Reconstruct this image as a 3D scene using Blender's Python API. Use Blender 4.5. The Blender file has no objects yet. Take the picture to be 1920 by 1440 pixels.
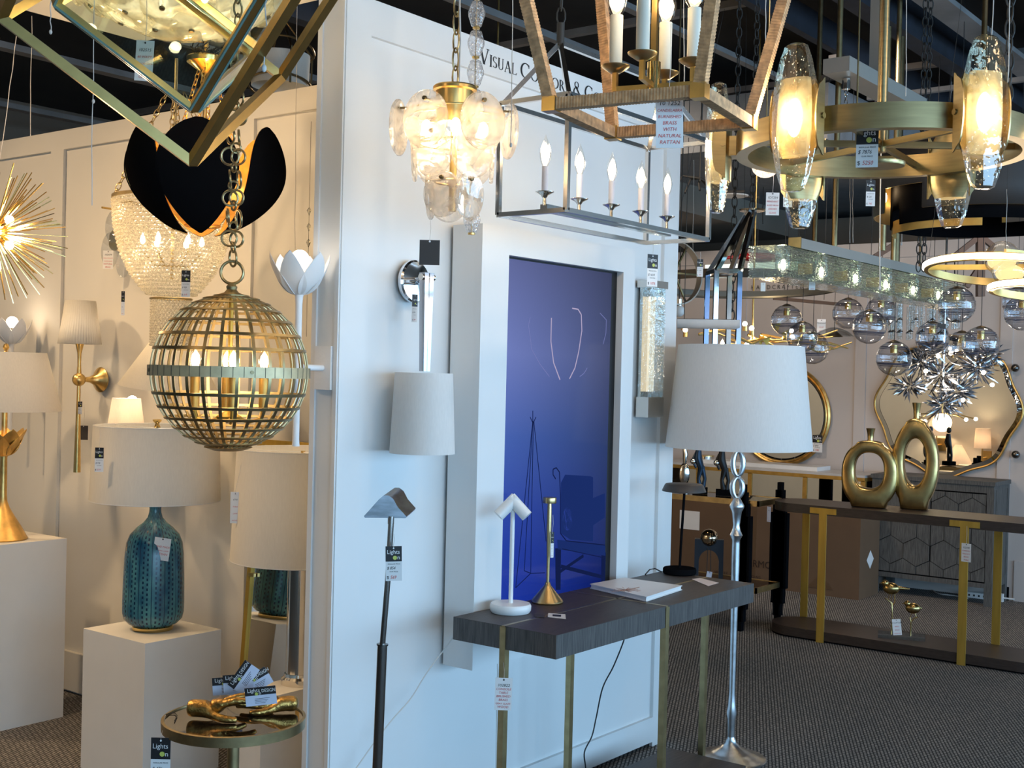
import bpy, bmesh, math, random
from mathutils import Matrix, Vector
random.seed(7)
PI = math.pi
sc = bpy.context.scene
C = sc.collection

# ------------------------------------------------------------------ camera
F_PX, EYE, ROLL, PITCH = 2312.0, 1.6, .024, 18/2312
_c, _s = .793, .609
_n = math.hypot(_c, _s); _c /= _n; _s /= _n
_F = Vector((_c*math.cos(PITCH), _s*math.cos(PITCH), -math.sin(PITCH)))
_R0 = Vector((_s, -_c, 0)); _U0 = Vector((_c*math.sin(PITCH), _s*math.sin(PITCH), math.cos(PITCH)))
_R = _R0*math.cos(ROLL) + _U0*math.sin(ROLL)
_U = _U0*math.cos(ROLL) - _R0*math.sin(ROLL)
CAM = Vector((0, 0, EYE))
FACE = math.atan2(-_c, _s)            # rotation that turns a thing's front (-y) towards the viewer
def facing(u): return FACE + math.atan((960-u)/F_PX)
def ray(u, v): return _F + _R*((u-960)/F_PX) - _U*((v-720)/F_PX)
def W(u, v, d): return CAM + ray(u, v)*d
def PX(u, v, X): r = ray(u, v); return CAM + r*(X/r.x)
def PY(u, v, Y): r = ray(u, v); return CAM + r*(Y/r.y)
def PZ(u, v, Z): r = ray(u, v); return CAM + r*((Z-EYE)/r.z)
cd = bpy.data.cameras.new('camera'); cam = bpy.data.objects.new('camera', cd); C.objects.link(cam)
cam.matrix_world = Matrix(((_R.x, _U.x, -_F.x, 0), (_R.y, _U.y, -_F.y, 0), (_R.z, _U.z, -_F.z, EYE), (0, 0, 0, 1)))
cd.sensor_width = 36; cd.lens = 36*F_PX/1920; cd.clip_start = .05; cd.clip_end = 80
sc.camera = cam

# ------------------------------------------------------------------ mesh builder
class MB:
    def __init__(s, xf=None): s.v = []; s.f = []; s.xf = xf
    def add(s, vs, fs):
        b = len(s.v)
        for p in vs:
            p = Vector(p); s.v.append(s.xf @ p if s.xf else p)
        for f in fs: s.f.append([b+i for i in f])
        return s
    def box(s, c, d, rz=0):
        m = Matrix.Rotation(rz, 3, 'Z'); c = Vector(c); vs = []
        for x in (-.5, .5):
            for y in (-.5, .5):
                for z in (-.5, .5): vs.append(c + m @ Vector((x*d[0], y*d[1], z*d[2])))
        return s.add(vs, [(0,1,3,2),(4,6,7,5),(0,4,5,1),(2,3,7,6),(0,2,6,4),(1,5,7,3)])
    def span(s, a, b): return s.box([(a[i]+b[i])/2 for i in range(3)], [abs(b[i]-a[i]) for i in range(3)])
    def bar(s, p, q, w, h=None, up=(0,0,1)):
        p, q = Vector(p), Vector(q); h = h or w; t = (q-p).normalized(); up = Vector(up)
        if abs(t.dot(up)) > .98: up = Vector((1,0,0))
        a = t.cross(up).normalized(); b = a.cross(t).normalized(); vs = []
        for c in (p, q):
            for i, j in ((-1,-1),(1,-1),(1,1),(-1,1)): vs.append(c + a*(i*w/2) + b*(j*h/2))
        return s.add(vs, [(0,3,2,1),(4,5,6,7),(0,1,5,4),(1,2,6,5),(2,3,7,6),(3,0,4,7)])
    def tube(s, pts, r, seg=8, closed=False):
        pts = [Vector(p) for p in pts]; n = len(pts)
        rs = r if isinstance(r, (list, tuple)) else [r]*n
        vs = []; fs = []; prev = None
        for i, p in enumerate(pts):
            if closed: t = pts[(i+1) % n] - pts[i-1]
            else: t = pts[min(i+1, n-1)] - pts[max(i-1, 0)]
            t.normalize()
            if prev is None:
                a = t.orthogonal().normalized()
            else:
                a = prev - t*prev.dot(t)
                a = a.normalized() if a.length > 1e-6 else t.orthogonal().normalized()
            prev = a; b = t.cross(a)
            for k in range(seg):
                w = 2*PI*k/seg; vs.append(p + (a*math.cos(w) + b*math.sin(w))*rs[i])
        for i in range(n if closed else n-1):
            j = (i+1) % n
            for k in range(seg):
                l = (k+1) % seg; fs.append((i*seg+k, i*seg+l, j*seg+l, j*seg+k))
        if not closed:
            fs.append(tuple(range(seg))[::-1]); fs.append(tuple((n-1)*seg+k for k in range(seg)))
        return s.add(vs, fs)
    def lathe(s, prof, seg=32, o=(0,0,0), ax=None, a0=0, a1=2*PI):
        o = Vector(o); full = abs(a1-a0-2*PI) < 1e-6; n = seg if full else seg+1
        M = Vector((0,0,1)).rotation_difference(Vector(ax)).to_matrix() if ax else Matrix.Identity(3)
        vs = []; fs = []
        for r, z in prof:
            r = max(r, 1e-5)
            for k in range(n):
                w = a0+(a1-a0)*k/seg; vs.append(o + M @ Vector((r*math.cos(w), r*math.sin(w), z)))
        for i in range(len(prof)-1):
            for k in range(seg):
                l = (k+1) % n; fs.append((i*n+k, i*n+l, (i+1)*n+l, (i+1)*n+k))
        return s.add(vs, fs)
    def cyl(s, p, q, r, r2=None, seg=20):
        p, q = Vector(p), Vector(q); h = (q-p).length; r2 = r if r2 is None else r2
        return s.lathe([(0,0),(r,0),(r2,h),(0,h)], seg, p, (q-p)/h)
    def ball(s, c, r, seg=20, rings=12):
        r = (r, r, r) if not isinstance(r, (tuple, list)) else r
        c = Vector(c); vs = []; fs = []
        for i in range(rings+1):
            t = PI*i/rings
            for k in range(seg):
                w = 2*PI*k/seg
                vs.append(c+Vector((r[0]*max(math.sin(t),1e-4)*math.cos(w), r[1]*max(math.sin(t),1e-4)*math.sin(w), r[2]*math.cos(t))))
        for i in range(rings):
            for k in range(seg):
                l = (k+1) % seg; fs.append((i*seg+k, (i+1)*seg+k, (i+1)*seg+l, i*seg+l))
        return s.add(vs, fs)
    def ring(s, c, R, r, n=(0,0,1), seg=24, seg2=8, e=(1,1)):
        c = Vector(c); M = Vector((0,0,1)).rotation_difference(Vector(n)).to_matrix()
        return s.tube([c + M @ Vector((R*e[0]*math.cos(2*PI*k/seg), R*e[1]*math.sin(2*PI*k/seg), 0)) for k in range(seg)], r, seg2, True)
    def prism(s, pts, vec):
        vec = Vector(vec); n = len(pts); a = [Vector(p) for p in pts]
        return s.add(a + [p+vec for p in a], [tuple(range(n))[::-1], tuple(range(n, 2*n))] + [(i, (i+1)%n, n+(i+1)%n, n+i) for i in range(n)])
    def grid(s, fn, nu, nv, th=0, wrap=False):
        # surface fn(i/nu, j/nv); th > 0 gives it a real thickness
        P = [[Vector(fn(i/nu, j/nv)) for j in range(nv+1)] for i in range(nu+1)]
        vs = [p for row in P for p in row]; m = nv+1
        fs = [(i*m+j, (i+1)*m+j, (i+1)*m+j+1, i*m+j+1) for i in range(nu) for j in range(nv)]
        if th:
            N = []
            for i in range(nu+1):
                for j in range(nv+1):
                    du = P[min(i+1,nu)][j]-P[max(i-1,0)][j]; dv = P[i][min(j+1,nv)]-P[i][max(j-1,0)]
                    q = du.cross(dv); N.append(q.normalized() if q.length > 1e-12 else Vector((0,0,1)))
            k = len(vs); vs = vs + [vs[i]-N[i]*th for i in range(k)]
            fs = fs + [tuple(x+k for x in f)[::-1] for f in fs]
            bd = [i*m for i in range(nu+1)] + [nu*m+j for j in range(1, m)] + [i*m+nv for i in range(nu-1, -1, -1)] + [j for j in range(nv-1, 0, -1)]
            for a in range(len(bd)):
                b = (a+1) % len(bd); fs.append((bd[b], bd[a], bd[a]+k, bd[b]+k))
        return s.add(vs, fs)
    def build(s, name, mat, parent=None, world=False, kind=None, label=None, smooth=38, **kw):
        vs = s.v
        if world and parent is not None:
            inv = parent_matrix(parent).inverted(); vs = [inv @ p for p in vs]
        me = bpy.data.meshes.new(name); me.from_pydata([tuple(p) for p in vs], [], s.f); me.validate()
        bm = bmesh.new(); bm.from_mesh(me); bmesh.ops.recalc_face_normals(bm, faces=bm.faces); bm.to_mesh(me); bm.free()
        me.materials.append(mat)
        for p in me.polygons: p.use_smooth = True
        me.set_sharp_from_angle(angle=math.radians(smooth))
        o = bpy.data.objects.new(name, me); C.objects.link(o)
        if parent is not None: o.parent = parent
        if kind: o['kind'] = kind
        if label: o['label'] = label
        for k, x in kw.items(): o[k] = x
        return o
MAT_OF = {}
def parent_matrix(o):
    while o.parent is not None: o = o.parent
    return MAT_OF.get(o.name, Matrix.Identity(4))
def thing(name, label, cat, loc=(0,0,0), rz=0, group=None):
    o = bpy.data.objects.new(name, None); C.objects.link(o); o.empty_display_size = .05
    o.location = loc; o.rotation_euler = (0, 0, rz); o['label'] = label; o['category'] = cat
    if group: o['group'] = group
    MAT_OF[o.name] = Matrix.Translation(Vector(loc)) @ Matrix.Rotation(rz, 4, 'Z')
    return o
def tagit(o, label, cat, group=None):
    o['label'] = label; o['category'] = cat
    if group: o['group'] = group
    return o
def kids(o): return [c for c in bpy.data.objects if c.parent == o]
def copy_tree(o, parent=None):
    c = o.copy(); C.objects.link(c); c.parent = parent
    for ch in kids(o): copy_tree(ch, c)
    return c
def dup(root, loc, rz, label, group=None):
    r = copy_tree(root); r.location = loc; r.rotation_euler = (0, 0, rz); r['label'] = label
    if group: r['group'] = group
    MAT_OF[r.name] = Matrix.Translation(Vector(loc)) @ Matrix.Rotation(rz, 4, 'Z')
    return r

# ------------------------------------------------------------------ materials
def nt(name):
    m = bpy.data.materials.new(name); m.use_nodes = True; t = m.node_tree
    return m, t, t.nodes['Principled BSDF']
def P(name, col, rough=.5, metal=0, vary=0, scale=8, bump=0, bscale=60, stretch=None, coat=0, **k):
    m, t, b = nt(name); L = t.links; N = t.nodes
    b.inputs['Base Color'].default_value = (*col, 1); b.inputs['Roughness'].default_value = rough; b.inputs['Metallic'].default_value = metal
    if coat: b.inputs['Coat Weight'].default_value = coat
    for kk, vv in k.items(): b.inputs[kk.replace('_', ' ')].default_value = vv
    tc = N.new('ShaderNodeTexCoord'); mp = N.new('ShaderNodeMapping'); L.new(tc.outputs['Object'], mp.inputs[0])
    if stretch: mp.inputs['Scale'].default_value = stretch
    if vary or not bump:
        n = N.new('ShaderNodeTexNoise'); n.inputs['Scale'].default_value = scale; n.inputs['Detail'].default_value = 4; L.new(mp.outputs[0], n.inputs[0])
        r = N.new('ShaderNodeMapRange'); r.inputs['From Min'].default_value = .3; r.inputs['From Max'].default_value = .7
        v = max(vary, .02); r.inputs['To Min'].default_value = 1-v; r.inputs['To Max'].default_value = 1+v; L.new(n.outputs[0], r.inputs[0])
        mx = N.new('ShaderNodeVectorMath'); mx.operation = 'SCALE'; mx.inputs[0].default_value = col; L.new(r.outputs[0], mx.inputs['Scale'])
        L.new(mx.outputs[0], b.inputs['Base Color'])
    if bump:
        n2 = N.new('ShaderNodeTexNoise'); n2.inputs['Scale'].default_value = bscale; n2.inputs['Detail'].default_value = 3; L.new(mp.outputs[0], n2.inputs[0])
        bp = N.new('ShaderNodeBump'); bp.inputs['Strength'].default_value = bump; bp.inputs['Distance'].default_value = .004
        L.new(n2.outputs[0], bp.inputs['Height']); L.new(bp.outputs[0], b.inputs['Normal'])
    return m
def EM(name, col, s):
    m = bpy.data.materials.new(name); m.use_nodes = True; t = m.node_tree; t.nodes.clear()
    e = t.nodes.new('ShaderNodeEmission'); e.inputs[0].default_value = (*col, 1); e.inputs[1].default_value = s
    o = t.nodes.new('ShaderNodeOutputMaterial'); t.links.new(e.outputs[0], o.inputs[0])
    m.cycles.emission_sampling = 'NONE'
    return m
def GL(name, tint=(1,1,1), k=1.0, rough=.02, milk=0, mcol=(1,1,1), wave=0, wscale=30, ior=1.5):
    # thin clear glass: see-through with a fresnel sheen; milk adds a cloudy share
    m = bpy.data.materials.new(name); m.use_nodes = True; t = m.node_tree; t.nodes.clear(); N = t.nodes; L = t.links
    tr = N.new('ShaderNodeBsdfTransparent'); tr.inputs[0].default_value = (*tint, 1)
    gl = N.new('ShaderNodeBsdfGlossy'); gl.inputs['Roughness'].default_value = rough
    lw = N.new('ShaderNodeLayerWeight'); lw.inputs[0].default_value = .35
    mr = N.new('ShaderNodeMapRange'); mr.inputs['To Min'].default_value = .05*k; mr.inputs['To Max'].default_value = min(1, .75*k); L.new(lw.outputs['Facing'], mr.inputs[0])
    pw = N.new('ShaderNodeMath'); pw.operation = 'POWER'; pw.inputs[1].default_value = 1.6; L.new(mr.outputs[0], pw.inputs[0])
    ad = N.new('ShaderNodeMath'); ad.operation = 'ADD'; ad.inputs[1].default_value = .04*k; L.new(pw.outputs[0], ad.inputs[0])
    mx = N.new('ShaderNodeMixShader'); L.new(ad.outputs[0], mx.inputs[0]); L.new(tr.outputs[0], mx.inputs[1]); L.new(gl.outputs[0], mx.inputs[2])
    out = mx
    if milk:
        di = N.new('ShaderNodeBsdfDiffuse'); di.inputs[0].default_value = (*mcol, 1); tl = N.new('ShaderNodeBsdfTranslucent'); tl.inputs[0].default_value = (*mcol, 1)
        m2 = N.new('ShaderNodeMixShader'); L.new(di.outputs[0], m2.inputs[1]); L.new(tl.outputs[0], m2.inputs[2])
        m3 = N.new('ShaderNodeMixShader'); tc = N.new('ShaderNodeTexCoord'); nz = N.new('ShaderNodeTexNoise'); nz.inputs['Scale'].default_value = wscale; nz.inputs['Distortion'].default_value = 1.5
        L.new(tc.outputs['Object'], nz.inputs[0]); r2 = N.new('ShaderNodeMapRange'); r2.inputs['From Min'].default_value = .35; r2.inputs['From Max'].default_value = .7
        r2.inputs['To Min'].default_value = milk*.35; r2.inputs['To Max'].default_value = min(1, milk*1.6); L.new(nz.outputs[0], r2.inputs[0]); L.new(r2.outputs[0], m3.inputs[0])
        L.new(mx.outputs[0], m3.inputs[1]); L.new(m2.outputs[0], m3.inputs[2]); out = m3
    if wave:
        tc = N.new('ShaderNodeTexCoord'); nz = N.new('ShaderNodeTexNoise'); nz.inputs['Scale'].default_value = wscale; L.new(tc.outputs['Object'], nz.inputs[0])
        bp = N.new('ShaderNodeBump'); bp.inputs['Strength'].default_value = wave; bp.inputs['Distance'].default_value = .01
        L.new(nz.outputs[0], bp.inputs['Height']); L.new(bp.outputs[0], gl.inputs['Normal'])
    o = N.new('ShaderNodeOutputMaterial'); L.new(out.outputs[0], o.inputs[0])
    return m
def CLOTH(name, col, tl=.35, weave=240):
    m = bpy.data.materials.new(name); m.use_nodes = True; t = m.node_tree; t.nodes.clear(); N = t.nodes; L = t.links
    d = N.new('ShaderNodeBsdfDiffuse'); r = N.new('ShaderNodeBsdfTranslucent'); mx = N.new('ShaderNodeMixShader'); mx.inputs[0].default_value = tl
    tc = N.new('ShaderNodeTexCoord'); w = N.new('ShaderNodeTexNoise'); w.inputs['Scale'].default_value = weave; mp = N.new('ShaderNodeMapping'); mp.inputs['Scale'].default_value = (1, 1, .15)
    L.new(tc.outputs['Object'], mp.inputs[0]); L.new(mp.outputs[0], w.inputs[0])
    mr = N.new('ShaderNodeMapRange'); mr.inputs['To Min'].default_value = .93; mr.inputs['To Max'].default_value = 1.05; L.new(w.outputs[0], mr.inputs[0])
    vm = N.new('ShaderNodeVectorMath'); vm.operation = 'SCALE'; vm.inputs[0].default_value = col; L.new(mr.outputs[0], vm.inputs['Scale'])
    for x in (d, r): L.new(vm.outputs[0], x.inputs[0])
    L.new(d.outputs[0], mx.inputs[1]); L.new(r.outputs[0], mx.inputs[2]); o = N.new('ShaderNodeOutputMaterial'); L.new(mx.outputs[0], o.inputs[0])
    return m
M = {}
M['paint'] = P('wall_paint', (.70, .665, .60), .55, vary=.015, scale=3)
M['paint2'] = P('display_wall_paint', (.74, .745, .74), .5, vary=.015, scale=3)
M['paint3'] = P('back_wall_paint', (.56, .50, .465), .6, vary=.02, scale=2)
M['black'] = P('ceiling_black', (.012, .011, .011), .9, vary=.4, scale=2)
M['navy'] = P('beam_dark_paint', (.010, .013, .022), .7, vary=.4)
M['grey'] = P('grey_metal_channel', (.20, .19, .185), .6, vary=.25, scale=4)
M['duct'] = P('grey_duct_paint', (.17, .18, .19), .7, vary=.1)
M['tan'] = P('tan_soffit_paint', (.20, .165, .13), .8, vary=.1, scale=2)
M['white'] = P('white_lacquer', (.82, .82, .81), .35)
M['plaster'] = P('white_plaster', (.80, .79, .78), .6, vary=.03, bump=.15, bscale=90)
M['ped'] = P('pedestal_paint', (.74, .71, .66), .6, vary=.012)
M['brass'] = P('satin_brass', (.70, .48, .18), .3, 1, vary=.08, scale=30)
M['brass2'] = P('polished_brass', (.78, .56, .22), .18, 1, vary=.05)
M['abrass'] = P('antique_brass', (.43, .33, .17), .36, 1, vary=.15, scale=25)
M['dbrass'] = P('bronze_brass', (.20, .15, .08), .35, 1, vary=.15, scale=25)
M['gold'] = P('gold_leaf', (.78, .50, .17), .38, 1, vary=.22, scale=22, bump=.25, bscale=45)
M['goldp'] = P('gilded_paint', (.62, .38, .10), .45, .8, vary=.15, scale=14)
M['bgold'] = P('brushed_gold', (.55, .36, .07), .42, .7, vary=.12, scale=30, stretch=(1,1,.1))
M['chrome'] = P('chrome', (.85, .86, .88), .06, 1)
M['nickel'] = P('polished_nickel', (.72, .68, .62), .12, 1, vary=.05)
M['silver'] = P('silver_leaf', (.62, .65, .68), .3, 1, vary=.15, scale=30)
M['gun'] = P('gunmetal', (.16, .15, .14), .25, 1, vary=.1)
M['blackp'] = P('black_paint', (.006, .006, .007), 1.0, Specular_IOR_Level=0)
M['blackm'] = P('black_metal', (.012, .012, .014), .4, .4)
M['bronze'] = P('dark_bronze', (.07, .062, .058), .5, .5, vary=.1)
M['patina'] = P('bronze_gold_patina', (.50, .36, .15), .26, 1, vary=.28, scale=9, bump=.1, bscale=14)
M['mirror'] = P('mirror_silver', (.86, .87, .86), .01, 1)
M['linen'] = CLOTH('linen_shade', (.80, .765, .70), .35)
M['wshade'] = CLOTH('white_shade', (.84, .83, .81), .25)
M['pshade'] = CLOTH('pale_pink_shade', (.86, .78, .72), .45)
M['rattan'] = P('natural_rattan', (.55, .32, .16), .6, vary=.35, scale=60)
M['ivory'] = P('candle_sleeve', (.80, .78, .66), .5)
M['lilac'] = P('pale_candle_sleeve', (.62, .62, .70), .5)
M['glass'] = GL('clear_glass', (.97, .98, .98), 1)
M['pane'] = GL('lantern_pane', (.93, .97, .95), .7)
M['tealedge'] = P('glass_edge', (.16, .26, .23), .15, 0, vary=.1)
M['swirl'] = GL('swirl_glass', (1, .97, .93), 1.1, milk=.30, mcol=(.95, .88, .80), wave=.18, wscale=11)
M['milk'] = GL('milky_glass', (1, .97, .9), .9, milk=.62, mcol=(.95, .90, .78), wave=.4, wscale=10)
M['striped'] = GL('ribbed_globe_glass', (.90, .92, .96), 1.5, wave=.8, wscale=14)
M['crystal'] = P('solid_crystal', (1, .99, .94), .01, 0, Transmission_Weight=1, IOR=1.45)
M['prism'] = GL('prism_glass', (.92, .95, .95), 1.6, wave=1, wscale=40)
M['bulb'] = EM('lit_bulb', (1, .80, .52), 22)
M['bulbw'] = EM('lit_white_bulb', (1, .90, .76), 9)
M['led'] = EM('led_strip', (1, .86, .74), 6)
M['glow'] = EM('frosted_core_light', (1, .82, .50), 5)
M['bglass'] = GL('bulb_glass', (1, .98, .95), .8)
M['card'] = P('white_card', (.80, .79, .78), .6)
M['lilcard'] = P('pale_blue_card', (.66, .70, .84), .6)
M['pinkcard'] = P('pinkish_card', (.82, .70, .66), .6)
M['ink'] = P('black_ink', (.01, .01, .012), .5)
M['redink'] = P('red_ink', (.60, .06, .05), .5)
M['dkcard'] = P('dark_card', (.045, .038, .035), .6)
M['lime'] = P('lime_print', (.55, .60, .12), .5)
M['cardtext'] = P('white_print', (.85, .85, .85), .5)
M['string'] = P('white_string', (.62, .60, .57), .8)
M['wire'] = P('dark_wire', (.03, .028, .025), .6)
M['cordblk'] = P('black_cord', (.006, .006, .008), .5)
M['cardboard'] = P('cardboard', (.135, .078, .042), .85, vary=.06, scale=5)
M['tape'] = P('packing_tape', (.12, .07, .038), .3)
M['stone'] = P('white_marble', (.58, .56, .54), .35, vary=.08)
M['dkglass'] = P('black_glass_top', (.012, .010, .008), .03, 0, coat=1)
M['acrylic'] = GL('acrylic', (.93, .95, .96), 1.4)
M['bluegrey'] = P('crate_side', (.1, .06, .035), .8)
M['red'] = P('red_enamel', (.30, .01, .01), .35)
def wood(name, col, dark, sc_=(1, 1, 12), s=9, rough=.5, ax='Z'):
    m, t, b = nt(name); N = t.nodes; L = t.links
    tc = N.new('ShaderNodeTexCoord'); mp = N.new('ShaderNodeMapping'); mp.inputs['Scale'].default_value = sc_; L.new(tc.outputs['Object'], mp.inputs[0])
    n = N.new('ShaderNodeTexNoise'); n.inputs['Scale'].default_value = s; n.inputs['Detail'].default_value = 8; n.inputs['Roughness'].default_value = .65; L.new(mp.outputs[0], n.inputs[0])
    r = N.new('ShaderNodeValToRGB'); r.color_ramp.elements[0].position = .32; r.color_ramp.elements[1].position = .7
    r.color_ramp.elements[0].color = (*dark, 1); r.color_ramp.elements[1].color = (*col, 1); L.new(n.outputs[0], r.inputs[0]); L.new(r.outputs[0], b.inputs['Base Color'])
    b.inputs['Roughness'].default_value = rough
    bp = N.new('ShaderNodeBump'); bp.inputs['Strength'].default_value = .25; bp.inputs['Distance'].default_value = .002; L.new(n.outputs[0], bp.inputs['Height']); L.new(bp.outputs[0], b.inputs['Normal'])
    return m
M['dkwood'] = wood('dark_grey_wood', (.12, .11, .105), (.030, .028, .028), (22, 22, 1.0), 10)
M['dkwoodtop'] = wood('dark_grey_wood_top', (.085, .066, .056), (.034, .027, .024), (1.5, 26, 26), 9)
M['walnut'] = wood('walnut_wood', (.050, .033, .026), (.024, .016, .013), (22, 2, 22), 8, .4)
M['greywood'] = wood('weathered_grey_wood', (.15, .145, .135), (.045, .043, .041), (26, 26, 1.6), 7, .7)

def carpet():
    m, t, b = nt('grey_loop_carpet'); N = t.nodes; L = t.links
    tc = N.new('ShaderNodeTexCoord'); mp = N.new('ShaderNodeMapping'); mp.inputs['Rotation'].default_value = (0, 0, -.466); L.new(tc.outputs['Object'], mp.inputs[0])
    br = N.new('ShaderNodeTexBrick'); br.offset = .5; br.inputs['Scale'].default_value = 1
    br.inputs['Brick Width'].default_value = .034; br.inputs['Row Height'].default_value = .0150; br.inputs['Mortar Size'].default_value = .0034; br.inputs['Mortar Smooth'].default_value = .25
    nz = N.new('ShaderNodeTexNoise'); nz.inputs['Scale'].default_value = 60; L.new(mp.outputs[0], nz.inputs[0])
    sub = N.new('ShaderNodeVectorMath'); sub.operation = 'SCALE'; sub.inputs['Scale'].default_value = .008; L.new(nz.outputs['Color'], sub.inputs[0])
    ad = N.new('ShaderNodeVectorMath'); L.new(mp.outputs[0], ad.inputs[0]); L.new(sub.outputs[0], ad.inputs[1]); L.new(ad.outputs[0], br.inputs[0])
    br.inputs['Color1'].default_value = (.30, .275, .25, 1); br.inputs['Color2'].default_value = (.20, .19, .18, 1); br.inputs['Mortar'].default_value = (.030, .028, .027, 1)
    L.new(br.outputs[0], b.inputs['Base Color']); b.inputs['Roughness'].default_value = .95
    bp = N.new('ShaderNodeBump'); bp.inputs['Strength'].default_value = .6; bp.inputs['Distance'].default_value = .003; bp.invert = True; L.new(br.outputs['Fac'], bp.inputs['Height']); L.new(bp.outputs[0], b.inputs['Normal'])
    return m
M['carpet'] = carpet()

def teal():
    # vertical incised lines and rows of dashes around the body, worked out from the angle round its axis
    m, t, b = nt('teal_glazed_ceramic'); N = t.nodes; L = t.links
    tc = N.new('ShaderNodeTexCoord'); sp = N.new('ShaderNodeSeparateXYZ'); L.new(tc.outputs['Object'], sp.inputs[0])
    def mt(op, a, b_=None):
        n = N.new('ShaderNodeMath'); n.operation = op
        for i, x in enumerate((a, b_)):
            if x is None: continue
            if isinstance(x, (int, float)): n.inputs[i].default_value = x
            else: L.new(x, n.inputs[i])
        return n.outputs[0]
    an = mt('ARCTAN2', sp.outputs['Y'], sp.outputs['X'])
    fr = mt('FRACT', mt('MULTIPLY', mt('ADD', an, PI), 44/(2*PI)))
    idx = mt('FLOOR', mt('MULTIPLY', mt('ADD', an, PI), 44/(2*PI)))
    dist = mt('ABSOLUTE', mt('SUBTRACT', fr, .5))
    odd = mt('MODULO', idx, 3)
    isline = mt('LESS_THAN', odd, .5)
    line = mt('MULTIPLY', mt('LESS_THAN', dist, .09), isline)
    zf = mt('FRACT', mt('ADD', mt('MULTIPLY', sp.outputs['Z'], 52), mt('MULTIPLY', idx, .37)))
    dash = mt('MULTIPLY', mt('MULTIPLY', mt('LESS_THAN', dist, .2), mt('LESS_THAN', zf, .52)), mt('SUBTRACT', 1, isline))
    dk = mt('MAXIMUM', line, dash)
    nz = N.new('ShaderNodeTexNoise'); nz.inputs['Scale'].default_value = 26; nz.inputs['Detail'].default_value = 5; mp = N.new('ShaderNodeMapping'); mp.inputs['Scale'].default_value = (1, 1, .35); L.new(tc.outputs['Object'], mp.inputs[0]); L.new(mp.outputs[0], nz.inputs[0])
    r = N.new('ShaderNodeValToRGB'); r.color_ramp.elements[0].position = .36; r.color_ramp.elements[1].position = .68
    r.color_ramp.elements[0].color = (.012, .085, .15, 1); r.color_ramp.elements[1].color = (.085, .26, .27, 1); L.new(nz.outputs[0], r.inputs[0])
    mx = N.new('ShaderNodeMix'); mx.data_type = 'RGBA'; L.new(dk, mx.inputs[0]); L.new(r.outputs[0], mx.inputs[6]); mx.inputs[7].default_value = (.004, .02, .055, 1)
    L.new(mx.outputs[2], b.inputs['Base Color']); b.inputs['Roughness'].default_value = .22
    bp = N.new('ShaderNodeBump'); bp.inputs['Strength'].default_value = .5; bp.inputs['Distance'].default_value = .002; bp.invert = True; L.new(dk, bp.inputs['Height']); L.new(bp.outputs[0], b.inputs['Normal'])
    return m
M['teal'] = teal()

# ------------------------------------------------------------------ lettering
def text_mb(m, txt, size, org, right, up, align='LEFT', shear=0, sx=1, thick=.0006, space=1.0):
    """adds the glyphs of txt to mesh builder m; org is the baseline start"""
    cu = bpy.data.curves.new('t', 'FONT'); cu.body = txt; cu.size = size; cu.align_x = align; cu.shear = shear; cu.resolution_u = 2; cu.space_character = space
    o = bpy.data.objects.new('t', cu); me = o.to_mesh()
    right, up, org = Vector(right).normalized(), Vector(up).normalized(), Vector(org); n = right.cross(up)
    vs = [org + right*(v.co.x*sx) + up*v.co.y + n*thick for v in me.vertices]; fs = [tuple(p.vertices) for p in me.polygons]
    m.add(vs, fs); o.to_mesh_clear(); bpy.data.objects.remove(o); bpy.data.curves.remove(cu)
    return m
TEXTPART = dict(smooth=30)

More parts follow.
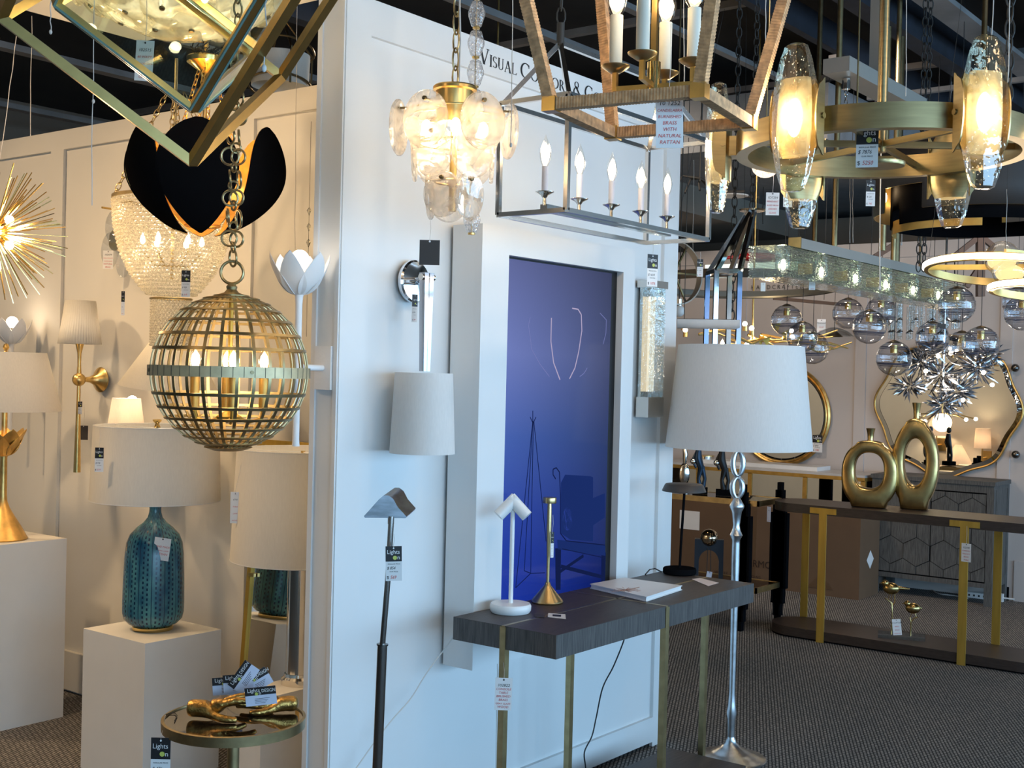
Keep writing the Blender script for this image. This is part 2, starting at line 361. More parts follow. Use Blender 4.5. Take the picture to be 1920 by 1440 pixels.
def hang_card(name, label, top, w, h, style, lines=(), strlen=.05, rz=FACE, tilt=0, group=None, mat='card', cat='price tag', stringto=None, loose=False):
    """a card on a loop of string; top = middle of the card's upper edge"""
    t = thing(name, label, cat, top, rz, group)
    T = Matrix.Rotation(tilt, 4, 'Y'); th = .0008
    x0 = w/2
    MB(T).box((0, 0, -h/2), (w, th, h)).build('card', M[mat], t)
    X, Z = (T @ Vector((1,0,0))), (T @ Vector((0,0,1)))
    def at(x, z): return T @ Vector((x, -th*.5, z))
    if style == 'shop':
        hh = h*.44
        MB(T).box((0, -th*.7, -hh/2), (w, th*.5, hh)).build('header', M['ink'], t)
        m = MB(); s = w*.36
        text_mb(m, 'Lights', s, at(-w*.42, -hh*.50), X, Z, sx=.95, thick=.001)
        text_mb(m, 'n', s, at(w*.22, -hh*.86), X, Z, thick=.001)
        m.build('shop_lettering', M['cardtext'], t)
        c = at(w*.08, -hh*.76) + (X.cross(Z))*.001
        MB().add([c + (X*math.cos(a) + Z*math.sin(a))*w*.13 for a in [2*PI*k/20 for k in range(20)]], [tuple(range(20))]).build('lime_letter_o', M['lime'], t)
        m = MB()
        text_mb(m, 'REGULAR PRICE', w*.105, at(-w*.36, -h*.53), X, Z)
        text_mb(m, '$ '+lines[0], w*.26, at(-w*.42, -h*.67), X, Z, shear=.25, sx=.85)
        text_mb(m, 'OUR PRICE', w*.105, at(-w*.26, -h*.75), X, Z)
        text_mb(m, '$', w*.27, at(-w*.44, -h*.94), X, Z)
        m.build('price_lettering', M['ink'], t)
        text_mb(MB(), lines[1], w*.29, at(-w*.22, -h*.94), X, Z, shear=.25, sx=.85).build('sale_lettering', M['redink'], t)
    elif style in ('stock', 'plain'):
        if lines and lines[0]:
            text_mb(MB(), lines[0], w*.24, at(0, -h*.27), X, Z, 'CENTER', .15).build('number_lettering', M['ink'], t)
        m = MB(); n = max(len(lines)-1, 1)
        for i, s in enumerate(lines[1:]):
            text_mb(m, s, w*min(.19, 1.45/max(len(s), 1)), at(0, -h*(.27+.66*(i+1)/n)), X, Z, 'CENTER', .2)
        if lines[1:]: m.build('red_lettering', M['redink'], t)
    elif style == 'dark': pass
    MB(T).lathe([(0,0),(w*.05,0),(w*.05,.001),(0,.001)], 10, (0, -th, -h*.06), (0,-1,0)).build('eyelet', M['cardtext'] if style in ('shop', 'dark') else M['ink'], t)
    if strlen:
        e = Vector((0, 0, strlen)) if stringto is None else parent_matrix(t).inverted() @ Vector(stringto)
        MB().tube([T @ Vector((0, -th, -h*.06)), T @ Vector((0, 0, .004)), e*.5 + Vector((.002, 0, 0)), e], .0007 if strlen < .3 else .0009, 5).build('string', M['string'] if style != 'plain' else M['wire'], t)
    return t

def chain_mb(m, p, q, ll=.03, lw=.016, r=.0018, seg=10):
    p, q = Vector(p), Vector(q); n = max(1, round((q-p).length/(ll*.78))); t = (q-p).normalized(); a = t.orthogonal().normalized(); b = t.cross(a)
    for i in range(n):
        c = p + (q-p)*((i+.5)/n); s = a if i % 2 else b
        m.tube([c + t*(math.cos(w)*ll/2) + s*(math.sin(w)*lw/2) for w in [2*PI*k/seg for k in range(seg)]], r, 5, True)
    return m
def candle_bulb(parent, c, h=.10, r=.018, world=False, lit='bulb', name='bulb', glass=True):
    c = Vector(c)
    if glass:
        g = MB().lathe([(r*.45,0),(r*.8,h*.14),(r,h*.36),(r*.86,h*.55),(r*.45,h*.78),(r*.14,h*.93),(.0004,h)], 14, c).build(name, M['bglass'], parent, world)
        MB().lathe([(.0004,h*.08),(r*.55,h*.18),(r*.74,h*.38),(r*.5,h*.58),(.0004,h*.74)], 12, c).build('filament', M[lit], g, world)
        return g
    return MB().lathe([(.0004,0),(r*.55,h*.04),(r,h*.34),(r*.7,h*.62),(r*.2,h*.9),(.0004,h)], 12, c).build(name, M[lit], parent, world)
LIGHTS = []
def lamp(loc, power, col=(1, .72, .42), r=.03, name='lamp_or_fill_light'):
    l = bpy.data.lights.new(name, 'POINT'); l.energy = power; l.color = col; l.shadow_soft_size = r
    o = bpy.data.objects.new(name, l); C.objects.link(o); o.location = loc; return o
def shade_mb(r0, r1, z0, z1, th=.0015, seg=56):
    return MB().lathe([(r0,z0),(r1,z1),(r1-th,z1),(r0-th,z0),(r0,z0)], seg)

# ------------------------------------------------------------------ room
def struct(name, mb, mat, parent=None, **k): return mb.build(name, M[mat], parent, kind='structure', **k)
struct('floor', MB().span((-5, -5.2, -.1), (12.5, 10, 0)), 'carpet')
struct('ceiling', MB().span((-5, -5.2, 3.85), (12.5, 10, 3.95)), 'black')
# storefront behind the viewer, open glass bays
wf = MB()
for x in (-4.9, -1.6, 1.8, 5.2, 8.6, 12.3): wf.span((x-.12, -5.2, 0), (x+.12, -5.05, 3.85))
wf.span((-5, -5.2, 0), (12.5, -5.05, .35)); wf.span((-5, -5.2, 2.75), (12.5, -5.05, 3.85))
struct('wall_front', wf, 'paint3')
for i, (a, b) in enumerate(((-4.78, -1.72), (-1.48, 1.68), (1.92, 5.08), (5.32, 8.48), (8.72, 12.18))):
    struct('window_%d' % (i+2), MB().span((a, -5.14, .35), (b, -5.13, 2.75)), 'glass')
struct('wall_left', MB().span((-5.1, -5.2, 0), (-5, 10, 3.85)), 'paint')
struct('wall_rear', MB().span((-5, 9.9, 0), (12.5, 10, 3.85)), 'tan')
struct('wall_far', MB().span((12.4, -5.2, 0), (12.5, 10, 3.85)), 'tan')
struct('wall_wing_side', MB().span((-5, 8.3, 0), (3.46, 8.4, 2.75)), 'paint')

# wing back wall with raised stiles and rails
wb = MB(); wb.span((3.475, 2.95, 0), (3.60, 8.3, 2.75))
struct('wall_wing_back', wb, 'paint')
tr = MB(); tr.span((3.46, 2.95, 2.655), (3.475, 8.3, 2.75))
for y in (2.99, 4.12, 5.53, 6.95, 8.25): tr.span((3.46, y-.055, .2), (3.4755, y+.055, 2.655))
struct('trim_1', tr, 'paint')
struct('baseboard_wing_back', MB().span((3.452, 2.95, 0.015), (3.476, 8.3, .2)), 'paint')

# display wall
X0, X1, YW = 2.69, 4.745, 2.74
struct('wall_display', MB().span((X0, YW+.016, .02), (X1, YW+.12, 2.77)), 'paint2')
dt = MB()
dt.span((X0, YW, 2.655), (X1, YW+.016, 2.77)).span((X0, YW, .02), (2.80, YW+.016, 2.655)).span((4.628, YW, 0), (X1, YW+.016, 2.655))
dt.span((2.80, YW, .02), (4.628, YW+.016, .128))
struct('trim_2', dt, 'paint2')
struct('trim_3', MB().span((X0-.006, YW+.004, .02), (X0, YW+.02, 2.765)).span((X0-.006, YW+.10, .02), (X0, YW+.12, 2.765)), 'paint2')

# back wall
XB = 9.6
bw = MB(); bw.span((XB, -3.0, 0), (XB+.12, 7.6, 2.72))
struct('wall_back', bw, 'paint3')
tb = MB(); tb.span((XB-.014, -3.0, 2.6), (XB, 7.6, 2.72))
for y in (5.9, 4.9, 3.83, 2.70, 1.4): tb.span((XB-.014, y-.045, 0), (XB, y+.045, 2.6))
tb.span((XB-.016, -3.0, .0), (XB, 2.60, .30))
struct('trim_4', tb, 'paint3')
# dark space and bulkheads above and beyond the partitions
struct('ceiling_duct', MB().span((7.6, 3.3, 3.18), (12.4, 5.2, 3.55)), 'duct')
struct('ceiling_soffit', MB().span((10.9, -2, 2.0), (11.3, 9, 3.12)), 'tan')
struct('ceiling_bulkhead', MB().span((8.4, 5.0, 2.95), (12.4, 7.4, 3.3)), 'tan')
for i, (y, w, z, mt, h) in enumerate(((2.62, .12, 3.62, 'navy', .2), (2.30, .16, 3.66, 'grey', .03), (1.70, .12, 3.62, 'navy', .2), (3.05, .05, 3.6, 'navy', .16), (3.55, .05, 3.55, 'grey', .03), (4.35, .05, 3.6, 'grey', .04),
        (5.35, .10, 3.6, 'navy', .2), (6.2, .05, 3.55, 'grey', .04), (7.25, .09, 3.55, 'grey', .04), (8.9, .09, 3.55, 'grey', .04), (.9, .1, 3.62, 'navy', .2), (.2, .1, 3.62, 'grey', .04))):
    struct('ceiling_beam', MB().span((-3, y-w/2, z), (12.3, y+w/2, z+h)), mt)
for x in (3.9, 6.3, 8.2): struct('ceiling_beam', MB().span((x, -3, 3.72), (x+.05, 9, 3.76)), 'grey')
struct('ceiling_board', MB().span((.4, 2.2, 2.83), (2.85, 4.0, 2.88)), 'white')
# dropped bits of grid above the right-hand side
struct('ceiling_grid', MB().span((6.9, 2.95, 3.5), (8.6, 3.0, 3.53)).span((8.0, 1.9, 3.5), (8.04, 3.2, 3.53)).span((7.4, 2.2, 3.48), (7.7, 2.3, 3.5)), 'grey')

# letters on the display wall: stroke-built capitals with serifs
def caps(m, txt, x, z, H, plane, s=.86):
    """roman capitals: big initial, small capitals after; returns end x. plane(x,z)->point"""
    tk, tn = .13, .05
    def seg(x0, z0, x1, z1, w):
        dx, dz = x1-x0, z1-z0; l = math.hypot(dx, dz) or 1; nx, nz = -dz/l*w/2, dx/l*w/2
        if abs(dz) > abs(dx)*.3: nx, nz = w/2/max(abs(dz/l), .4), 0
        m.add([plane(*p) for p in ((x0-nx, z0-nz), (x0+nx, z0+nz), (x1+nx, z1+nz), (x1-nx, z1-nz))], [(0,1,2,3)])
    def arc(cx, cz, rx, rz, a0, a1, h):
        n = 22; vs = []
        for k in range(n+1):
            a = math.radians(a0+(a1-a0)*k/n); w = h*(tn + (tk-tn)*abs(math.cos(a)))/2
            for q in (-1, 1): vs.append(plane(cx+(rx+q*w)*math.cos(a), cz+(rz+q*w)*math.sin(a)))
        m.add(vs, [(2*k, 2*k+1, 2*k+3, 2*k+2) for k in range(n)])
    def ser(cx, cz, w, h): seg(cx-w/2, cz, cx+w/2, cz, h*tn*.9)
    for word in txt.split(' '):
        for i, ch in enumerate(word):
            h = H if i == 0 and ch != '.' else H*.72; T_, t_ = h*tk, h*tn; w = .6*h
            if ch == 'V':
                w = .72*h; seg(x+.08*h, z+h, x+w/2, z, T_); seg(x+w-.08*h, z+h, x+w/2, z, t_); ser(x+.1*h, z+h, .24*h, h); ser(x+w-.1*h, z+h, .22*h, h)
            elif ch == 'I': w = .26*h; seg(x+w/2, z, x+w/2, z+h, T_); ser(x+w/2, z+h, w, h); ser(x+w/2, z, w, h)
            elif ch == 'S': w = .44*h; arc(x+w/2, z+.74*h, w*.40, .235*h, 30, 270, h*.8); arc(x+w/2, z+.26*h, w*.42, .235*h, -150, 90, h*.8)
            elif ch == 'U': w = .68*h; seg(x+.14*h, z+.3*h, x+.14*h, z+h, T_); seg(x+w-.12*h, z+.3*h, x+w-.12*h, z+h, t_); arc(x+w/2+.01*h, z+.3*h, w/2-.13*h, .28*h, 180, 360, h*.6); ser(x+.14*h, z+h, .24*h, h); ser(x+w-.12*h, z+h, .2*h, h)
            elif ch == 'A': w = .70*h; seg(x+.08*h, z, x+w/2, z+h, t_); seg(x+w-.08*h, z, x+w/2, z+h, T_); seg(x+.2*h, z+.34*h, x+w-.2*h, z+.34*h, t_); ser(x+.08*h, z, .2*h, h); ser(x+w-.08*h, z, .24*h, h)
            elif ch == 'L': w = .54*h; seg(x+.12*h, z, x+.12*h, z+h, T_); seg(x+.05*h, z+t_/2, x+w, z+t_/2, t_); seg(x+w-.02*h, z, x+w, z+.2*h, t_); ser(x+.12*h, z+h, .24*h, h)
            elif ch == 'C': w = .80*h; arc(x+w*.52, z+h/2, w*.44, .47*h, 48, 312, h); seg(x+w*.84, z+.7*h, x+w*.85, z+.92*h, t_)
            elif ch == 'O': w = .84*h; arc(x+w/2, z+h/2, w*.43, .47*h, 0, 360, h)
            elif ch == 'M': w = .90*h; seg(x+.12*h, z, x+.16*h, z+h, t_); seg(x+.16*h, z+h, x+w/2, z+.06*h, T_*.9); seg(x+w-.16*h, z+h, x+w/2, z+.06*h, t_); seg(x+w-.12*h, z, x+w-.16*h, z+h, T_); ser(x+.12*h, z, .2*h, h); ser(x+w-.12*h, z, .24*h, h)
            elif ch == 'F': w = .50*h; seg(x+.12*h, z, x+.12*h, z+h, T_); seg(x+.05*h, z+h-t_/2, x+w, z+h-t_/2, t_); seg(x+.12*h, z+.52*h, x+w*.8, z+.52*h, t_); ser(x+.12*h, z, .24*h, h); seg(x+w, z+.84*h, x+w, z+h, t_)
            elif ch == 'R': w = .62*h; seg(x+.12*h, z, x+.12*h, z+h, T_); arc(x+.16*h, z+.74*h, .26*h, .235*h, -90, 90, h*.8); seg(x+.3*h, z+.5*h, x+w, z, T_); ser(x+.12*h, z, .24*h, h)
            elif ch == 'T': w = .60*h; seg(x+w/2, z, x+w/2, z+h, T_); seg(x+.02*h, z+h-t_/2, x+w-.02*h, z+h-t_/2, t_); ser(x+w/2, z, .24*h, h)
            elif ch == '&': w = .72*h; arc(x+.3*h, z+.76*h, .16*h, .2*h, 0, 360, h*.6); arc(x+.3*h, z+.28*h, .24*h, .27*h, 60, 330, h*.8); seg(x+.2*h, z+.66*h, x+.68*h, z, T_)
            elif ch == '.': w = .2*h; seg(x+.08*h, z, x+.08*h, z+.1*h, .12*h)
            x += w + .05*H
        x += .27*H
    return x
xe_ = caps(MB(), 'VISUAL COMFORT & CO.', 3.335, 2.685, .056, lambda x, z: Vector((x, YW, z)))
m = MB(); caps(m, 'VISUAL COMFORT & CO.', 3.335, 2.685, .056, lambda x, z: Vector((3.335+(x-3.335)*(.80/(xe_-3.335)), YW-.0015, z)))
tagit(m.build('wall_lettering', M['ink'], None), 'black serif capitals along the top of the white display wall', 'lettering')
m = MB(); text_mb(m, 'HANDCRAFTED LIGHTING', .052, PX(1408, 543, XB-.016), (0,-1,0), (0,0,1), sx=.95, space=1.5)
tagit(m.build('wall_lettering', M['gun'], None), 'small spaced grey capitals on the far back wall above the globe pendants', 'lettering')
# ================================================================== left wing
# --- open cube lantern hanging from one corner
def cube_lantern():
    B = W(360, 304, 2.0)
    t = thing('open_cage_lantern', 'large brass open cube lantern hung corner-down with glass inner cube, top left', 'lantern', B, facing(360))
    def frame(a, off):
        r, h = a*math.sqrt(2/3), a/math.sqrt(3)
        low = [Vector((r*math.cos(w), r*math.sin(w), h+off)) for w in (PI-.03, PI*5/3-.03, PI/3-.03)]
        hi = [Vector((r*math.cos(w+PI), r*math.sin(w+PI), 2*h+off)) for w in (PI-.03, PI*5/3-.03, PI/3-.03)]
        return Vector((0,0,off)), low, hi, Vector((0,0,3*h+off))
    def edges(b, low, hi, top):
        E = [(b, p) for p in low] + [(top, p) for p in hi]
        for i in range(3):
            for j in range(3):
                if i != j: E.append((low[i], hi[j]))
        return E
    a = .361; fr = frame(a, 0)
    for p, q in edges(*fr):
        MB().bar(p, q, .0155).build('cage_bar', M['brass'], t)
    ai = .262; off = (a-ai)*math.sqrt(3)/2
    b, low, hi, top = frame(ai, off)
    for p, q in edges(b, low, hi, top):
        MB().bar(p, q, .0125).build('inner_bar', M['brass'], t)
    # six panes of the inner cube
    faces = []
    for i in range(3):
        j = (i+1) % 3; k = 3-i-j
        faces.append((b, low[i], hi[k], low[j])); faces.append((top, hi[i], low[k], hi[j]))
    for f in faces:
        c = sum(f, Vector())/4; ctr = (b+top)/2; n = (c-ctr).normalized()
        q = [c + (p-c)*.985 + n*.008 for p in f]
        g = MB().prism(q, n*.003).build('glass_pane', M['pane'], t)
        m = MB()
        for x in range(4): m.bar(q[x]+n*.0015, q[(x+1)%4]+n*.0015, .0035)
        m.build('pane_edge', M['tealedge'], g)
    c = (b+top)/2
    MB().cyl(c+Vector((0,0,.02)), top, .006).build('stem', M['brass'], t)
    for k, (x, y) in enumerate(((-.10, .03), (.075, -.03), (.012, .09), (-.02, -.08))):
        s = c + Vector((x*.55, y*.55, .05)); e = c + Vector((x, y, .012))
        k_ = MB().cyl(s, e, .011, .014).build('socket', M['brass2'], t)
        MB().ball(e + (e-s).normalized()*.03, (.022, .022, .026)).build('bulb_glass', M['bglass'], k_)
        MB().ball(e + (e-s).normalized()*.028, (.008, .008, .015)).build('filament', M['bulb'], k_)
    m = MB(); chain_mb(m, top, (0, 0, 3.84-B.z), .05, .028, .003); m.build('chain', M['brass'], t)
    lamp(parent_matrix(t) @ (c+Vector((0,0,-.03))), 4, (1,.74,.42), .03)
cube_lantern()

# --- flush mount made of overlapping glass petals
def petal_mount():
    c = W(335, 20, 3.7); zc = 2.815
    t = thing('flush_mount_light', 'wide ceiling light made of overlapping wavy glass petals behind the brass cube lantern', 'ceiling light', (c.x, c.y, zc), FACE)
    MB().lathe([(0,0),(.30,0),(.30,-.03),(.27,-.035),(0,-.035)], 48).build('mount_plate', M['white'], t)
    rnd = random.Random(4); k = 0
    for R_, n, z, tl in ((.34, 14, -.075, 1.15), (.26, 11, -.135, .7), (.17, 8, -.185, .35), (.075, 4, -.215, .12), (0, 1, -.235, 0)):
        for i in range(n):
            a = 2*PI*(i+.5*(k % 2))/n; rr = rnd.uniform(.072, .092); ph = rnd.uniform(0, 6)
            T = Matrix.Translation((R_*math.cos(a), R_*math.sin(a), z)) @ Matrix.Rotation(a, 4, 'Z') @ Matrix.Rotation(tl, 4, 'Y').inverted()
            def fn(u, v):
                w = 2*PI*v; q = rr*u*(1+.12*math.sin(3*w+ph)+.08*math.sin(2*w+2*ph))
                return T @ Vector((q*math.cos(w), q*math.sin(w), .02*u*u*(1+.4*math.sin(2*w+ph))))
            p = MB().grid(fn, 5, 28, .006).build('glass_petal', M['milk'], t)
            MB(T).lathe([(0,-.012),(.008,-.011),(.009,-.004),(.003,.0),(.003,.02)], 10).build('pin', M['dbrass'], p)
        k += 1
    for a in (0, 2.1, 4.2): MB().ball((.15*math.cos(a), .15*math.sin(a), -.085), (.02, .02, .03)).build('bulb', M['bulbw'], t)
    for a in (1, 3.1, 5.2): lamp(parent_matrix(t) @ Vector((.12*math.cos(a), .12*math.sin(a), -.09)), 2, (1,.80,.55), .04)
petal_mount()

# --- black and gold petal pendant
def petal_pendant():
    c = W(379, 440, 4.1)
    t = thing('petal_pendant', 'pendant of six broad black petals lined with gold leaf, hanging by the wing wall', 'pendant light', c, FACE+.16)
    H_ = .350
    def R_(s): return .045 + .195*math.sin(min(s/.62, 1)*PI/2)**.68 - .16*max(0, s-.66)**1.6
    def hw(s): return .136*math.sin(PI*min(1, max(0, s))**1.2)**.60 if 0 < s < 1 else 0
    for i in range(6):
        a0 = math.radians((-90,-24,40,98,156,-150)[i]); op = (0,.018,.0,.012,0,.0)[i]
        def fn(u, v, d=0.0):
            s = u; R = R_(s)+op+d; w = (v*2-1)*hw(s)*.995; ang = w/max(R, .08)
            flat = .35
            x = R*math.sin(ang); y = -R*(math.cos(ang)*(1-flat)+flat)
            q = Vector((x, y, s*H_)); return Matrix.Rotation(a0+PI/2, 3, 'Z') @ q
        p = MB().grid(lambda u, v: fn(.004+u*.992, v), 26, 16, .0022).build('petal', M['blackp'], t, smooth=60)
        MB().grid(lambda u, v: fn(.006+u*.988, v*.985+.0075, -.0035), 26, 16, .0018).build('petal_lining', M['gold'], p, smooth=60)
    MB().ring((0,0,.03), .055, .005, seg=30).build('bottom_ring', M['gold'], t)
    MB().cyl((0,0,.05), (0,0,.80), .0075).build('stem', M['brass'], t)
    MB().lathe([(.008,.50),(.012,.515),(.02,.54),(.062,.57),(.064,.585),(.058,.59),(0,.585)], 30).build('canopy_cup', M['brass2'], t)
    m = MB(); rnd = random.Random(3)
    for k in range(46):
        a = rnd.uniform(0, 2*PI); l = rnd.uniform(.02, .055); m.tube([(.012*math.cos(a), .012*math.sin(a), .59), (l*math.cos(a), l*math.sin(a), .602+rnd.uniform(0,.012)), (l*1.15*math.cos(a+.4), l*1.15*math.sin(a+.4), .60+rnd.uniform(-.01,.03))], .0022, 4)
    m.build('wire_bundle', M['wire'], t, kind='stuff')
    for a in (.5, 1.5, 2.6, 4.6):
        m = MB(); chain_mb(m, (.10*math.cos(a), .10*math.sin(a), .33), (.02*math.cos(a), .02*math.sin(a), .57), .024, .014, .0018); m.build('chain', M['brass'], t)
    for a in (0, 2.1, 4.2): candle_bulb(t, (.06*math.cos(a), .06*math.sin(a), .12), .08, .016)
    lamp(parent_matrix(t) @ Vector((0,0,.17)), 9, (1,.62,.26), .05)
    return t
petal_pendant()

# --- beaded basket chandelier
def basket():
    c = W(325, 378, 4.75)
    t = thing('beaded_basket_chandelier', 'crystal bead basket chandelier with a narrower bead drum below, left wing', 'chandelier', c, FACE)
    R0 = .222
    prof = [(0, R0), (.10, R0*.965), (.2, R0*.86), (.28, R0*.70), (.34, R0*.50), (.37, R0*.36)]
    def rad(z):
        for (z0, r0), (z1, r1) in zip(prof, prof[1:]):
            if z <= z1: return r0+(r1-r0)*(z-z0)/(z1-z0)
        return prof[-1][1]
    m = MB(); z = .008; row = 0
    def octa(m, p, r, h):
        m.ball(p, (r, r, h), 6, 4); return
        x, y, zz = p; m.add([(x+r,y,zz),(x,y+r,zz),(x-r,y,zz),(x,y-r,zz),(x,y,zz+h),(x,y,zz-h)], [(0,1,4),(1,2,4),(2,3,4),(3,0,4),(1,0,5),(2,1,5),(3,2,5),(0,3,5)])
    while z < .37:
        r = rad(z); n = 60
        for k in range(n):
            a = 2*PI*(k+.5*(row % 2))/n; octa(m, (r*math.cos(a), r*math.sin(a), -z), min(.0105, r*.048+.001), .0064)
        z += .0145; row += 1
    m.build('bead_basket', M['beads'], t, kind='stuff')
    m = MB()
    z = .385
    while z < .56:
        for k in range(34):
            a = 2*PI*(k+.5*(row % 2))/34; octa(m, (.074*math.cos(a), .074*math.sin(a), -z), .0055, .0055)
        z += .0105; row += 1
    m.build('bead_drum', M['beads'], t, kind='stuff')
    MB().lathe([(R0-.004,0),(R0+.006,0),(R0+.006,.012),(R0-.004,.012),(R0-.004,0)], 60).build('top_ring', M['abrass'], t)
    MB().ring((0,0,-.375), .078, .004, seg=30).build('bottom_ring', M['abrass'], t)
    MB().cyl((0,0,-.3), (0,0,.55), .006).build('stem', M['abrass'], t)
    for k in range(4):
        a = PI+k*PI/2+.15; m = MB(); chain_mb(m, (R0*math.cos(a), R0*math.sin(a), .012), (.03*math.cos(a), .03*math.sin(a), .42), .035, .018, .0022); m.build('chain', M['abrass'], t)
    for k in range(6):
        a = k*PI/3+.3; candle_bulb(t, (.11*math.cos(a), .11*math.sin(a), -.17), .045, .011, glass=False)
        lamp(parent_matrix(t) @ Vector((.11*math.cos(a), .11*math.sin(a), -.15)), .7, (1,.76,.46), .02)
    m = MB()
    for k in range(6):
        a = k*PI/3+.3; m.tube([(0,0,-.24), (.06*math.cos(a), .06*math.sin(a), -.25), (.11*math.cos(a), .11*math.sin(a), -.195)], .004, 6)
    m.build('arms', M['abrass'], t)
M['beads'] = GL('crystal_beads', (.98, .96, .90), 2.0, milk=.55, mcol=(.95, .90, .78), wscale=200)
basket()

# --- thin clear disc sconce at the left of the basket
t = thing('glass_disc_sconce', 'wall sconce of faint clear glass discs beside the bead basket chandelier', 'wall light', PX(215, 450, 3.44), -PI/2)
for k, (u, v, rx, rz_) in enumerate(((212, 425, .062, .075), (206, 470, .07, .085), (232, 492, .06, .07))):
    q = PX(u, v, 3.40 - .012*k); q = parent_matrix(t).inverted() @ q
    MB(Matrix.Translation(q) @ Matrix.Rotation(PI/2, 4, 'X') @ Matrix.Diagonal((1, rz_/rx, 1, 1))).lathe([(0,-.004),(rx*.9,-.004),(rx,0),(rx*.9,.004),(0,.004)], 36).build('glass_disc', M['glass'], t)
q = parent_matrix(t).inverted() @ PX(212, 392, 3.44); MB().cyl(q+Vector((0,.018,0)), q+Vector((0,-.06,0)), .005).build('pin', M['brass'], t)
MB().cyl((0,.018,.0), (0,.0,.0), .05).build('back_plate', M['brass'], t)

# --- sputnik of brass rods
def sputnik():
    c = W(-12, 436, 4.6)
    t = thing('starburst_chandelier', 'gold starburst chandelier of fine rods with glowing bulbs at the left edge', 'chandelier', c, FACE)
    rnd = random.Random(11); R_ = .275; pts = []
    N = 190
    for i in range(N):
        z = 1-2*(i+.5)/N; a = i*2.39996; r = math.sqrt(1-z*z); pts.append(Vector((r*math.cos(a), r*math.sin(a), z)))
    rods = sorted(pts, key=lambda p: -p.x)
    for p in rods[:96]:
        d = (p + Vector((rnd.uniform(-.1,.1), rnd.uniform(-.1,.1), rnd.uniform(-.1,.1)))).normalized()
        MB().bar(d*.045, d*R_*rnd.uniform(.82, 1.03), .0030).build('rod', M['brass2'], t)
    m = MB()
    for p in rods[96:]: m.bar(p*.045, p*R_*rnd.uniform(.82, 1.03), .0030)
    m.build('more_rods', M['brass2'], t, kind='stuff')
    MB().ball((0,0,0), .05).build('hub', M['brass2'], t)
    MB().cyl((0,0,.04), (0,0,3.84-c.z), .005).build('stem', M['brass2'], t)
    for d in ((.07,-.03,.045), (.075,-.04,-.05), (-.06,-.05,.03), (.0,.07,.02), (.01,-.09,.0)):
        MB().ball(d, .017).build('bulb', M['bulbw'], t)
    lamp(c+Vector((0,0,.0)) + _R*.09 - _F*.06, 11, (1,.62,.28), .04)
sputnik()

# --- white lotus sconces
def lotus(label, loc, rz, stemlen, plate=True):
    t = thing('lotus_sconce', label, 'wall light', loc, rz, 'white lotus sconces')
    for i in range(6):
        a = 2*PI*i/6 - 1.08
        def fn(u, v):
            s = u; w = .040*math.sin(PI*s**.92)**.75 if 0 < s < 1 else 0
            out = .010+.068*math.sin(min(1, s*1.05)*PI/2)+.014*s*s; z = .128*s**1.45
            y = (v*2-1)*w; q = Vector((out - y*y*6, y, z)); return Matrix.Rotation(a, 3, 'Z') @ q
        MB().grid(fn, 12, 8, .002).build('petal', M['plaster'], t, smooth=60)
    MB().ball((0,0,.108), .0285).build('bulb', M['bulbw'], t)
    MB().lathe([(0,.01),(.018,.008),(.0125,-.005),(.0105,-.03),(.0100,-stemlen+.02),(.012,-stemlen),(0,-stemlen)], 18).build('stem', M['plaster'], t)
    MB().cyl((0,0,-.22), (0,.105,-.22), .0095).build('arm', M['plaster'], t)
    MB().box((0,.112,-.22), (.072, .018, .135)).build('back_plate', M['plaster'], t)
    return t
lc = W(558, 575, 3.93)
a = lotus('white lotus sconce on the end face of the display wall beside the brass globe', (2.574, lc.y, 1.826), -PI/2, .46)
a.location.y = 2.80
MAT_OF[a.name] = Matrix.Translation(a.location) @ Matrix.Rotation(-PI/2, 4, 'Z')
lamp(a.location + Vector((0,0,.11)), 1.3, (1,.80,.58), .028)
lq = PX(22, 645, 3.33)
b = dup(a, (3.33, lq.y, lq.z), -PI/2, 'white lotus sconce above the tapered shade at the left edge')
lamp(b.location + Vector((0,0,.12)), 1.6, (1,.72,.42), .028)

# --- candlestick wall sconce with long brass tail
def tail_sconce():
    base = PX(190, 712, 3.455); q = PX(148, 712, 3.31)
    t = thing('tail_sconce', 'brass wall sconce with ball joint, long tail and pleated white shade', 'wall light', (3.455, base.y, base.z), -PI/2)
    inv = parent_matrix(t).inverted(); b = inv @ q; b.z = 0
    T = Matrix.Rotation(PI/2, 4, 'X')
    MB(T).lathe([(0,0),(.058,0),(.060,.006),(.052,.014),(.03,.03),(.014,.06),(.011,.09),(.010,-b.y)], 36).build('back_plate', M['brass'], t)
    MB().ball(b, .0305, 24, 16).build('ball_joint', M['brass'], t)
    MB().cyl((0, b.y, 0), b, .009).build('cross_arm', M['brass'], t)
    MB().lathe([(.011,.02),(.008,.07),(.009,.12),(.019,.165),(.0,.165)], 20, b).build('neck', M['brass'], t)
    MB().lathe([(.008,-.02),(.009,-.1),(.0165,-.43),(0,-.432)], 20, b).build('tail', M['brass'], t)
    m = MB(); n = 96; vs = []; fs = []
    for j, (r, z) in enumerate(((.103, .165), (.072, .365))):
        for k in range(n): w = 2*PI*k/n; rr = r+.0016*math.cos(k*PI); vs.append((b.x+rr*math.cos(w), b.y+rr*math.sin(w)*.9, z))
    fs = [(k, (k+1)%n, n+(k+1)%n, n+k) for k in range(n)]
    m.add(vs, fs); s = m.build('shade', M['linen'], t, smooth=5); md = s.modifiers.new('thick', 'SOLIDIFY'); md.thickness = .0015
    candle_bulb(t, b+Vector((0,0,.2)), .07, .02, glass=False, lit='bulbw')
    lamp(parent_matrix(t) @ (b+Vector((0,0,.25))), 1.6, (1,.74,.45), .03)
    return parent_matrix(t) @ b
tb_ = tail_sconce()
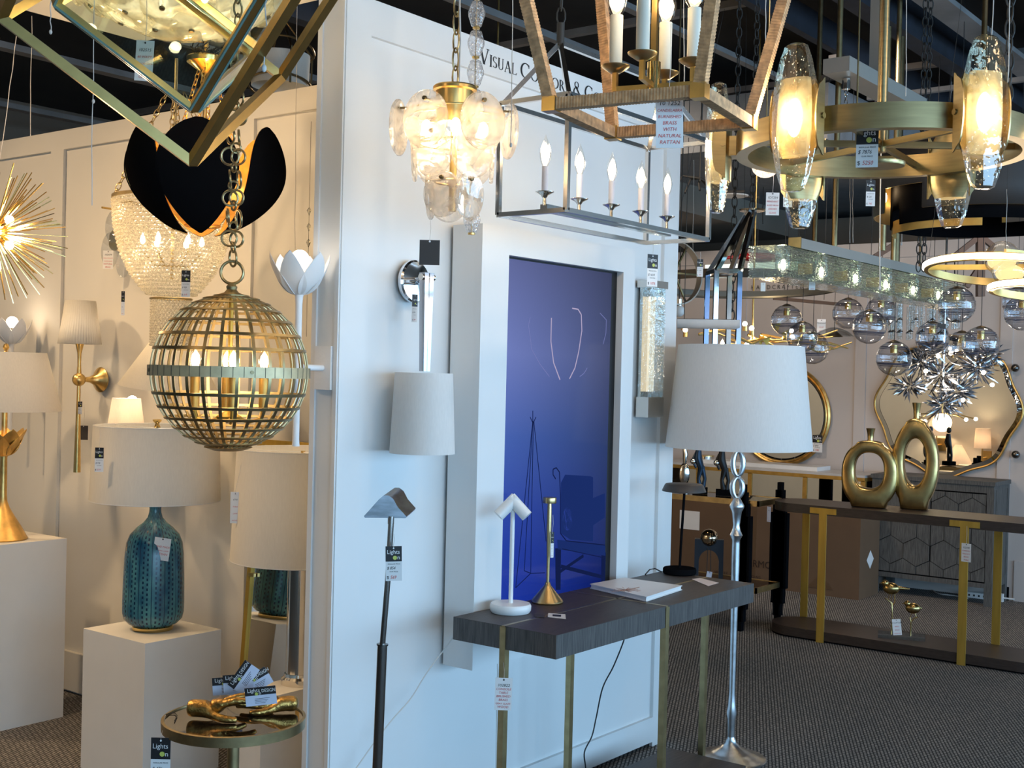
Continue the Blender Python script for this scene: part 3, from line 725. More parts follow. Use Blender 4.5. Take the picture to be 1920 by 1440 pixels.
hang_card('price_tag', 'small shop price tag hanging from the long-tailed brass sconce', tb_+Vector((-.02,-.045,-.10)), .019, .058, 'shop', ('345','229'), .07)
hang_card('price_tag', 'plain dark tag beside the tail of the brass sconce', PX(157, 798, 3.42), .042, .068, 'dark', (), .10, mat='dkcard')

# --- cone shade swing sconce
t = thing('cone_shade_sconce', 'tilted cone-shaded wall lamp partly hidden behind the brass globe', 'wall light', PX(318, 700, 3.45), -PI/2)
T = Matrix.Rotation(.10, 4, 'Y')
q = parent_matrix(t).inverted() @ PX(320, 680, 3.22)
MB(Matrix.Translation(q) @ T).lathe([(.205,-.105),(.055,.14),(.053,.14),(.203,-.105),(.205,-.105)], 48).build('shade', M['linen'], t)
MB(Matrix.Translation(q) @ T).ring((0,0,.14), .054, .004, seg=24).build('shade_ring', M['dbrass'], t)
MB().tube([(0,.0,-.06), (0,-.05,-.06), q+Vector((0,0,-.06)), q+Vector((0,0,.02))], .006).build('arm', M['abrass'], t)
MB().box((0,-.005,-.06), (.07,.012,.11)).build('back_plate', M['abrass'], t)
lamp(parent_matrix(t) @ q, 2.5, (1,.72,.40), .03)

# --- pedestals
def pedestal(label, x0, y0, x1, y1, h, grp='square white pedestals'):
    m = MB().span((x0, y0, 0), (x1, y1, h)); return tagit(m.build('pedestal', M['ped'], None), label, 'pedestal', grp)
pedestal('tall white square pedestal at the left edge under the gold lotus lamp', 2.76, 4.98, 3.205, 5.42, .81)
pedestal('low white square pedestal under the teal ceramic lamp', 2.85, 3.90, 3.21, 4.30, .553)
pedestal('low cream pedestal beside the display wall under the silver column lamp', 2.90, 3.30, 3.27, 3.46, .44)

# --- gold lotus lamp
g = PZ(3, 1012, .81); L0 = W(3, 1003, 5.37)
gl = Vector((2.985, 5.165, .81)); u0 = W(4, 1003, 5.5)
t = thing('gold_lotus_lamp', 'gold leaf lotus-stem table lamp with wide tapered cream shade, left edge', 'table lamp', (u0.x, u0.y+.0, .81), FACE)
MB().lathe([(0,0),(.105,0),(.108,.006),(.10,.02),(.078,.06),(.05,.105),(.030,.14),(.019,.17),(.0165,.20),(.0150,.36),(.018,.385),(0,.385)], 40).build('base', M['gold'], t)
for i in range(7):
    a_ = 2*PI*i/7+.1
    def fn(u, v):
        s = u; w = .052*math.sin(PI*s**.8)**.75 if s < 1 else 0; out = .014+.062*math.sin(min(1, s*.85)*PI/2)+.022*s*s; y = (v*2-1)*w
        return Matrix.Rotation(a_, 3, 'Z') @ Vector((out-y*y*5, y, .372+.125*s**1.15))
    MB().grid(fn, 12, 8, .0025).build('petal', M['gold'], t, smooth=60)
MB().cyl((0,0,.38), (0,0,.80), .012).build('stem', M['gold'], t)
s_ = MB().lathe([(.242,.575),(.172,.835),(.170,.835),(.240,.575),(.242,.575)], 64).build('shade', M['linen'], t)
MB().lathe([(0,.83),(.012,.832),(.006,.84),(.014,.855),(.010,.87),(0,.875)], 16).build('finial', M['brass'], t)
m = MB()
for k in range(3): m.tube([(0,0,.828), (.17*math.cos(k*2.1), .17*math.sin(k*2.1), .83)], .0015, 5)
m.build('shade_spider', M['brass'], t)
lamp(parent_matrix(t) @ Vector((0,0,.70)), 2.2, (1,.74,.46), .04)

# --- teal ceramic lamp, and its twin that only the mirror shows
def teal_lamp():
    t = thing('teal_ceramic_lamp', 'teal ceramic bottle lamp with carved stripes, white drum shade and gold foot on low pedestal', 'table lamp', (3.03, 4.10, .553), FACE)
    MB().lathe([(0,0),(.078,0),(.080,.004),(.080,.014),(.076,.018),(0,.018)], 48).build('gold_foot', M['brass2'], t)
    MB().lathe([(.072,.018),(.095,.026),(.113,.045),(.1185,.07),(.119,.11),(.1175,.20),(.1135,.30),(.108,.345),(.095,.378),(.070,.405),(.045,.425),(.029,.445),(.0235,.465),(.0225,.48),(.026,.50),(.028,.51),(0,.512)], 72).build('body', M['teal'], t)
    MB().cyl((0,0,.50), (0,0,.78), .010).build('neck_rod', M['brass'], t)
    s = MB().lathe([(.252,.515),(.2425,.808),(.2405,.808),(.250,.515),(.252,.515)], 72).build('shade', M['linen'], t)
    MB().ring((0,0,.808), .2415, .0018, seg=60).build('top_trim', M['wshade'], s); MB().ring((0,0,.515), .251, .0018, seg=60).build('bottom_trim', M['wshade'], s)
    m = MB()
    for k in range(3): m.tube([(0,0,.80), (.12*math.cos(k*2.1+.5), .12*math.sin(k*2.1+.5), .80), (.241*math.cos(k*2.1+.5), .241*math.sin(k*2.1+.5), .806)], .002, 5)
    m.build('shade_spider', M['white'], t)
    MB().lathe([(0,.80),(.014,.803),(.009,.812),(.008,.818),(.017,.828),(.018,.834),(0,.836)], 20).build('finial', M['brass2'], t)
    MB().lathe([(.004,.64),(.03,.67),(.03,.70),(.004,.73)], 16).build('bulb', M['bulbw'], t)
    return t
tl = teal_lamp(); lamp(Vector((3.03, 4.10, .553+.70)), 1.6, (1,.80,.56), .04)
hang_card('price_tag', 'shop price tag hanging on the drum shade of the teal lamp', tl.location+Vector((0,0,.735)) - _F*.247 - _R*.145, .033, .092, 'shop', ('778','519'), .075)
hang_card('swing_tag', 'square white swing tag tied to the neck of the teal lamp', tl.location+Vector((0,0,.375)) - _F*.10 + _R*.062, .064, .088, 'plain', ('', 'HAND MADE', 'CERAMIC LAMP', 'ARTISAN', ''), .12, cat='tag', tilt=.12, stringto=tl.location+Vector((0,0,.49))-_F*.03+_R*.02)
p2 = pedestal('white pedestal reflected in the narrow standing mirror', 1.75, 5.42, 2.15, 5.82, .44)
dup(tl, (1.95, 5.62, .44), FACE, 'second teal ceramic lamp, seen only as a reflection in the mirror')

# --- lit small lamp behind
q = W(236, 805, 5.35)
t = thing('small_lit_lamp', 'small glowing lamp with pale pink shade behind the teal lamp', 'table lamp', (q.x, q.y, 1.10), FACE)
zz = q.z-1.10
MB().lathe([(.083,zz-.03),(.060,zz+.135),(.0585,zz+.135),(.0815,zz-.03),(.083,zz-.03)], 48).build('shade', M['pshade'], t)
MB().ball((.025,0,zz+.125), .022).build('bulb', M['bulbw'], t)
MB().cyl((0,0,.012), (0,0,zz+.05), .006).build('stem', M['brass'], t)
MB().cyl((0,0,0), (0,0,.012), .05).build('base', M['brass'], t)
lamp(parent_matrix(t) @ Vector((.0,0,zz+.07)), 2.2, (1,.72,.44), .03)
tagit(MB().span((q.x-.06, q.y-.09, 1.07), (3.475, q.y+.09, 1.10)).build('wall_shelf', M['ped'], None), 'little white wall shelf hidden behind the teal lamp shade', 'shelf')

# --- second drum lamp, silver column, on the cream pedestal
q = Vector((3.14, 3.375, .44))
t = thing('silver_column_lamp', 'mirror-sided silver column lamp with big drum shade half behind the display wall', 'table lamp', q, FACE)
MB().lathe([(0,0),(.062,0),(.062,.022),(.052,.03),(.050,.04),(0,.04)], 40).build('foot', M['nickel'], t)
MB().cyl((0,0,.04), (0,0,.44), .046, seg=40).build('column', M['nickel'], t)
MB().lathe([(.046,.44),(.048,.442),(.048,.455),(0,.46)], 40).build('column_cap', M['brass2'], t)
MB().cyl((0,0,.45), (0,0,.86), .008).build('neck_rod', M['brass'], t)
s = MB().lathe([(.256,.46),(.240,.865),(.238,.865),(.254,.46),(.256,.46)], 72).build('shade', M['linen'], t)
MB().ring((0,0,.865), .239, .0018, seg=60).build('top_trim', M['wshade'], s); MB().ring((0,0,.46), .255, .0018, seg=60).build('bottom_trim', M['wshade'], s)
m = MB()
for k in range(3): m.tube([(0,0,.855), (.238*math.cos(k*2.1+1), .238*math.sin(k*2.1+1), .86)], .002, 5)
m.build('shade_spider', M['white'], t)
lamp(q+Vector((0,0,.70)), 1.8, (1,.80,.56), .04)
hang_card('price_tag', 'white tag on black string hanging from the silver column lamp shade', t.location + Vector((0,0,.72)) - _F*.14 - _R*.215, .034, .112, 'stock', ('6793','TABLE','LAMP','NICKEL'), .13, stringto=t.location+Vector((0,0,.87))-_F*.14-_R*.19)

# --- narrow brass mirror leaning on the wing wall
z0, z1 = .02, 1.30
ya, yb = PX(473, 1100, 3.38).y, 3.34
t = thing('leaning_mirror', 'narrow gilt-framed mirror with brass clip leaning behind the drum lamps', 'mirror', (3.32, (ya+yb)/2, z0), -PI/2)
hw_ = (ya-yb)/2; TL = Matrix.Rotation(-math.radians(4.2), 4, 'X')
MB(TL).box((0, 0, (z1-z0)/2), (2*hw_-.02, .008, z1-z0-.02)).build('mirror_pane', M['mirror'], t)
m = MB(TL); m.box((-hw_, 0, (z1-z0)/2), (.022, .03, z1-z0)).box((hw_, 0, (z1-z0)/2), (.022, .03, z1-z0)).box((0, 0, z1-z0), (2*hw_+.022, .03, .022)).box((0, 0, .012), (2*hw_+.022, .03, .022))
m.build('frame', M['bgold'], t)
MB(TL).box((-hw_+.02, -.014, PX(485,1075,3.40).z-z0), (.035, .012, .014)).build('clip', M['brass'], t)

# --- round side table with hands and cards
T0 = Vector((W(439, 1343, 3.4).x, W(439, 1343, 3.4).y, 0)); zt = .634
t = thing('round_side_table', 'round side table with black glass top, bronze rim and single post', 'side table', T0, FACE)
MB().lathe([(0,zt-.006),(.186,zt-.006),(.186,zt),(0,zt)], 72).build('glass_top', M['dkglass'], t)
MB().lathe([(.186,zt-.024),(.194,zt-.024),(.195,zt+.003),(.187,zt+.004),(.186,zt-.024)], 72).lathe([(0,zt-.014),(.187,zt-.014),(.187,zt-.008),(0,zt-.008)], 48).build('rim', M['abrass'], t)
MB().cyl((0,0,.02), (0,0,zt-.014), .0165, seg=28).build('post', M['abrass'], t)
MB().lathe([(0,0),(.15,0),(.152,.008),(.14,.016),(.02,.024),(0,.024)], 48).build('foot', M['abrass'], t)

def hand(name, label, loc, rz, mirror=1, scale=1.0, pose=0):
    """open sculpted hand lying on its edge: wrist, palm, four fingers, thumb"""
    t = thing(name, label, 'sculpture', loc, rz, 'pair of gilded hand sculptures')
    joints = [Vector((-.085, 0, .026)), Vector((-.05, 0, .028)), Vector((-.015, 0, .032))]
    V = []; E = []; R = []
    def add(p, r, parent=None):
        V.append(Vector(p)*scale if True else p); R.append(r*scale)
        if parent is not None: E.append((parent, len(V)-1))
        return len(V)-1
    m_ = mirror
    w0 = add((-.088, 0, .030), .027); w1 = add((-.06, 0, .030), .025, w0); p0 = add((-.028, 0, .030), .024, w1); p1 = add((-.004, 0, .033), .022, p0)
    fingers = [((.018,.020*m_,.046),(.052,.022*m_,.056),(.082,.020*m_,.054),(.108,.016*m_,.047)), ((.02,.006*m_,.050),(.058,.004*m_,.064),(.090,.0,.062),(.118,-.004*m_,.053)),
               ((.02,-.010*m_,.046),(.054,-.014*m_,.053),(.082,-.018*m_,.050),(.104,-.021*m_,.042)), ((.014,-.022*m_,.036),(.038,-.028*m_,.038),(.058,-.033*m_,.034),(.074,-.037*m_,.028))]
    if pose == 1: fingers = [tuple((x, y, max(.011, z*.45)) for x, y, z in f) for f in fingers]
    for f in fingers:
        i = p1
        for k, q in enumerate(f): i = add(q, (.0115, .0102, .0092, .0072)[k], i)
    i = p0
    for k, q in enumerate(((-.012, .030*m_, .018), (.014, .044*m_, .013), (.038, .050*m_, .011), (.058, .050*m_, .010))): i = add(q, (.013, .0115, .0100, .0078)[k], i)
    me = bpy.data.meshes.new('hand'); me.from_pydata([tuple(v) for v in V], E, []); o = bpy.data.objects.new('hand', me); C.objects.link(o)
    sk = o.modifiers.new('s', 'SKIN'); sk.use_smooth_shade = True
    for d, r in zip(me.skin_vertices[0].data, R): d.radius = (r, r)
    me.skin_vertices[0].data[0].use_root = True
    sb = o.modifiers.new('d', 'SUBSURF'); sb.levels = 2; sb.render_levels = 2
    dg = bpy.context.evaluated_depsgraph_get(); dg.update(); ev = o.evaluated_get(dg); nm = bpy.data.meshes.new_from_object(ev)
    lo = min(v.co.z for v in nm.vertices)
    for v in nm.vertices: v.co.z -= lo
    bpy.data.objects.remove(o); nm.materials.append(M['goldhand'])
    for p in nm.polygons: p.use_smooth = True
    h = bpy.data.objects.new('hand', nm); C.objects.link(h); h.parent = t
    return t
M['goldhand'] = P('rough_gilding', (.50, .30, .09), .34, 1, vary=.35, scale=60, bump=.8, bscale=90)
hl = PZ(409, 1347, zt); hr = PZ(508, 1335, zt)
hand('hand_sculpture', 'gilded open hand lying palm-in on the left of the black glass table', (hl.x, hl.y, zt+.001), FACE+.10, -1, 1.0)
hand('hand_sculpture', 'gilded hand facing the other, at the right of the black glass table', (hr.x, hr.y, zt+.001), FACE+PI-.02, 1, .9, 1)
def biz(u, v, d, rotz, tilt, label, w=.085, h=.05):
    c = W(u, v, d); t = thing('business_card', label, 'card', c, FACE+rotz, 'shop business cards in the hands')
    T = Matrix.Rotation(-tilt, 4, 'Y')
    MB(T).box((0,0,0), (w, .0006, h)).build('card', M['lilcard'], t)
    MB(T).box((0,-.0005,h*.28), (w, .0004, h*.44)).build('header', M['ink'], t)
    X, Z = T @ Vector((1,0,0)), T @ Vector((0,0,1)); m = MB()
    text_mb(m, 'Lights', h*.30, T @ Vector((-w*.42,-.001,h*.24)), X, Z); text_mb(m, 'n', h*.30, T @ Vector((-w*.06,-.001,h*.07)), X, Z); text_mb(m, 'DESIGN', h*.26, T @ Vector((w*.04,-.001,h*.2)), X, Z, sx=.85)
    m.build('shop_lettering', M['cardtext'], t)
    c0 = T @ Vector((-w*.13,-.0012,h*.14)); MB().add([c0+(X*math.cos(a)+Z*math.sin(a))*h*.09 for a in [2*PI*k/16 for k in range(16)]], [tuple(range(16))]).build('lime_letter_o', M['lime'], t)
    m = MB()
    for i in range(4): m.add([T @ Vector(p) for p in ((-w*.2,-.0006,-h*(.12+.08*i)), (w*(.28-.05*i),-.0006,-h*(.12+.08*i)), (w*(.28-.05*i),-.0006,-h*(.14+.08*i)), (-w*.2,-.0006,-h*(.14+.08*i)))], [(0,1,2,3)])
    m.build('fine_print', M['gun'], t)
biz(427, 1286, 3.47, .05, .08, 'business card furthest left, mostly behind the others')
biz(447, 1281, 3.455, .0, .10, 'business card second from the left, tucked behind the tilted one')
biz(457, 1270, 3.44, .0, .98, 'steeply tilted business card rising above the gilded hand')
biz(484, 1276, 3.46, .1, .55, 'blank-looking business card half hidden at the back of the fan', .07)
biz(489, 1305, 3.36, .0, .13, 'level business card held in front under the gilded finger')
q = PZ(543, 1320, zt)
t = thing('paper_slip', 'small pink and white slip lying at the right of the black glass table', 'tag', (q.x, q.y, zt+.0008), FACE-.2)
MB().box((0,0,.0004), (.035,.022,.0006)).build('slip', M['card'], t); MB().box((0,0,.0010), (.022,.012,.0004)).build('print', M['pinkcard'], t)
q = W(302, 1383, 3.27)
hang_card('price_tag', 'shop price tag hanging off the left of the round side table', q, .052, .13, 'shop', ('476','317'), .05, stringto=PZ(310, 1340, zt+.006))
m = MB(); q0 = PZ(310, 1340, zt+.006); m.tube([q0, PZ(318, 1337, zt+.003), PZ(328, 1337, zt+.003), PZ(332, 1342, zt+.003), PZ(327, 1352, zt+.003)], .0012, 6); tagit(m.build('cord_knot', M['wire'], None), 'dark knotted tag cord lying on the left of the black glass table', 'cord')

# --- brass globe pendant with ring chain
def globe():
    c = W(431, 697, 3.3); R_ = .2075
    t = thing('brass_globe_pendant', 'large brass strap globe pendant with candle bulbs inside and heavy ring chain', 'pendant light', c, FACE)
    lat = [-76, -66, -56, -46, -36.5, -27, -16.5, 16.5, 28, 40, 51, 61, 70, 78]
    for a in lat:
        a = math.radians(a); r, z = R_*math.cos(a), R_*math.sin(a); hwid = .0040
        n = Vector((math.cos(a), 0, math.sin(a))); tt = Vector((-math.sin(a), 0, math.cos(a)))
        pr = []
        for s, o in ((-1,0),(1,0),(1,.0022),(-1,.0022),(-1,0)):
            p = Vector((r,0,z)) + tt*(s*hwid) + n*o; pr.append((p.x, p.z))
        MB().lathe(pr, 72).build('hoop', M['abrass'], t)
    for k in range(30):
        az = 2*PI*k/30; m = MB(); vs = []; fs = []
        n = 26
        for i in range(n+1):
            a = math.radians(-78+156*i/n); d = Vector((math.cos(a)*math.cos(az), math.cos(a)*math.sin(az), math.sin(a))); s = Vector((-math.sin(az), math.cos(az), 0))
            for q, o in ((-1,-.0022),(1,-.0022),(1,0),(-1,0)): vs.append(d*(R_+o) + s*(q*.0042))
        for i in range(n):
            for j in range(4): l = (j+1)%4; fs.append((i*4+j, i*4+l, i*4+4+l, i*4+4+j))
        m.add(vs, fs).build('strap', M['abrass'], t)
    MB().lathe([(R_+.001,-.014),(R_+.0045,-.014),(R_+.0045,.014),(R_+.001,.014),(R_+.001,-.014)], 96).build('equator_band', M['band'], t)
    for k in range(48):
        a = 2*PI*k/48; d = Vector((math.cos(a), math.sin(a), 0)); MB().bar(d*(R_+.0046)+Vector((0,0,-.0135)), d*(R_+.0046)+Vector((0,0,.0135)), .0012).build('band_seam', M['wire'], t)
    for k in range(4):
        a = 2*PI*k/4+5.2; d = Vector((math.cos(a), math.sin(a), 0)); MB().cyl(d*(R_+.004), d*(R_+.0065), .0045).build('rivet', M['dbrass'], t)
    MB().lathe([(0,R_*.985),(.03,R_*.982),(.046,R_*.972),(.046,R_*.98),(.02,R_+.004),(.013,R_+.012),(.015,R_+.02),(.006,R_+.03),(0,R_+.03)], 32).build('top_cap', M['abrass'], t)
    MB().lathe([(.035,-R_*.985),(.062,-R_*.965),(.064,-R_*.975),(.036,-R_-.004),(.035,-R_*.985)], 40).build('bottom_ring', M['abrass'], t)
    MB().cyl((0,0,-.12), (0,0,R_), .0065).build('stem', M['bgold'], t)
    MB().lathe([(0,-.135),(.03,-.13),(.034,-.12),(.012,-.105),(0,-.105)], 24).build('hub', M['bgold'], t)
    for k in range(4):
        a = -PI/2+k*PI/2+.32; d = Vector((math.cos(a), math.sin(a), 0))
        MB().tube([Vector((0,0,-.115))+d*.01, d*.05+Vector((0,0,-.135)), d*.085+Vector((0,0,-.125)), d*.09+Vector((0,0,-.10))], .005, 8).build('arm', M['bgold'], t)
        MB().cyl(d*.09+Vector((0,0,-.10)), d*.09+Vector((0,0,.0)), .0125).build('candle_sleeve', M['goldp'], t)
        candle_bulb(t, d*.09+Vector((0,0,.0)), .075, .0165)
        lamp(parent_matrix(t) @ (d*.09+Vector((0,0,.035))), 1.7, (1,.68,.34), .015)
    MB().ring((0,0,R_+.058), .030, .0042, (0,1,0), 28).build('hanging_ring', M['abrass'], t)
    z = R_+.095; k = 0; top = 3.82-c.z
    rnd = random.Random(5)
    # doubled chain of large and small rings
    while z < .90:
        big = k % 2 == 0; r = .0215 if big else .012
        for s in (-1, 1) if (big and k > 1) else (0,):
            MB().ring((s*.011+rnd.uniform(-.003,.003), rnd.uniform(-.006,.006), z+rnd.uniform(-.004,.004)), r*rnd.uniform(.9,1.08), .0032, (rnd.uniform(-.5,.5), 1, .1) if (k//2) % 2 else (1, rnd.uniform(.2,.9), .1), 22).build('chain_ring', M['abrass'], t)
        z += .030 if big else .024; k += 1
    m = MB(); chain_mb(m, (0,0,z-.01), (0,0,top), .045, .026, .003); m.build('chain', M['abrass'], t)
M['band'] = P('pale_brass_band', (.60,.50,.30), .5, .5, vary=.15, scale=25)
globe()
# plain hanging strings of the left wing
def string_at(label, u0, v0, u1, v1, d, r=.0011, mat='string', knot=False, group='loose strings in the left wing'):
    a, b = W(u0, v0, d), W(u1, v1, d); up = Vector((b.x*0+a.x, a.y, 3.84)) if v0 < 0 else None
    n = 7; rnd = random.Random(int(u0*7+v1)); pts = [a.lerp(b, i/n)+Vector((rnd.uniform(-.002,.002), rnd.uniform(-.002,.002), 0)) for i in range(n+1)]
    if up is not None: pts.insert(0, up)
    m = MB().tube(pts, r, 6)
    t = thing('hanging_string', label, 'string', (b.x, b.y, b.z)); m.build('string', M[mat], t, True)
    if knot: MB().ball(b if knot == 'end' else W(*knot, d), (.004,.004,.006), 10, 6).build('knot', M[mat], t, True)
    return t
string_at('white string with frayed end hanging left of the black petal pendant', 177, -10, 171, 385, 3.2, .0012, knot=(175,190))
string_at('short white cord ending in a metal clip, top left', 96, -10, 95, 60, 3.0, .0013, knot='end')
string_at('white string crossing the brass cube to a tasselled end', 500, -10, 495, 128, 1.85, .0010, knot='end')
string_at('thin wire nearest the left edge above the starburst', 32, 60, 0, 300, 4.7, .0014)
string_at('thin wire hanging straight just left of the wall stile', 60, 30, 57, 255, 5.0, .0014)
string_at('thin wire hanging between petal pendant and display wall end', 557, -10, 553, 490, 4.6, .0010)
hang_card('price_tag', 'white stock tag with red handwriting seen through the glass lantern', W(273, 76, 2.75), .040, .090, 'stock', ('102515','60 WATT','CANDELABRA','BRASS','CLEAR'), .10, tilt=.04)
hang_card('price_tag', 'pink-lettered tag hanging from the clear glass disc sconce', PX(203, 470, 3.36), .047, .084, 'stock', ('102479','WALL SCONCE','CLEAR GLASS','NATURAL','BRASS'), .18)
hang_card('price_tag', 'small shop tag hanging in front of the bead basket', W(349, 507, 4.45), .032, .096, 'shop', ('928','619'), .22)
hang_card('price_tag', 'tiny shop tag hanging low at the left of the bead basket', W(231, 546, 4.6), .013, .09, 'shop', ('395','259'), .22)
# crystals peeking past the end of the display wall
t = thing('crystal_drop_string', 'string of small crystal drops beside the end of the display wall', 'crystal string', W(578, 470, 4.3), FACE)
m = MB(); m.tube([(0,0,.45), (0,0,-.30)], .0008, 4); m.build('wire', M['wire'], t)
for k in range(5): MB().lathe([(0,.012),(.008,0),(0,-.02)], 6, (0,0,.14-.055*k)).build('crystal_drop', M['crystal'], t)
# lantern seen past the top of the wing wall
t = thing('hanging_lantern', 'dim lantern with curved dark frame above the wing wall', 'lantern', W(525, 155, 6.3), FACE)
m = MB(); m.ring((0,0,.16), .17, .006, (0,.25,1), 30); m.ring((0,0,-.02), .16, .006, (0,.25,1), 30)
for k in range(4): a_ = k*PI/2+.5; m.tube([(.165*math.cos(a_), .165*math.sin(a_), -.03), (.17*math.cos(a_), .17*math.sin(a_), .15), (.02*math.cos(a_), .02*math.sin(a_), .32)], .006, 6)
m.build('frame', M['dbrass'], t); MB().lathe([(.145,-.02),(.15,.14),(.148,.14),(.143,-.02),(.145,-.02)], 32).build('linen_drum', M['linen'], t)
MB().cyl((0,0,.3),(0,0,3.84-W(525,155,6.3).z), .005).build('stem', M['dbrass'], t)
# ================================================================== display wall and its fittings
# --- boxed screen
bx0, bx1, by, bz0, bz1 = 3.217, 4.185, 2.61, .60, 2.105
sx0, sx1, sz0, sz1 = PY(941, 700, by+.02).x, PY(1158, 640, by+.02).x, .70, PY(942, 478, by+.02).z
t = thing('display_screen', 'tall portrait screen in a white box frame with a blue shop reflection of a bench painted on as glow', 'screen', (bx0, by, bz0), 0)
def L_(x, y, z): return (x-bx0, y-by, z-bz0)
yb_ = by+.0301
m = MB(); m.span(L_(bx0, yb_, bz0), L_(bx0+.012, YW, bz1)).span(L_(bx1-.012, yb_, bz0), L_(bx1, YW, bz1)).span(L_(bx0+.012, yb_, bz1-.012), L_(bx1-.012, YW, bz1)).span(L_(bx0+.012, yb_, bz0), L_(bx1-.012, YW, bz0+.012))
m.build('box_sides', M['paint2'], t)
m = MB(); m.span(L_(bx0, by, bz0), L_(sx0, by+.03, bz1)).span(L_(sx1, by, bz0), L_(bx1, by+.03, bz1)).span(L_(sx0, by, sz1), L_(sx1, by+.03, bz1)).span(L_(sx0, by, bz0), L_(sx1, by+.03, sz0))
m.build('box_front', M['paint2'], t)
MB().span(L_(sx0, by+.0305, sz0), L_(sx1, by+.05, sz1)).build('bezel', M['blackm'], t)
def screenmat():  # blue gradient painted as glow for the reflection and haze on the screen
    m, t_, b = nt('painted_screen_reflection'); N = t_.nodes; L = t_.links
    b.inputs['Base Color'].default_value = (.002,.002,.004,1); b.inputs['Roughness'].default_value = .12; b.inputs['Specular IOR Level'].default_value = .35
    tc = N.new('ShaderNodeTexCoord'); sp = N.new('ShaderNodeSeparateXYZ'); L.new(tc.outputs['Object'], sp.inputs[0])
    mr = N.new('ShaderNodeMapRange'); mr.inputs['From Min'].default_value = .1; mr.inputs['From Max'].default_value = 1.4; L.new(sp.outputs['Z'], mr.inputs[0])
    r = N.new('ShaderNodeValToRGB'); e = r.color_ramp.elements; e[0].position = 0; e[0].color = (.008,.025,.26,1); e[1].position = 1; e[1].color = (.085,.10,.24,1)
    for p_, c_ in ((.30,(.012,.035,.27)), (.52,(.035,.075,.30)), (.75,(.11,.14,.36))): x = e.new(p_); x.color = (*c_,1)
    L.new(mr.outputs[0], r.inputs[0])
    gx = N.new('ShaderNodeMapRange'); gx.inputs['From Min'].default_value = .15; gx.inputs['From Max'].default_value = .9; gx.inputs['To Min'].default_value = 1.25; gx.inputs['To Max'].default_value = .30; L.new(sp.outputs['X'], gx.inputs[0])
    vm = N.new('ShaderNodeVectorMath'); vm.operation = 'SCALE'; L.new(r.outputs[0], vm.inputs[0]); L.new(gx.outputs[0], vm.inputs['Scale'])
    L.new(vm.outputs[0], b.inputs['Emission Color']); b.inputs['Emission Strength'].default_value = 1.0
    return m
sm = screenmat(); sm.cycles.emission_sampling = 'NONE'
sy = by+.0255
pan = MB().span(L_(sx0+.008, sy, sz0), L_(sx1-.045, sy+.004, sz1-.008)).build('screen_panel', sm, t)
def S_(u, v): q = PY(u, v, sy-.0006); return Vector(L_(q.x, q.y, q.z))
E1 = EM('screen_dark_line', (.006,.012,.06), 1); E2 = EM('screen_reflected_bench', (.010,.025,.13), 1); E3 = EM('screen_bright_line', (.42,.36,.52), 1); E4 = EM('screen_soft_line', (.17,.19,.42), 1); E5 = EM('screen_violet', (.035,.07,.42), 1)
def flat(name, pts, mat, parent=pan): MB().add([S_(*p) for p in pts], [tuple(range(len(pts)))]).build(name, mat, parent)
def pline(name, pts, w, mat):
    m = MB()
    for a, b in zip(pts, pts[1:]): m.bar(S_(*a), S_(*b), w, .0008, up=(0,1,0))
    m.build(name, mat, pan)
# bench of the shop reflection, painted on the screen as glowing flats
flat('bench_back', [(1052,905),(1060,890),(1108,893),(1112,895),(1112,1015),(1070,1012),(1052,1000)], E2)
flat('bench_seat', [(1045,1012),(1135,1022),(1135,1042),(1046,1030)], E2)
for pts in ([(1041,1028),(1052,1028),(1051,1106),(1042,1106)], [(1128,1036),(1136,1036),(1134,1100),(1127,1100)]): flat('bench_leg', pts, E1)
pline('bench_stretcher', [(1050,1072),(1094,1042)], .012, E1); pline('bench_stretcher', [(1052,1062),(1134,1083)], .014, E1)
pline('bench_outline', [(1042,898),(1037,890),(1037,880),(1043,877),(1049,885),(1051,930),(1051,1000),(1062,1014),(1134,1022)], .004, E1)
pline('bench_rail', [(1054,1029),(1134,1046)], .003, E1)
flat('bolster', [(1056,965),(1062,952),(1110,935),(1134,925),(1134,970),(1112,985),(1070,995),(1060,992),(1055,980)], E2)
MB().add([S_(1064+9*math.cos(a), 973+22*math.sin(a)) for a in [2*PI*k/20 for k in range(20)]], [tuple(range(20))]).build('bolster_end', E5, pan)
# tripod lamp of the shop reflection, painted on as glowing lines
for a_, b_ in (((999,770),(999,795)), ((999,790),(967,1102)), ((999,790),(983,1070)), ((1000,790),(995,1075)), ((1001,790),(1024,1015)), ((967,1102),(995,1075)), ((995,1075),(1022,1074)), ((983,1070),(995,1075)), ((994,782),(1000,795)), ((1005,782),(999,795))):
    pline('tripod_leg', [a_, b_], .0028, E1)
# bright curves of the reflected ribbon pendant, painted on the screen
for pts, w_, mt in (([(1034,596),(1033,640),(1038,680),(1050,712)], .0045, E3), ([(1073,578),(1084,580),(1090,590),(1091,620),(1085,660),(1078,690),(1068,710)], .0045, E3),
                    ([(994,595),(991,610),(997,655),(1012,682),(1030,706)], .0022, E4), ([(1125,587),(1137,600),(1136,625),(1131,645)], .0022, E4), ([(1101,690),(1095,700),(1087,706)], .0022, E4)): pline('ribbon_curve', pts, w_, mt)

M['dchrome'] = P('chrome_dark_reflection', (.42,.42,.44), .08, 1)  # chrome darkened in its colour to stand for dark reflections
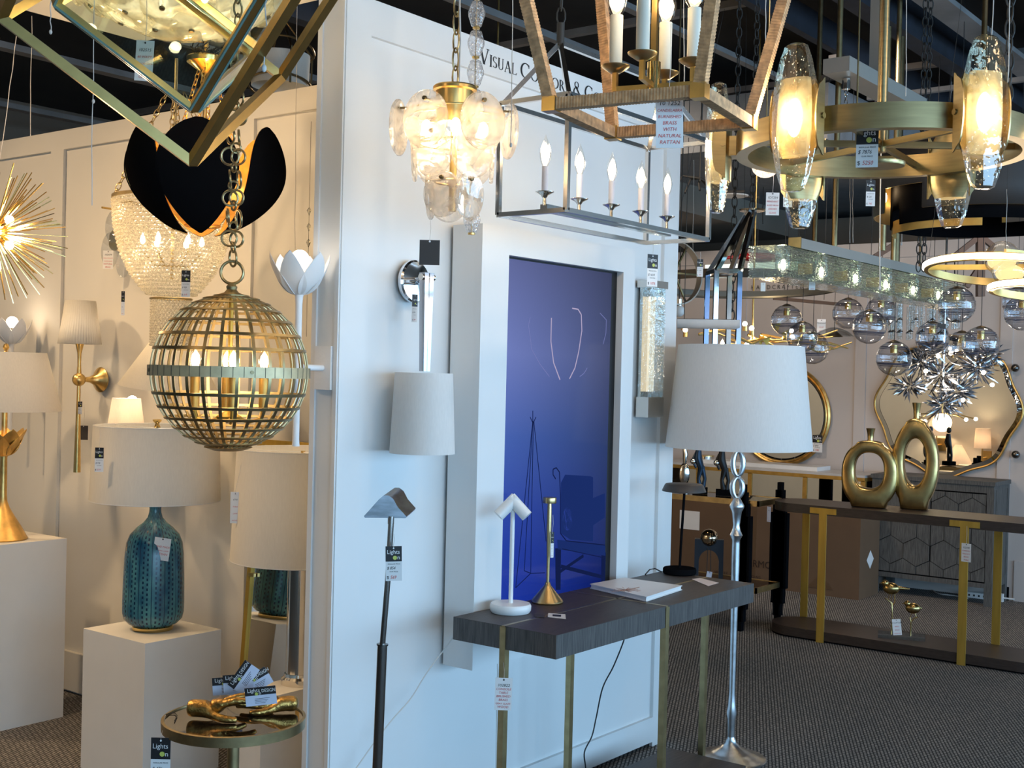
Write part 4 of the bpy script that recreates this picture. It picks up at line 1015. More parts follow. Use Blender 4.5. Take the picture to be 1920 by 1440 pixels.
# --- chrome sconce with tapered white shade
q = PY(772, 528, YW)
t = thing('chrome_arm_sconce', 'chrome wall sconce with round plate, forked arm and tapered white shade', 'wall light', q, 0)
MB().lathe([(0,0),(.067,0),(.070,.006),(.070,.016),(.064,.021),(0,.023)], 48, (0,0,0), (0,-1,0)).build('back_plate', M['chrome'], t)
iv = parent_matrix(t).inverted(); j = iv @ PY(800, 520, YW-.11)
MB().cyl((0,-.02,0), (j.x*.5, -.06, 0), .012).build('arm', M['chrome'], t); MB().cyl((j.x*.5,-.06,0), j, .009).build('arm', M['chrome'], t)
e = iv @ PY(796, 696, YW-.11)
for s in (-1, 1): MB().add([j+Vector(p) for p in ((s*.012-.010,-.012,.014),(s*.012+.010,-.012,.014),(s*.012+.010,.012,.014),(s*.012-.010,.012,.014))]+[e+Vector(p) for p in ((s*.006-.009,-.010,0),(s*.006+.009,-.010,0),(s*.006+.009,.010,0),(s*.006-.009,.010,0))], [(0,1,2,3),(4,7,6,5),(0,4,5,1),(1,5,6,2),(2,6,7,3),(3,7,4,0)]).build('fork_blade', M['dchrome'], t)
MB().cyl(j+Vector((-.028,0,0)), j+Vector((.032,0,0)), .011).build('pivot', M['nickel'], t)
b0 = (iv @ PY(787, 850, YW-.115)).z; b1 = (iv @ PY(787, 699, YW-.115)).z; cx = e.x-.008
MB().lathe([(.105,b0),(.093,b1),(.0915,b1),(.1035,b0),(.105,b0)], 64, (cx, -.115, 0)).build('shade', M['wshade'], t)
MB().lathe([(0,b1-.012),(.0915,b1-.012),(.0915,b1-.010),(0,b1-.010)], 40, (cx,-.115,0)).build('diffuser', M['wshade'], t)
MB().cyl((cx,-.115,b0-.004), (cx,-.115,b0+.004), .012).build('finial', M['nickel'], t)
hang_card('price_tag', 'small shop tag hanging behind the arm of the chrome sconce', PY(778, 552, YW-.045), .022, .09, 'shop', ('598','399'), .05, rz=-.2)
# --- crystal rod sconce
q0, q1 = PY(1212, 530, YW), PY(1212, 778, YW)
t = thing('ribbed_glass_sconce', 'rectangular wall sconce of clear glass rods with nickel caps, right end of display wall', 'wall light', (q0.x, YW, q1.z), 0)
hh = q0.z-q1.z; wd = .125
MB().box((0,-.006,hh/2), (.09,.012,hh-.03)).build('back_plate', M['nickel'], t)
MB().box((0,-.032,.035), (wd,.06,.085)).build('bottom_block', M['nickel'], t)
MB().box((0,-.032,hh-.01), (wd+.01,.07,.03)).build('top_cap', M['nickel'], t)
for k in range(18):
    x = -wd/2+.004+k*(wd-.008)/17; MB().cyl((x,-.058,.075), (x,-.058,hh-.022), .0036, seg=10).build('glass_rod', M['prism'], t)
for k in range(7):
    for s in (-1,1): MB().cyl((s*(wd/2-.003),-.052+.007*k,.075), (s*(wd/2-.003),-.052+.007*k,hh-.022), .0033, seg=8).build('glass_rod', M['prism'], t)
MB().box((0,-.03,hh/2+.02), (.04,.012,hh-.16)).build('lamp_strip', EM('soft_strip', (1,.84,.6), 1.3), t)
lamp(Vector((q0.x, YW-.035, q0.z-.07)), .25, (1,.8,.55), .01)
hang_card('price_tag', 'shop price tag hanging from the chrome linear lantern', PY(1224, 477, 2.3), .047, .115, 'shop', ('1614','1076'), .04, rz=-.35)

# --- pendant of clear glass discs
def disc_pendant():
    c = W(850, 300, 3.35)
    t = thing('glass_disc_pendant', 'three-tier pendant of swirled clear glass discs on a brass frame', 'pendant light', c, facing(850))
    ppm = 2312/3.35
    def disc(x, y, z, r, a, tl=0, sc_=1.0):
        T = Matrix.Translation((x, y, z)) @ Matrix.Rotation(a, 4, 'Z') @ Matrix.Rotation(PI/2+tl, 4, 'Y')
        pr = [(0,.0035),(r*.55,.0045),(r*.8,.0065),(r*.95,.0075),(r,.004),(r*1.0,-.001),(r*.95,-.0035),(r*.8,-.002),(r*.55,-.001),(0,-.001)]
        d = MB(T @ Matrix.Diagonal((1.12, 1, 1, 1))).lathe(pr, 40).build('glass_disc', M['swirl'], t)
        MB(T @ Matrix.Translation((-r*.78,0,0))).lathe([(0,.014),(.0055,.012),(.0065,.006),(.003,.004),(.003,-.03),(0,-.03)], 12).build('brass_pin', M['dbrass'], d)
    for k in range(6):
        a = -PI/2+.0+(k-.5)*PI/3; disc(.148*math.cos(a), .148*math.sin(a), .083, .068, a + (.0 if k in (0,1) else .28*(-1)**k))
    for k in range(6):
        a = -PI/2+k*PI/3-.55; disc(.105*math.cos(a), .105*math.sin(a), .010, .064, a, .05)
    for k in range(5):
        a = -PI/2+k*2*PI/5-.45; disc(.060*math.cos(a), .060*math.sin(a), -.100, .056, a, .05)
    MB().lathe([(0,.20),(.056,.20),(.060,.196),(.060,.188),(.052,.185),(.050,.13),(.045,.10),(0,.10)], 40).build('cap', M['brass'], t)
    MB().cyl((0,0,-.14), (0,0,.12), .010).build('stem', M['brass'], t)
    for R_, z in ((.135,.125),(.095,.045),(.05,-.06)): MB().ring((0,0,z), R_, .003, seg=36).build('disc_ring', M['brass'], t)
    for k in range(6):
        a = k*PI/3; d = Vector((math.cos(a), math.sin(a), 0)); MB().tube([d*.02+Vector((0,0,.14)), d*.13+Vector((0,0,.126))], .003, 6).build('ring_arm', M['brass'], t); MB().tube([d*.01+Vector((0,0,.06)), d*.095+Vector((0,0,.046))], .003, 6).build('ring_arm', M['brass'], t)
    for k in range(6):
        a = -PI/2+k*PI/3+.05; d = Vector((math.cos(a), math.sin(a), 0))
        MB().ball(d*.088+Vector((0,0,.075)), (.014,.014,.022)).build('bulb', M['bulb'], t)
    for k in range(3):
        a = k*2.1; d = Vector((math.cos(a), math.sin(a), 0)); lamp(parent_matrix(t) @ (d*.088+Vector((0,0,.06))), 1.1, (1,.78,.5), .02)
    m = MB(); chain_mb(m, (0,0,.20), (0,0,3.84-c.z), .062, .022, .0028, 12); m.build('chain', M['abrass'], t)
    MB().tube([(.01,0,.19)]+[(.012*math.sin(k*1.3), .012*math.cos(k*1.9), .2+.12*k) for k in range(1,12)], .0025, 6).build('flex_cord', M['string'], t)
disc_pendant()
hang_card('card_tag', 'dark brown square card hanging below the glass disc pendant', W(806, 450, 3.35), .055, .068, 'dark', (), .06, mat='dkcard', cat='tag')
t = string_at('plain white cord with brass end hanging over the right glass disc', 960, -10, 958, 272, 3.05, .0012, knot='end')
# --- bead column pendant behind
M['beadglass'] = GL('bead_glass', (.93,.93,.94), 2.0, milk=.22, mcol=(.9,.88,.88), wave=1, wscale=60)
c = W(884, 440, 3.72); top = 3.84
t = thing('bead_column_pendant', 'clear faceted glass bead column hanging behind the glass disc pendant', 'pendant light', c, FACE)
ppm = 2312/3.72
MB().cyl((0,0,.0), (0,0,top-c.z), .0022, seg=8).build('rod', M['abrass'], t)
z = 0.0; k = 0
while z < top-c.z-.09:
    MB().lathe([(.006,z+.004),(.0155,z+.008),(.0255,z+.040),(.026,z+.050),(.0165,z+.080),(.008,z+.084)], 12).build('glass_bead', M['beadglass'], t, smooth=20)
    MB().lathe([(0,z-.002),(.011,z),(.011,z+.005),(0,z+.007)], 14).build('brass_washer', M['brass'], t)
    z += .0885; k += 1

# --- rattan lantern
def rattan():
    cc = Vector((2.3235, 1.414, 2.165)); rz = math.radians(9.6)
    t = thing('rattan_lantern', 'rattan-wrapped open lantern with four ivory candles and brass corners, top centre', 'lantern', cc, rz)
    h = .166; H_ = .44; H2 = h+.085; w = .024; rnd = random.Random(2)
    low = [Vector((x*h, y*h, .012)) for x, y in ((-1,-1),(1,-1),(1,1),(-1,1))]
    up = [Vector((x*H2, y*H2, H_)) for x, y in ((-1,-1),(1,-1),(1,1),(-1,1))]
    def wrapped(p, q, name):
        p, q = Vector(p), Vector(q); n = int((q-p).length/.0068); t_ = (q-p).normalized(); a = t_.cross(Vector((0,0,1))) if abs(t_.z) < .9 else t_.cross(Vector((1,0,0))); a.normalize(); b = a.cross(t_)
        vs = []; fs = []
        for i in range(n*2+1):
            c = p + (q-p)*(i/(n*2)); s = w/2*(1.045 if i % 2 else .965)
            for x, y in ((-1,-1),(1,-1),(1,1),(-1,1)): vs.append(c + a*x*s + b*y*s)
        for i in range(n*2):
            for k in range(4): l = (k+1)%4; fs.append((i*4+k, i*4+l, i*4+4+l, i*4+4+k))
        fs += [(0,1,2,3), tuple(n*8+k for k in range(4))]
        return MB().add(vs, fs).build(name, M['rattan'], t, smooth=15)
    for i in range(4):
        j = (i+1) % 4; wrapped(low[i], low[j], 'base_rail'); wrapped(up[i], up[j], 'top_rail'); wrapped(low[i], up[i], 'post')
        MB().box(low[i], (.031,.031,.031)).build('brass_corner', M['brass'], t); MB().box(up[i], (.031,.031,.031)).build('brass_corner', M['brass'], t)
        wrapped(up[i], (up[i].x*.12, up[i].y*.12, H_+.26), 'roof_rail')
    MB().box((0,0,H_+.27), (.06,.06,.03)).build('roof_cap', M['brass'], t)
    MB().box((0,0,(.05+H_+.27)/2), (.0125,.0125,H_+.22)).build('stem', M['brass'], t)
    MB().cyl((0,0,.055), (0,0,.125), .015).build('hub', M['brass2'], t)
    base = FACE - rz
    for k, a in enumerate((-106, -16, 74, 164)):
        a = math.radians(a) + base + math.atan((960-1222)/F_PX); d = Vector((math.cos(a), math.sin(a), 0)); e = d*.088
        m = MB(); m.bar(d*.01+Vector((0,0,.072)), e+Vector((0,0,.072)), .0105); m.bar(e+Vector((0,0,.067)), e+Vector((0,0,.112)), .0105); m.build('arm', M['brass'], t)
        MB().lathe([(0,.108),(.012,.108),(.031,.121),(.032,.124),(.012,.115),(0,.114)], 28, e).build('drip_cup', M['abrass'], t)
        MB().cyl(e+Vector((0,0,.114)), e+Vector((0,0,.235)), .0145, seg=22).build('candle_sleeve', M['ivory'], t)
        g = candle_bulb(t, e+Vector((0,0,.235)), .10, .0245)
        if k != 1: lamp(parent_matrix(t) @ (e+Vector((0,0,.275))), 3.0, (1,.70,.38), .02)
    m = MB(); chain_mb(m, (0,0,H_+.28), (0,0,3.84-cc.z), .05, .028, .003); m.build('chain', M['brass'], t)
rattan()
hang_card('price_tag', 'tall white tag with red capitals hanging inside the rattan lantern', W(1255, 168, 2.62), .058, .124, 'stock', ('10 1252','CANDELABRA','BURNISHED','BRASS','WITH','NATURAL','RATTAN'), .14, tilt=-.03)

M['lchrome'] = P('soft_chrome', (.80,.78,.75), .20, 1)
# --- chrome linear lantern
def linear():
    z0 = 2.0725; x0, x1, y0, y1 = 2.92, 3.77, 2.06, 2.31; z1 = z0+.335
    t = thing('chrome_linear_lantern', 'long polished nickel open lantern with a row of candles before the display wall', 'lantern', ((x0+x1)/2, (y0+y1)/2, z0), 0)
    cx, cy = (x0+x1)/2, (y0+y1)/2; a, b = (x1-x0)/2, (y1-y0)/2; s = .014
    lo = [Vector((x*a, y*b, s/2)) for x, y in ((-1,-1),(1,-1),(1,1),(-1,1))]
    hi = [p+Vector((0,0,z1-z0)) for p in lo]
    for i in range(4):
        j = (i+1)%4
        MB().bar(lo[i], lo[j], s).build('base_rail', M['lchrome'], t); MB().bar(hi[i], hi[j], s).build('top_rail', M['lchrome'], t); MB().bar(lo[i], hi[i], s).build('post', M['lchrome'], t)
    for sx in (-1, 1):
        for y in (-1, 1): MB().bar((sx*a, y*b, z1-z0), (sx*.30, 0, z1-z0+.20), s).build('roof_bar', M['lchrome'], t)
        MB().cyl((sx*.30,0,z1-z0+.19), (sx*.30,0,z1-z0+.26), .012).build('roof_socket', M['wire'], t)
        m = MB(); chain_mb(m, (sx*.30,0,z1-z0+.26), (sx*.30,0,3.84-z0), .055, .026, .003); m.build('chain', M['wire'], t)
    MB().bar((-.30,0,z1-z0+.20), (.30,0,z1-z0+.20), s).build('ridge_bar', M['lchrome'], t)
    MB().box((0,0,.028), (2*a-.12, .026, .022)).build('candle_bar', M['lchrome'], t)
    for u, v in ((1021,362),(1086,375),(1146,386),(1201,398),(1250,408)):
        q = PY(u, v, cy); x = q.x-cx; z = q.z-z0
        MB().lathe([(0,.035),(.006,.035),(.005,z-.015),(.008,z-.012),(.012,z-.006),(.028,z+.002),(.0285,z+.004),(.01,z),(0,z)], 24, (x,0,0)).build('drip_cup', M['nickel'], t)
        MB().cyl((x,0,z), (x,0,z+.080), .0095, seg=18).build('candle_sleeve', M['lilac'], t)
        candle_bulb(t, (x,0,z+.080), .095, .0175)
    for x in (-.35, 0, .35): lamp(parent_matrix(t) @ Vector((x, 0, .21)), 3.2, (1,.74,.46), .02)
    return t
linear()

# --- console table
cx0, cx1, cy0, cy1, ch, ct = 3.10, 4.44, 2.185, 2.60, .80, .073
cm, cy_ = (cx0+cx1)/2, (cy0+cy1)/2
t = thing('console_table', 'dark grey wood console table with brass inlay strips, brass legs and low shelf', 'console table', (cm, cy_, 0), 0)
def half(name, xa, xb, ya, yb, z, th, mt):
    return MB().span((xa-cm, ya-cy_, z-th), (xb-cm, yb-cy_, z)).build(name, M[mt], t)
g_ = .0065
for xa, xb in ((cx0, cm-g_), (cm+g_, cx1)):
    for ya, yb in ((cy0, cy_-g_), (cy_+g_, cy1)):
        half('top_block', xa, xb, ya, yb, ch-.0015, ct, 'dkwood'); half('top_veneer', xa, xb, ya, yb, ch, .0015, 'dkwoodtop')
MB().span((-(cx1-cx0)/2, -g_, ch-ct), ((cx1-cx0)/2, g_, ch+.0006)).build('inlay_strip', M['abrass'], t)
MB().span((-g_, -(cy1-cy0)/2, ch-ct), (g_, (cy1-cy0)/2, ch+.0006)).build('inlay_strip', M['abrass'], t)
for x, y in ((cx0+.008, cy_), (cx1-.008, cy_), (cm, cy0+.008), (cm, cy1-.008)):
    MB().box((x-cm, y-cy_, (ch-.003)/2), (.0225, .0225, ch-.003)).build('leg', M['abrass'], t)
MB().span((3.52-cm, 2.165-cy_, .06), (4.37-cm, 2.51-cy_, .10)).build('low_shelf', M['dkwoodtop'], t)
# two-headed white lamp
q = PZ(957, 1148, ch)
t = thing('two_head_lamp', 'white table lamp with two cylinder heads on a thin post, left end of console', 'table lamp', (q.x, q.y, ch+.001), facing(957))
MB().lathe([(0,0),(.064,0),(.069,.008),(.070,.022),(.066,.030),(0,.031)], 48).build('base', M['white'], t)
MB().cyl((0,0,.03), (.0,0,.355), .0075, seg=18).build('post', M['white'], t)
for s in (-1, 1): MB().cyl((s*-.010,.0,.385), (s*.048,-.016,.325), .0205, seg=28).build('lamp_head', M['white'], t)
M['abrass2'] = P('soft_brass', (.58,.42,.20), .3, 1, vary=.06)
# brass rechargeable lamp
q = PZ(1026, 1130, ch)
t = thing('cone_foot_lamp', 'slim brass table lamp with cone foot and small round cap on console', 'table lamp', (q.x, q.y, ch+.001), facing(1024))
MB().lathe([(0,0),(.054,0),(.056,.004),(.054,.010),(.012,.060),(.008,.072),(0,.072)], 48).build('cone_foot', M['abrass2'], t)
MB().lathe([(.0055,.07),(.006,.16),(.009,.25),(.008,.33),(.007,.352),(0,.352)], 20).build('post', M['abrass2'], t)
MB().lathe([(0,.350),(.0232,.350),(.0238,.352),(.0238,.368),(.0232,.370),(0,.370)], 36).build('cap', M['abrass2'], t)
hang_card('price_tag', 'narrow shop tag hanging on the post of the slim brass lamp', t.location+Vector((0,0,.25))-_F*.016+_R*.012, .013, .09, 'shop', ('330','198'), .06, rz=facing(1024)+.6)
# black disc lamp
q = PZ(1274, 1076, ch)
t = thing('disc_head_lamp', 'black table lamp with flat disc head at the far end of the console', 'table lamp', (q.x, q.y, ch+.001), facing(1274))
MB().lathe([(0,0),(.064,0),(.068,.004),(.068,.020),(.065,.024),(0,.025)], 48).build('base', M['blackp'], t)
MB().tube([(0,0,.02),(.004,.0,.15),(.012,0,.34)], .0055, 12).build('post', M['blackp'], t)
MB().lathe([(0,.342),(.072,.335),(.090,.338),(.088,.345),(.078,.365),(.074,.368),(0,.371)], 56, (.010,0,0)).build('disc_head', M['bronze'], t)
m = MB(); m.tube([PZ(1240,1072,ch+.005), PZ(1228,1066,ch+.006), PZ(1218,1068,ch+.004), PZ(1210,1077,ch+.004)], .0028, 7); tagit(m.build('power_cord', M['cordblk'], None), 'short black cord leaving the base of the black disc lamp', 'cord')  # power cord of the disc lamp, kept as its own object
# book
q = [PZ(u, v, ch) for u, v in ((1106,1104),(1212,1129),(1279,1107),(1170,1092))]
cbk = sum(q, Vector())/4
t = thing('sketch_book', 'white hardcover book with rust-coloured branching print lying on console', 'book', (cbk.x, cbk.y, ch+.001), 0)
qq = [Vector((p.x-cbk.x, p.y-cbk.y, 0)) for p in q]
MB().prism([p+Vector((0,0,0)) for p in qq], (0,0,.003)).build('cover', M['white'], t)
MB().prism([p*.975+Vector((0,0,.003)) for p in qq], (0,0,.012)).build('pages', M['card'], t)
top_ = MB().prism([p+Vector((0,0,.015)) for p in qq], (0,0,.003)).build('cover', M['white'], t)
rb = random.Random(9); m = MB(); b0_ = PZ(1172, 1107, ch+.018); b0_ = Vector((b0_.x-cbk.x, b0_.y-cbk.y, .0185))
for k in range(26):
    a = 2*PI*k/26+rb.uniform(-.1,.1); p = Vector(b0_); r = rb.uniform(.010,.022)
    for s in range(3):
        n_ = p + Vector((math.cos(a)*r*1.5, math.sin(a)*r*.9, 0)); m.bar(p, n_, .0012, .0004); p = n_; a += rb.uniform(-.6,.6)
m.build('branch_print', P('rust_print', (.42,.20,.13), .6), t)
def flat_tag(name, label, pts, z, mat, hdr=None, cat='price tag'):
    t = thing(name, label, cat, tuple(PZ(pts[0][0], pts[0][1], z)), 0); inv = parent_matrix(t).inverted()
    a = [inv @ PZ(u, v, z) for u, v in pts]; MB().prism(a, (0,0,.0008)).build('card', M[mat], t)
    if hdr: b = [inv @ PZ(u, v, z) + Vector((0,0,.001)) for u, v in hdr]; MB().prism(b, (0,0,.0004)).build('print', M['ink'], t)
    return t
flat_tag('price_tag', 'white and black tag lying flat between the two lamps on console', [(1028,1150),(1060,1152),(1061,1161),(1027,1157)], ch+.0012, 'card', [(1036,1152.5),(1052,1153.5),(1052,1157),(1036,1156)])
flat_tag('price_tag', 'dark shop tag lying on the console left of the white one', [(1001,1151),(1022,1153),(1021,1158),(1003,1157)], ch+.0012, 'dkcard', None)
q = [(1297,1086),(1312,1084),(1348,1093),(1328,1099)]
t = flat_tag('price_tag', 'pinkish curled tag lying at the far end of the console', q, ch+.0012, 'pinkcard')
hang_card('price_tag', 'handwritten pink and white stock tag tied to the console table leg', W(945, 1271, 3.80), .053, .100, 'stock', ('102822','CONSOLE','TABLE','BRUSHED','BRASS','GRAY GLAZE','WOOD'), .085, rz=facing(945), tilt=.02, stringto=Vector((3.095, 2.385, .685)))
# power cords of the lamps
def cord(label, pts, r, mat):
    m = MB(); P_ = []
    for i in range(len(pts)-1):      # catmull-rom
        p0, p1, p2, p3 = pts[max(i-1,0)], pts[i], pts[i+1], pts[min(i+2,len(pts)-1)]
        for k in range(6):
            s = k/6; P_.append(.5*((2*p1)+(p2-p0)*s+(2*p0-5*p1+4*p2-p3)*s*s+(3*p1-p0-3*p2+p3)*s**3))
    P_.append(pts[-1]); m.tube(P_, r, 7); return tagit(m.build('power_cord', M[mat], None), label, 'cord')
cord('black cord hanging in a slack curve under the console table', [PY(u, v, y) for u, v, y in ((1172,1190,2.55),(1168,1206,2.55),(1150,1250,2.58),(1130,1290,2.6),(1118,1345,2.62),(1110,1380,2.62),(1096,1410,2.62),(1098,1440,2.62))]+[Vector((PY(1100,1450,2.62).x, 2.62, .004))], .0028, 'cordblk')
cord('white cord sagging along the wall from the console to the lower left', [PY(u, v, y) for u, v, y in ((862,1178,2.60),(835,1215,2.66),(800,1262,2.68),(770,1310,2.69),(735,1350,2.69),(700,1395,2.69),(668,1440,2.69),(640,1475,2.69))], .0022, 'string')
cord('grey cord dropping behind the left console leg', [PY(u, v, 2.66) for u, v in ((932,1215),(933,1260),(932,1300),(931,1380),(930,1440),(929,1480))], .0022, 'string')

# --- pharmacy floor lamp
def pharmacy():
    d = 3.1; top = W(734, 968, d); foot = PZ(690, 1440+ (0), 0); mid = W(717, 1210, d); low = W(707, 1450, d)
    dirn = (low-mid).normalized(); base = low + dirn*(low.z/(-dirn.z))
    t = thing('pharmacy_floor_lamp', 'dark chrome floor lamp with small trough head before the display wall', 'floor lamp', (base.x, base.y, 0), facing(720))
    inv = parent_matrix(t).inverted()
    MB().lathe([(0,0),(.12,0),(.122,.008),(.11,.014),(.015,.022),(0,.022)], 48).build('base', M['gun'], t)
    MB().tube([inv @ base+Vector((0,0,.01)), inv @ mid], .0125, 20).build('lower_pole', M['gunpole'], t)
    MB().cyl(inv @ mid, inv @ (mid+(top-mid)*.012), .0145).build('collar', M['gun'], t)
    MB().tube([inv @ mid, inv @ W(727, 1090, d), inv @ top], .0072, 18).build('upper_pole', M['gunpole'], t)
    # trough head, axis running away to the right
    pr = [(-.052,-.004),(-.054,0),(-.034,.022),(-.018,.040),(-.006,.050),(.006,.050),(.018,.042),(.030,.022),(.052,0),(.050,-.004)]
    hd = inv @ W(723, 968, d); ax = Vector((.028, .085, .012)); 
    vs = []; fs = []; n = len(pr)
    for s in (0, 1):
        for x, z in pr: vs.append(hd + ax*s + Vector((x*(1 if s == 0 else .95), 0, z*1.05)))
    fs = [tuple(range(n)), tuple(range(n, 2*n))] + [(i, i+1, n+i+1, n+i) for i in range(n-1)]
    MB().add(vs, fs).build('trough_head', M['steel'], t)
    MB().cyl(hd+ax*.5+Vector((0,0,-.03)), hd+ax*.5+Vector((0,0,.02)), .008).build('head_socket', M['gun'], t)
M['gunpole'] = P('smoked_chrome', (.36,.33,.31), .12, 1); M['steel'] = P('aged_steel', (.22,.23,.25), .28, 1, vary=.3, scale=18, stretch=(1,1,4))
pharmacy()
hang_card('price_tag', 'shop price tag tied to the pole of the dark chrome floor lamp', W(738, 1024, 3.05), .040, .086, 'shop', ('854','569'), .03, rz=facing(735), tilt=-.03)

# --- twisted silver floor lamp
def twist_lamp():
    t = thing('tapered_shade_floor_lamp', 'silver leaf floor lamp with looped stem and wide tapered white shade', 'floor lamp', (4.70, 2.40, 0), FACE)
    MB().lathe([(0,0),(.148,0),(.150,.006),(.143,.012),(.122,.015),(.115,.022),(.088,.028),(.08,.035),(.045,.052),(.024,.070),(.020,.085),(0,.085)], 64).build('base', M['silver'], t)
    z = lambda v: W(1370, v, 5.18).z
    MB().lathe([(.019,.08),(.013,.10),(.0145,z(1385)),(.0165,z(1352)),(.022,z(1338)),(.0165,z(1325)),(.0125,z(1300)),(.0145,z(1170)),(.017,z(1060)),(.0165,z(1018)),(.017,z(1013)),(.027,z(1004)),(.017,z(994)),(.014,z(985)),(.021,z(960)),(.030,z(952)),(.031,z(948)),(.012,z(933)),(0,z(932))], 24).build('pole', M['silver'], t)
    for va, vb in ((934,895),(893,845)):
        za, zb = z(va), z(vb); h = (zb-za)/2; c = (za+zb)/2
        m = MB(); n = 30; pts = []; rs = []
        for k in range(n):
            w = 2*PI*k/n; pts.append(Vector((.021*math.cos(w), .0, c+h*.96*math.sin(w)))); rs.append(.0075+.005*abs(math.cos(w)))
        m.tube(pts, rs, 12, True)
        m.build('stem_loop', M['silver'], t)
    zt_, zb_ = z(648), z(840)
    MB().cyl((0,0,z(846)), (0,0,zt_-.02), .012).build('neck', M['silver'], t)
    MB().lathe([(.306,zb_),(.262,zt_),(.260,zt_),(.304,zb_),(.306,zb_)], 80).build('shade', M['wshade'], t)
    m = MB()
    for k in range(3): m.tube([(0,0,zt_-.02), (.259*math.cos(k*2.1), .259*math.sin(k*2.1), zt_-.01)], .0025, 5)
    m.build('shade_spider', M['silver'], t)
    MB().tube([(.262,.0,z(828)),(.264,0,z(828)+.01)], .012, 10).build('bulb_glint', M['white'], t) if False else None
    lamp(Vector((4.70, 2.40, (zt_+zb_)/2)), 1.0, (1,.85,.7), .05)
twist_lamp()

# --- crystal ring chandelier
def crystal_ring():
    c = W(1652, 280, 3.1); c.z = 2.20
    t = thing('crystal_ring_chandelier', 'brushed brass ring chandelier with six tall bubbled crystals, upper right', 'chandelier', c, facing(1652))
    Rr = .355; hb = .058/2
    MB().lathe([(Rr,-hb),(Rr+.004,-hb),(Rr+.004,hb),(Rr,hb),(Rr-.022,hb),(Rr-.026,hb),(Rr-.026,-hb),(Rr-.022,-hb),(Rr,-hb)], 96).build('ring_band', M['cbrass'], t)
    MB().cyl((0,0,-.02), (0,0,3.84-c.z), .0125, seg=24).build('stem', M['cbrass'], t)
    MB().lathe([(0,-.055),(.058,-.055),(.06,-.05),(.06,-.045),(0,-.045)], 40).build('hub_disc', M['cbrass'], t)
    for k in range(3):
        a = k*PI/3+.25; d = Vector((math.cos(a), math.sin(a), 0)); m = MB(); m.bar(-d*(Rr-.02), d*(Rr-.02), .011, .016); m.build('cross_arm', M['cbrass'], t)
    for k in range(6):
        a = -PI/2-PI/6+.04 + k*PI/3; T = Matrix.Rotation(a, 4, 'Z') @ Matrix.Translation((Rr+.052, 0, 0))
        # local: x radial, y tangential, z up
        def sec(z): 
            s = abs(z)/.168; return (1 - s**2.4*.55)
        zs = [-.168,-.163,-.13,-.08,-.03,.03,.08,.13,.163,.168]; vs = []; fs = []
        for i, z in enumerate(zs):
            w = .052*sec(z); d_ = .030*sec(z)**.7
            if i in (0, len(zs)-1): w *= .72; d_ *= .6
            for x, y in ((-1,-.45),(-1,.45),(-.45,1),(.45,1),(1,.45),(1,-.45),(.45,-1),(-.45,-1)): vs.append((x*d_, y*w, z))
        for i in range(len(zs)-1):
            for q in range(8): l = (q+1)%8; fs.append((i*8+q, i*8+l, i*8+8+l, i*8+8+q))
        fs += [tuple(range(8)), tuple(8*(len(zs)-1)+q for q in range(8))]
        cr = MB(T).add(vs, fs).build('crystal', M['bubble'], t, smooth=28)
        cvs = []; cfs = []; cz = [-.088,-.07,-.03,.03,.07,.088]
        for z in cz:
            s_ = sec(z)
            for x, y in ((-1,-.45),(-1,.45),(-.45,1),(.45,1),(1,.45),(1,-.45),(.45,-1),(-.45,-1)): cvs.append((x*.020*s_, y*.040*s_, z))
        for i in range(len(cz)-1):
            for q in range(8): l = (q+1)%8; cfs.append((i*8+q, i*8+l, i*8+8+l, i*8+8+q))
        cfs += [tuple(range(8)), tuple(8*(len(cz)-1)+q for q in range(8))]
        MB(T).add(cvs, cfs).build('frosted_core', M['frost'], cr)
        MB(T).ball((.0,0,0), (.010,.020,.045), 16, 10).build('light_strip', M['glow'], cr)
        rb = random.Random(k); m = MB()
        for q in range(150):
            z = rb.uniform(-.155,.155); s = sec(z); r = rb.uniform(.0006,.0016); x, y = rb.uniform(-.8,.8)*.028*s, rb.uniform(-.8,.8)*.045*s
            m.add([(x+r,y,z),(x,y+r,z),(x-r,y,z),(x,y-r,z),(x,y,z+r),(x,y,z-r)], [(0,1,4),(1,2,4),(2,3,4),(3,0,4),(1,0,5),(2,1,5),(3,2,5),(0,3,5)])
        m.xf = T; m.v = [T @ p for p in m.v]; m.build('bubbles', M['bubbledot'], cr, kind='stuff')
        # curved bracket behind
        def br(u, v):
            z = (u*2-1)*.088; y = (v*2-1)*.060*(1-.32*abs(u*2-1)**3); return T @ Vector((-.036+.016*(v*2-1)**2, y, z))
        MB().grid(br, 12, 10, .004).build('bracket', M['cbrass'], t, smooth=60)
        MB(T).box((-.044,0,0), (.03,.062,.05)).build('bracket_block', M['cbrass'], t)
        for s in (-1, 1):
            m = MB(T); m.prism([(-.046+.060*(.5+.5*math.cos(w_))*(1 if abs(math.sin(w_))<.8 else .8)-.004, s*.058, .088*math.sin(w_)) for w_ in [-PI/2+PI*q/14 for q in range(15)]] , (0, s*.0035, 0)); m.build('side_plate', M['cbrass'], t)
        for s in (-1, 1): MB(T).cyl((-.018,s*.058,0), (-.018,s*.066,0), .007).build('bolt', M['cbrass'], t)
        lamp(parent_matrix(t) @ (T @ Vector((.05,0,0))), 2.0, (1,.78,.48), .03)
M['cbrass'] = P('brushed_champagne_brass', (.50,.38,.19), .34, 1, vary=.10, scale=40, stretch=(.3,.3,3))
M['frost'] = GL('frosted_glass', (1,.97,.88), .4, milk=.42, mcol=(.98,.90,.72), wscale=8)
M['bubble'] = GL('bubbled_crystal', (1,.965,.84), 1.5, wave=.5, wscale=30)
M['beadglass'] = GL('bead_glass', (.93,.93,.94), 2.0, milk=.22, mcol=(.9,.88,.88), wave=1, wscale=60)
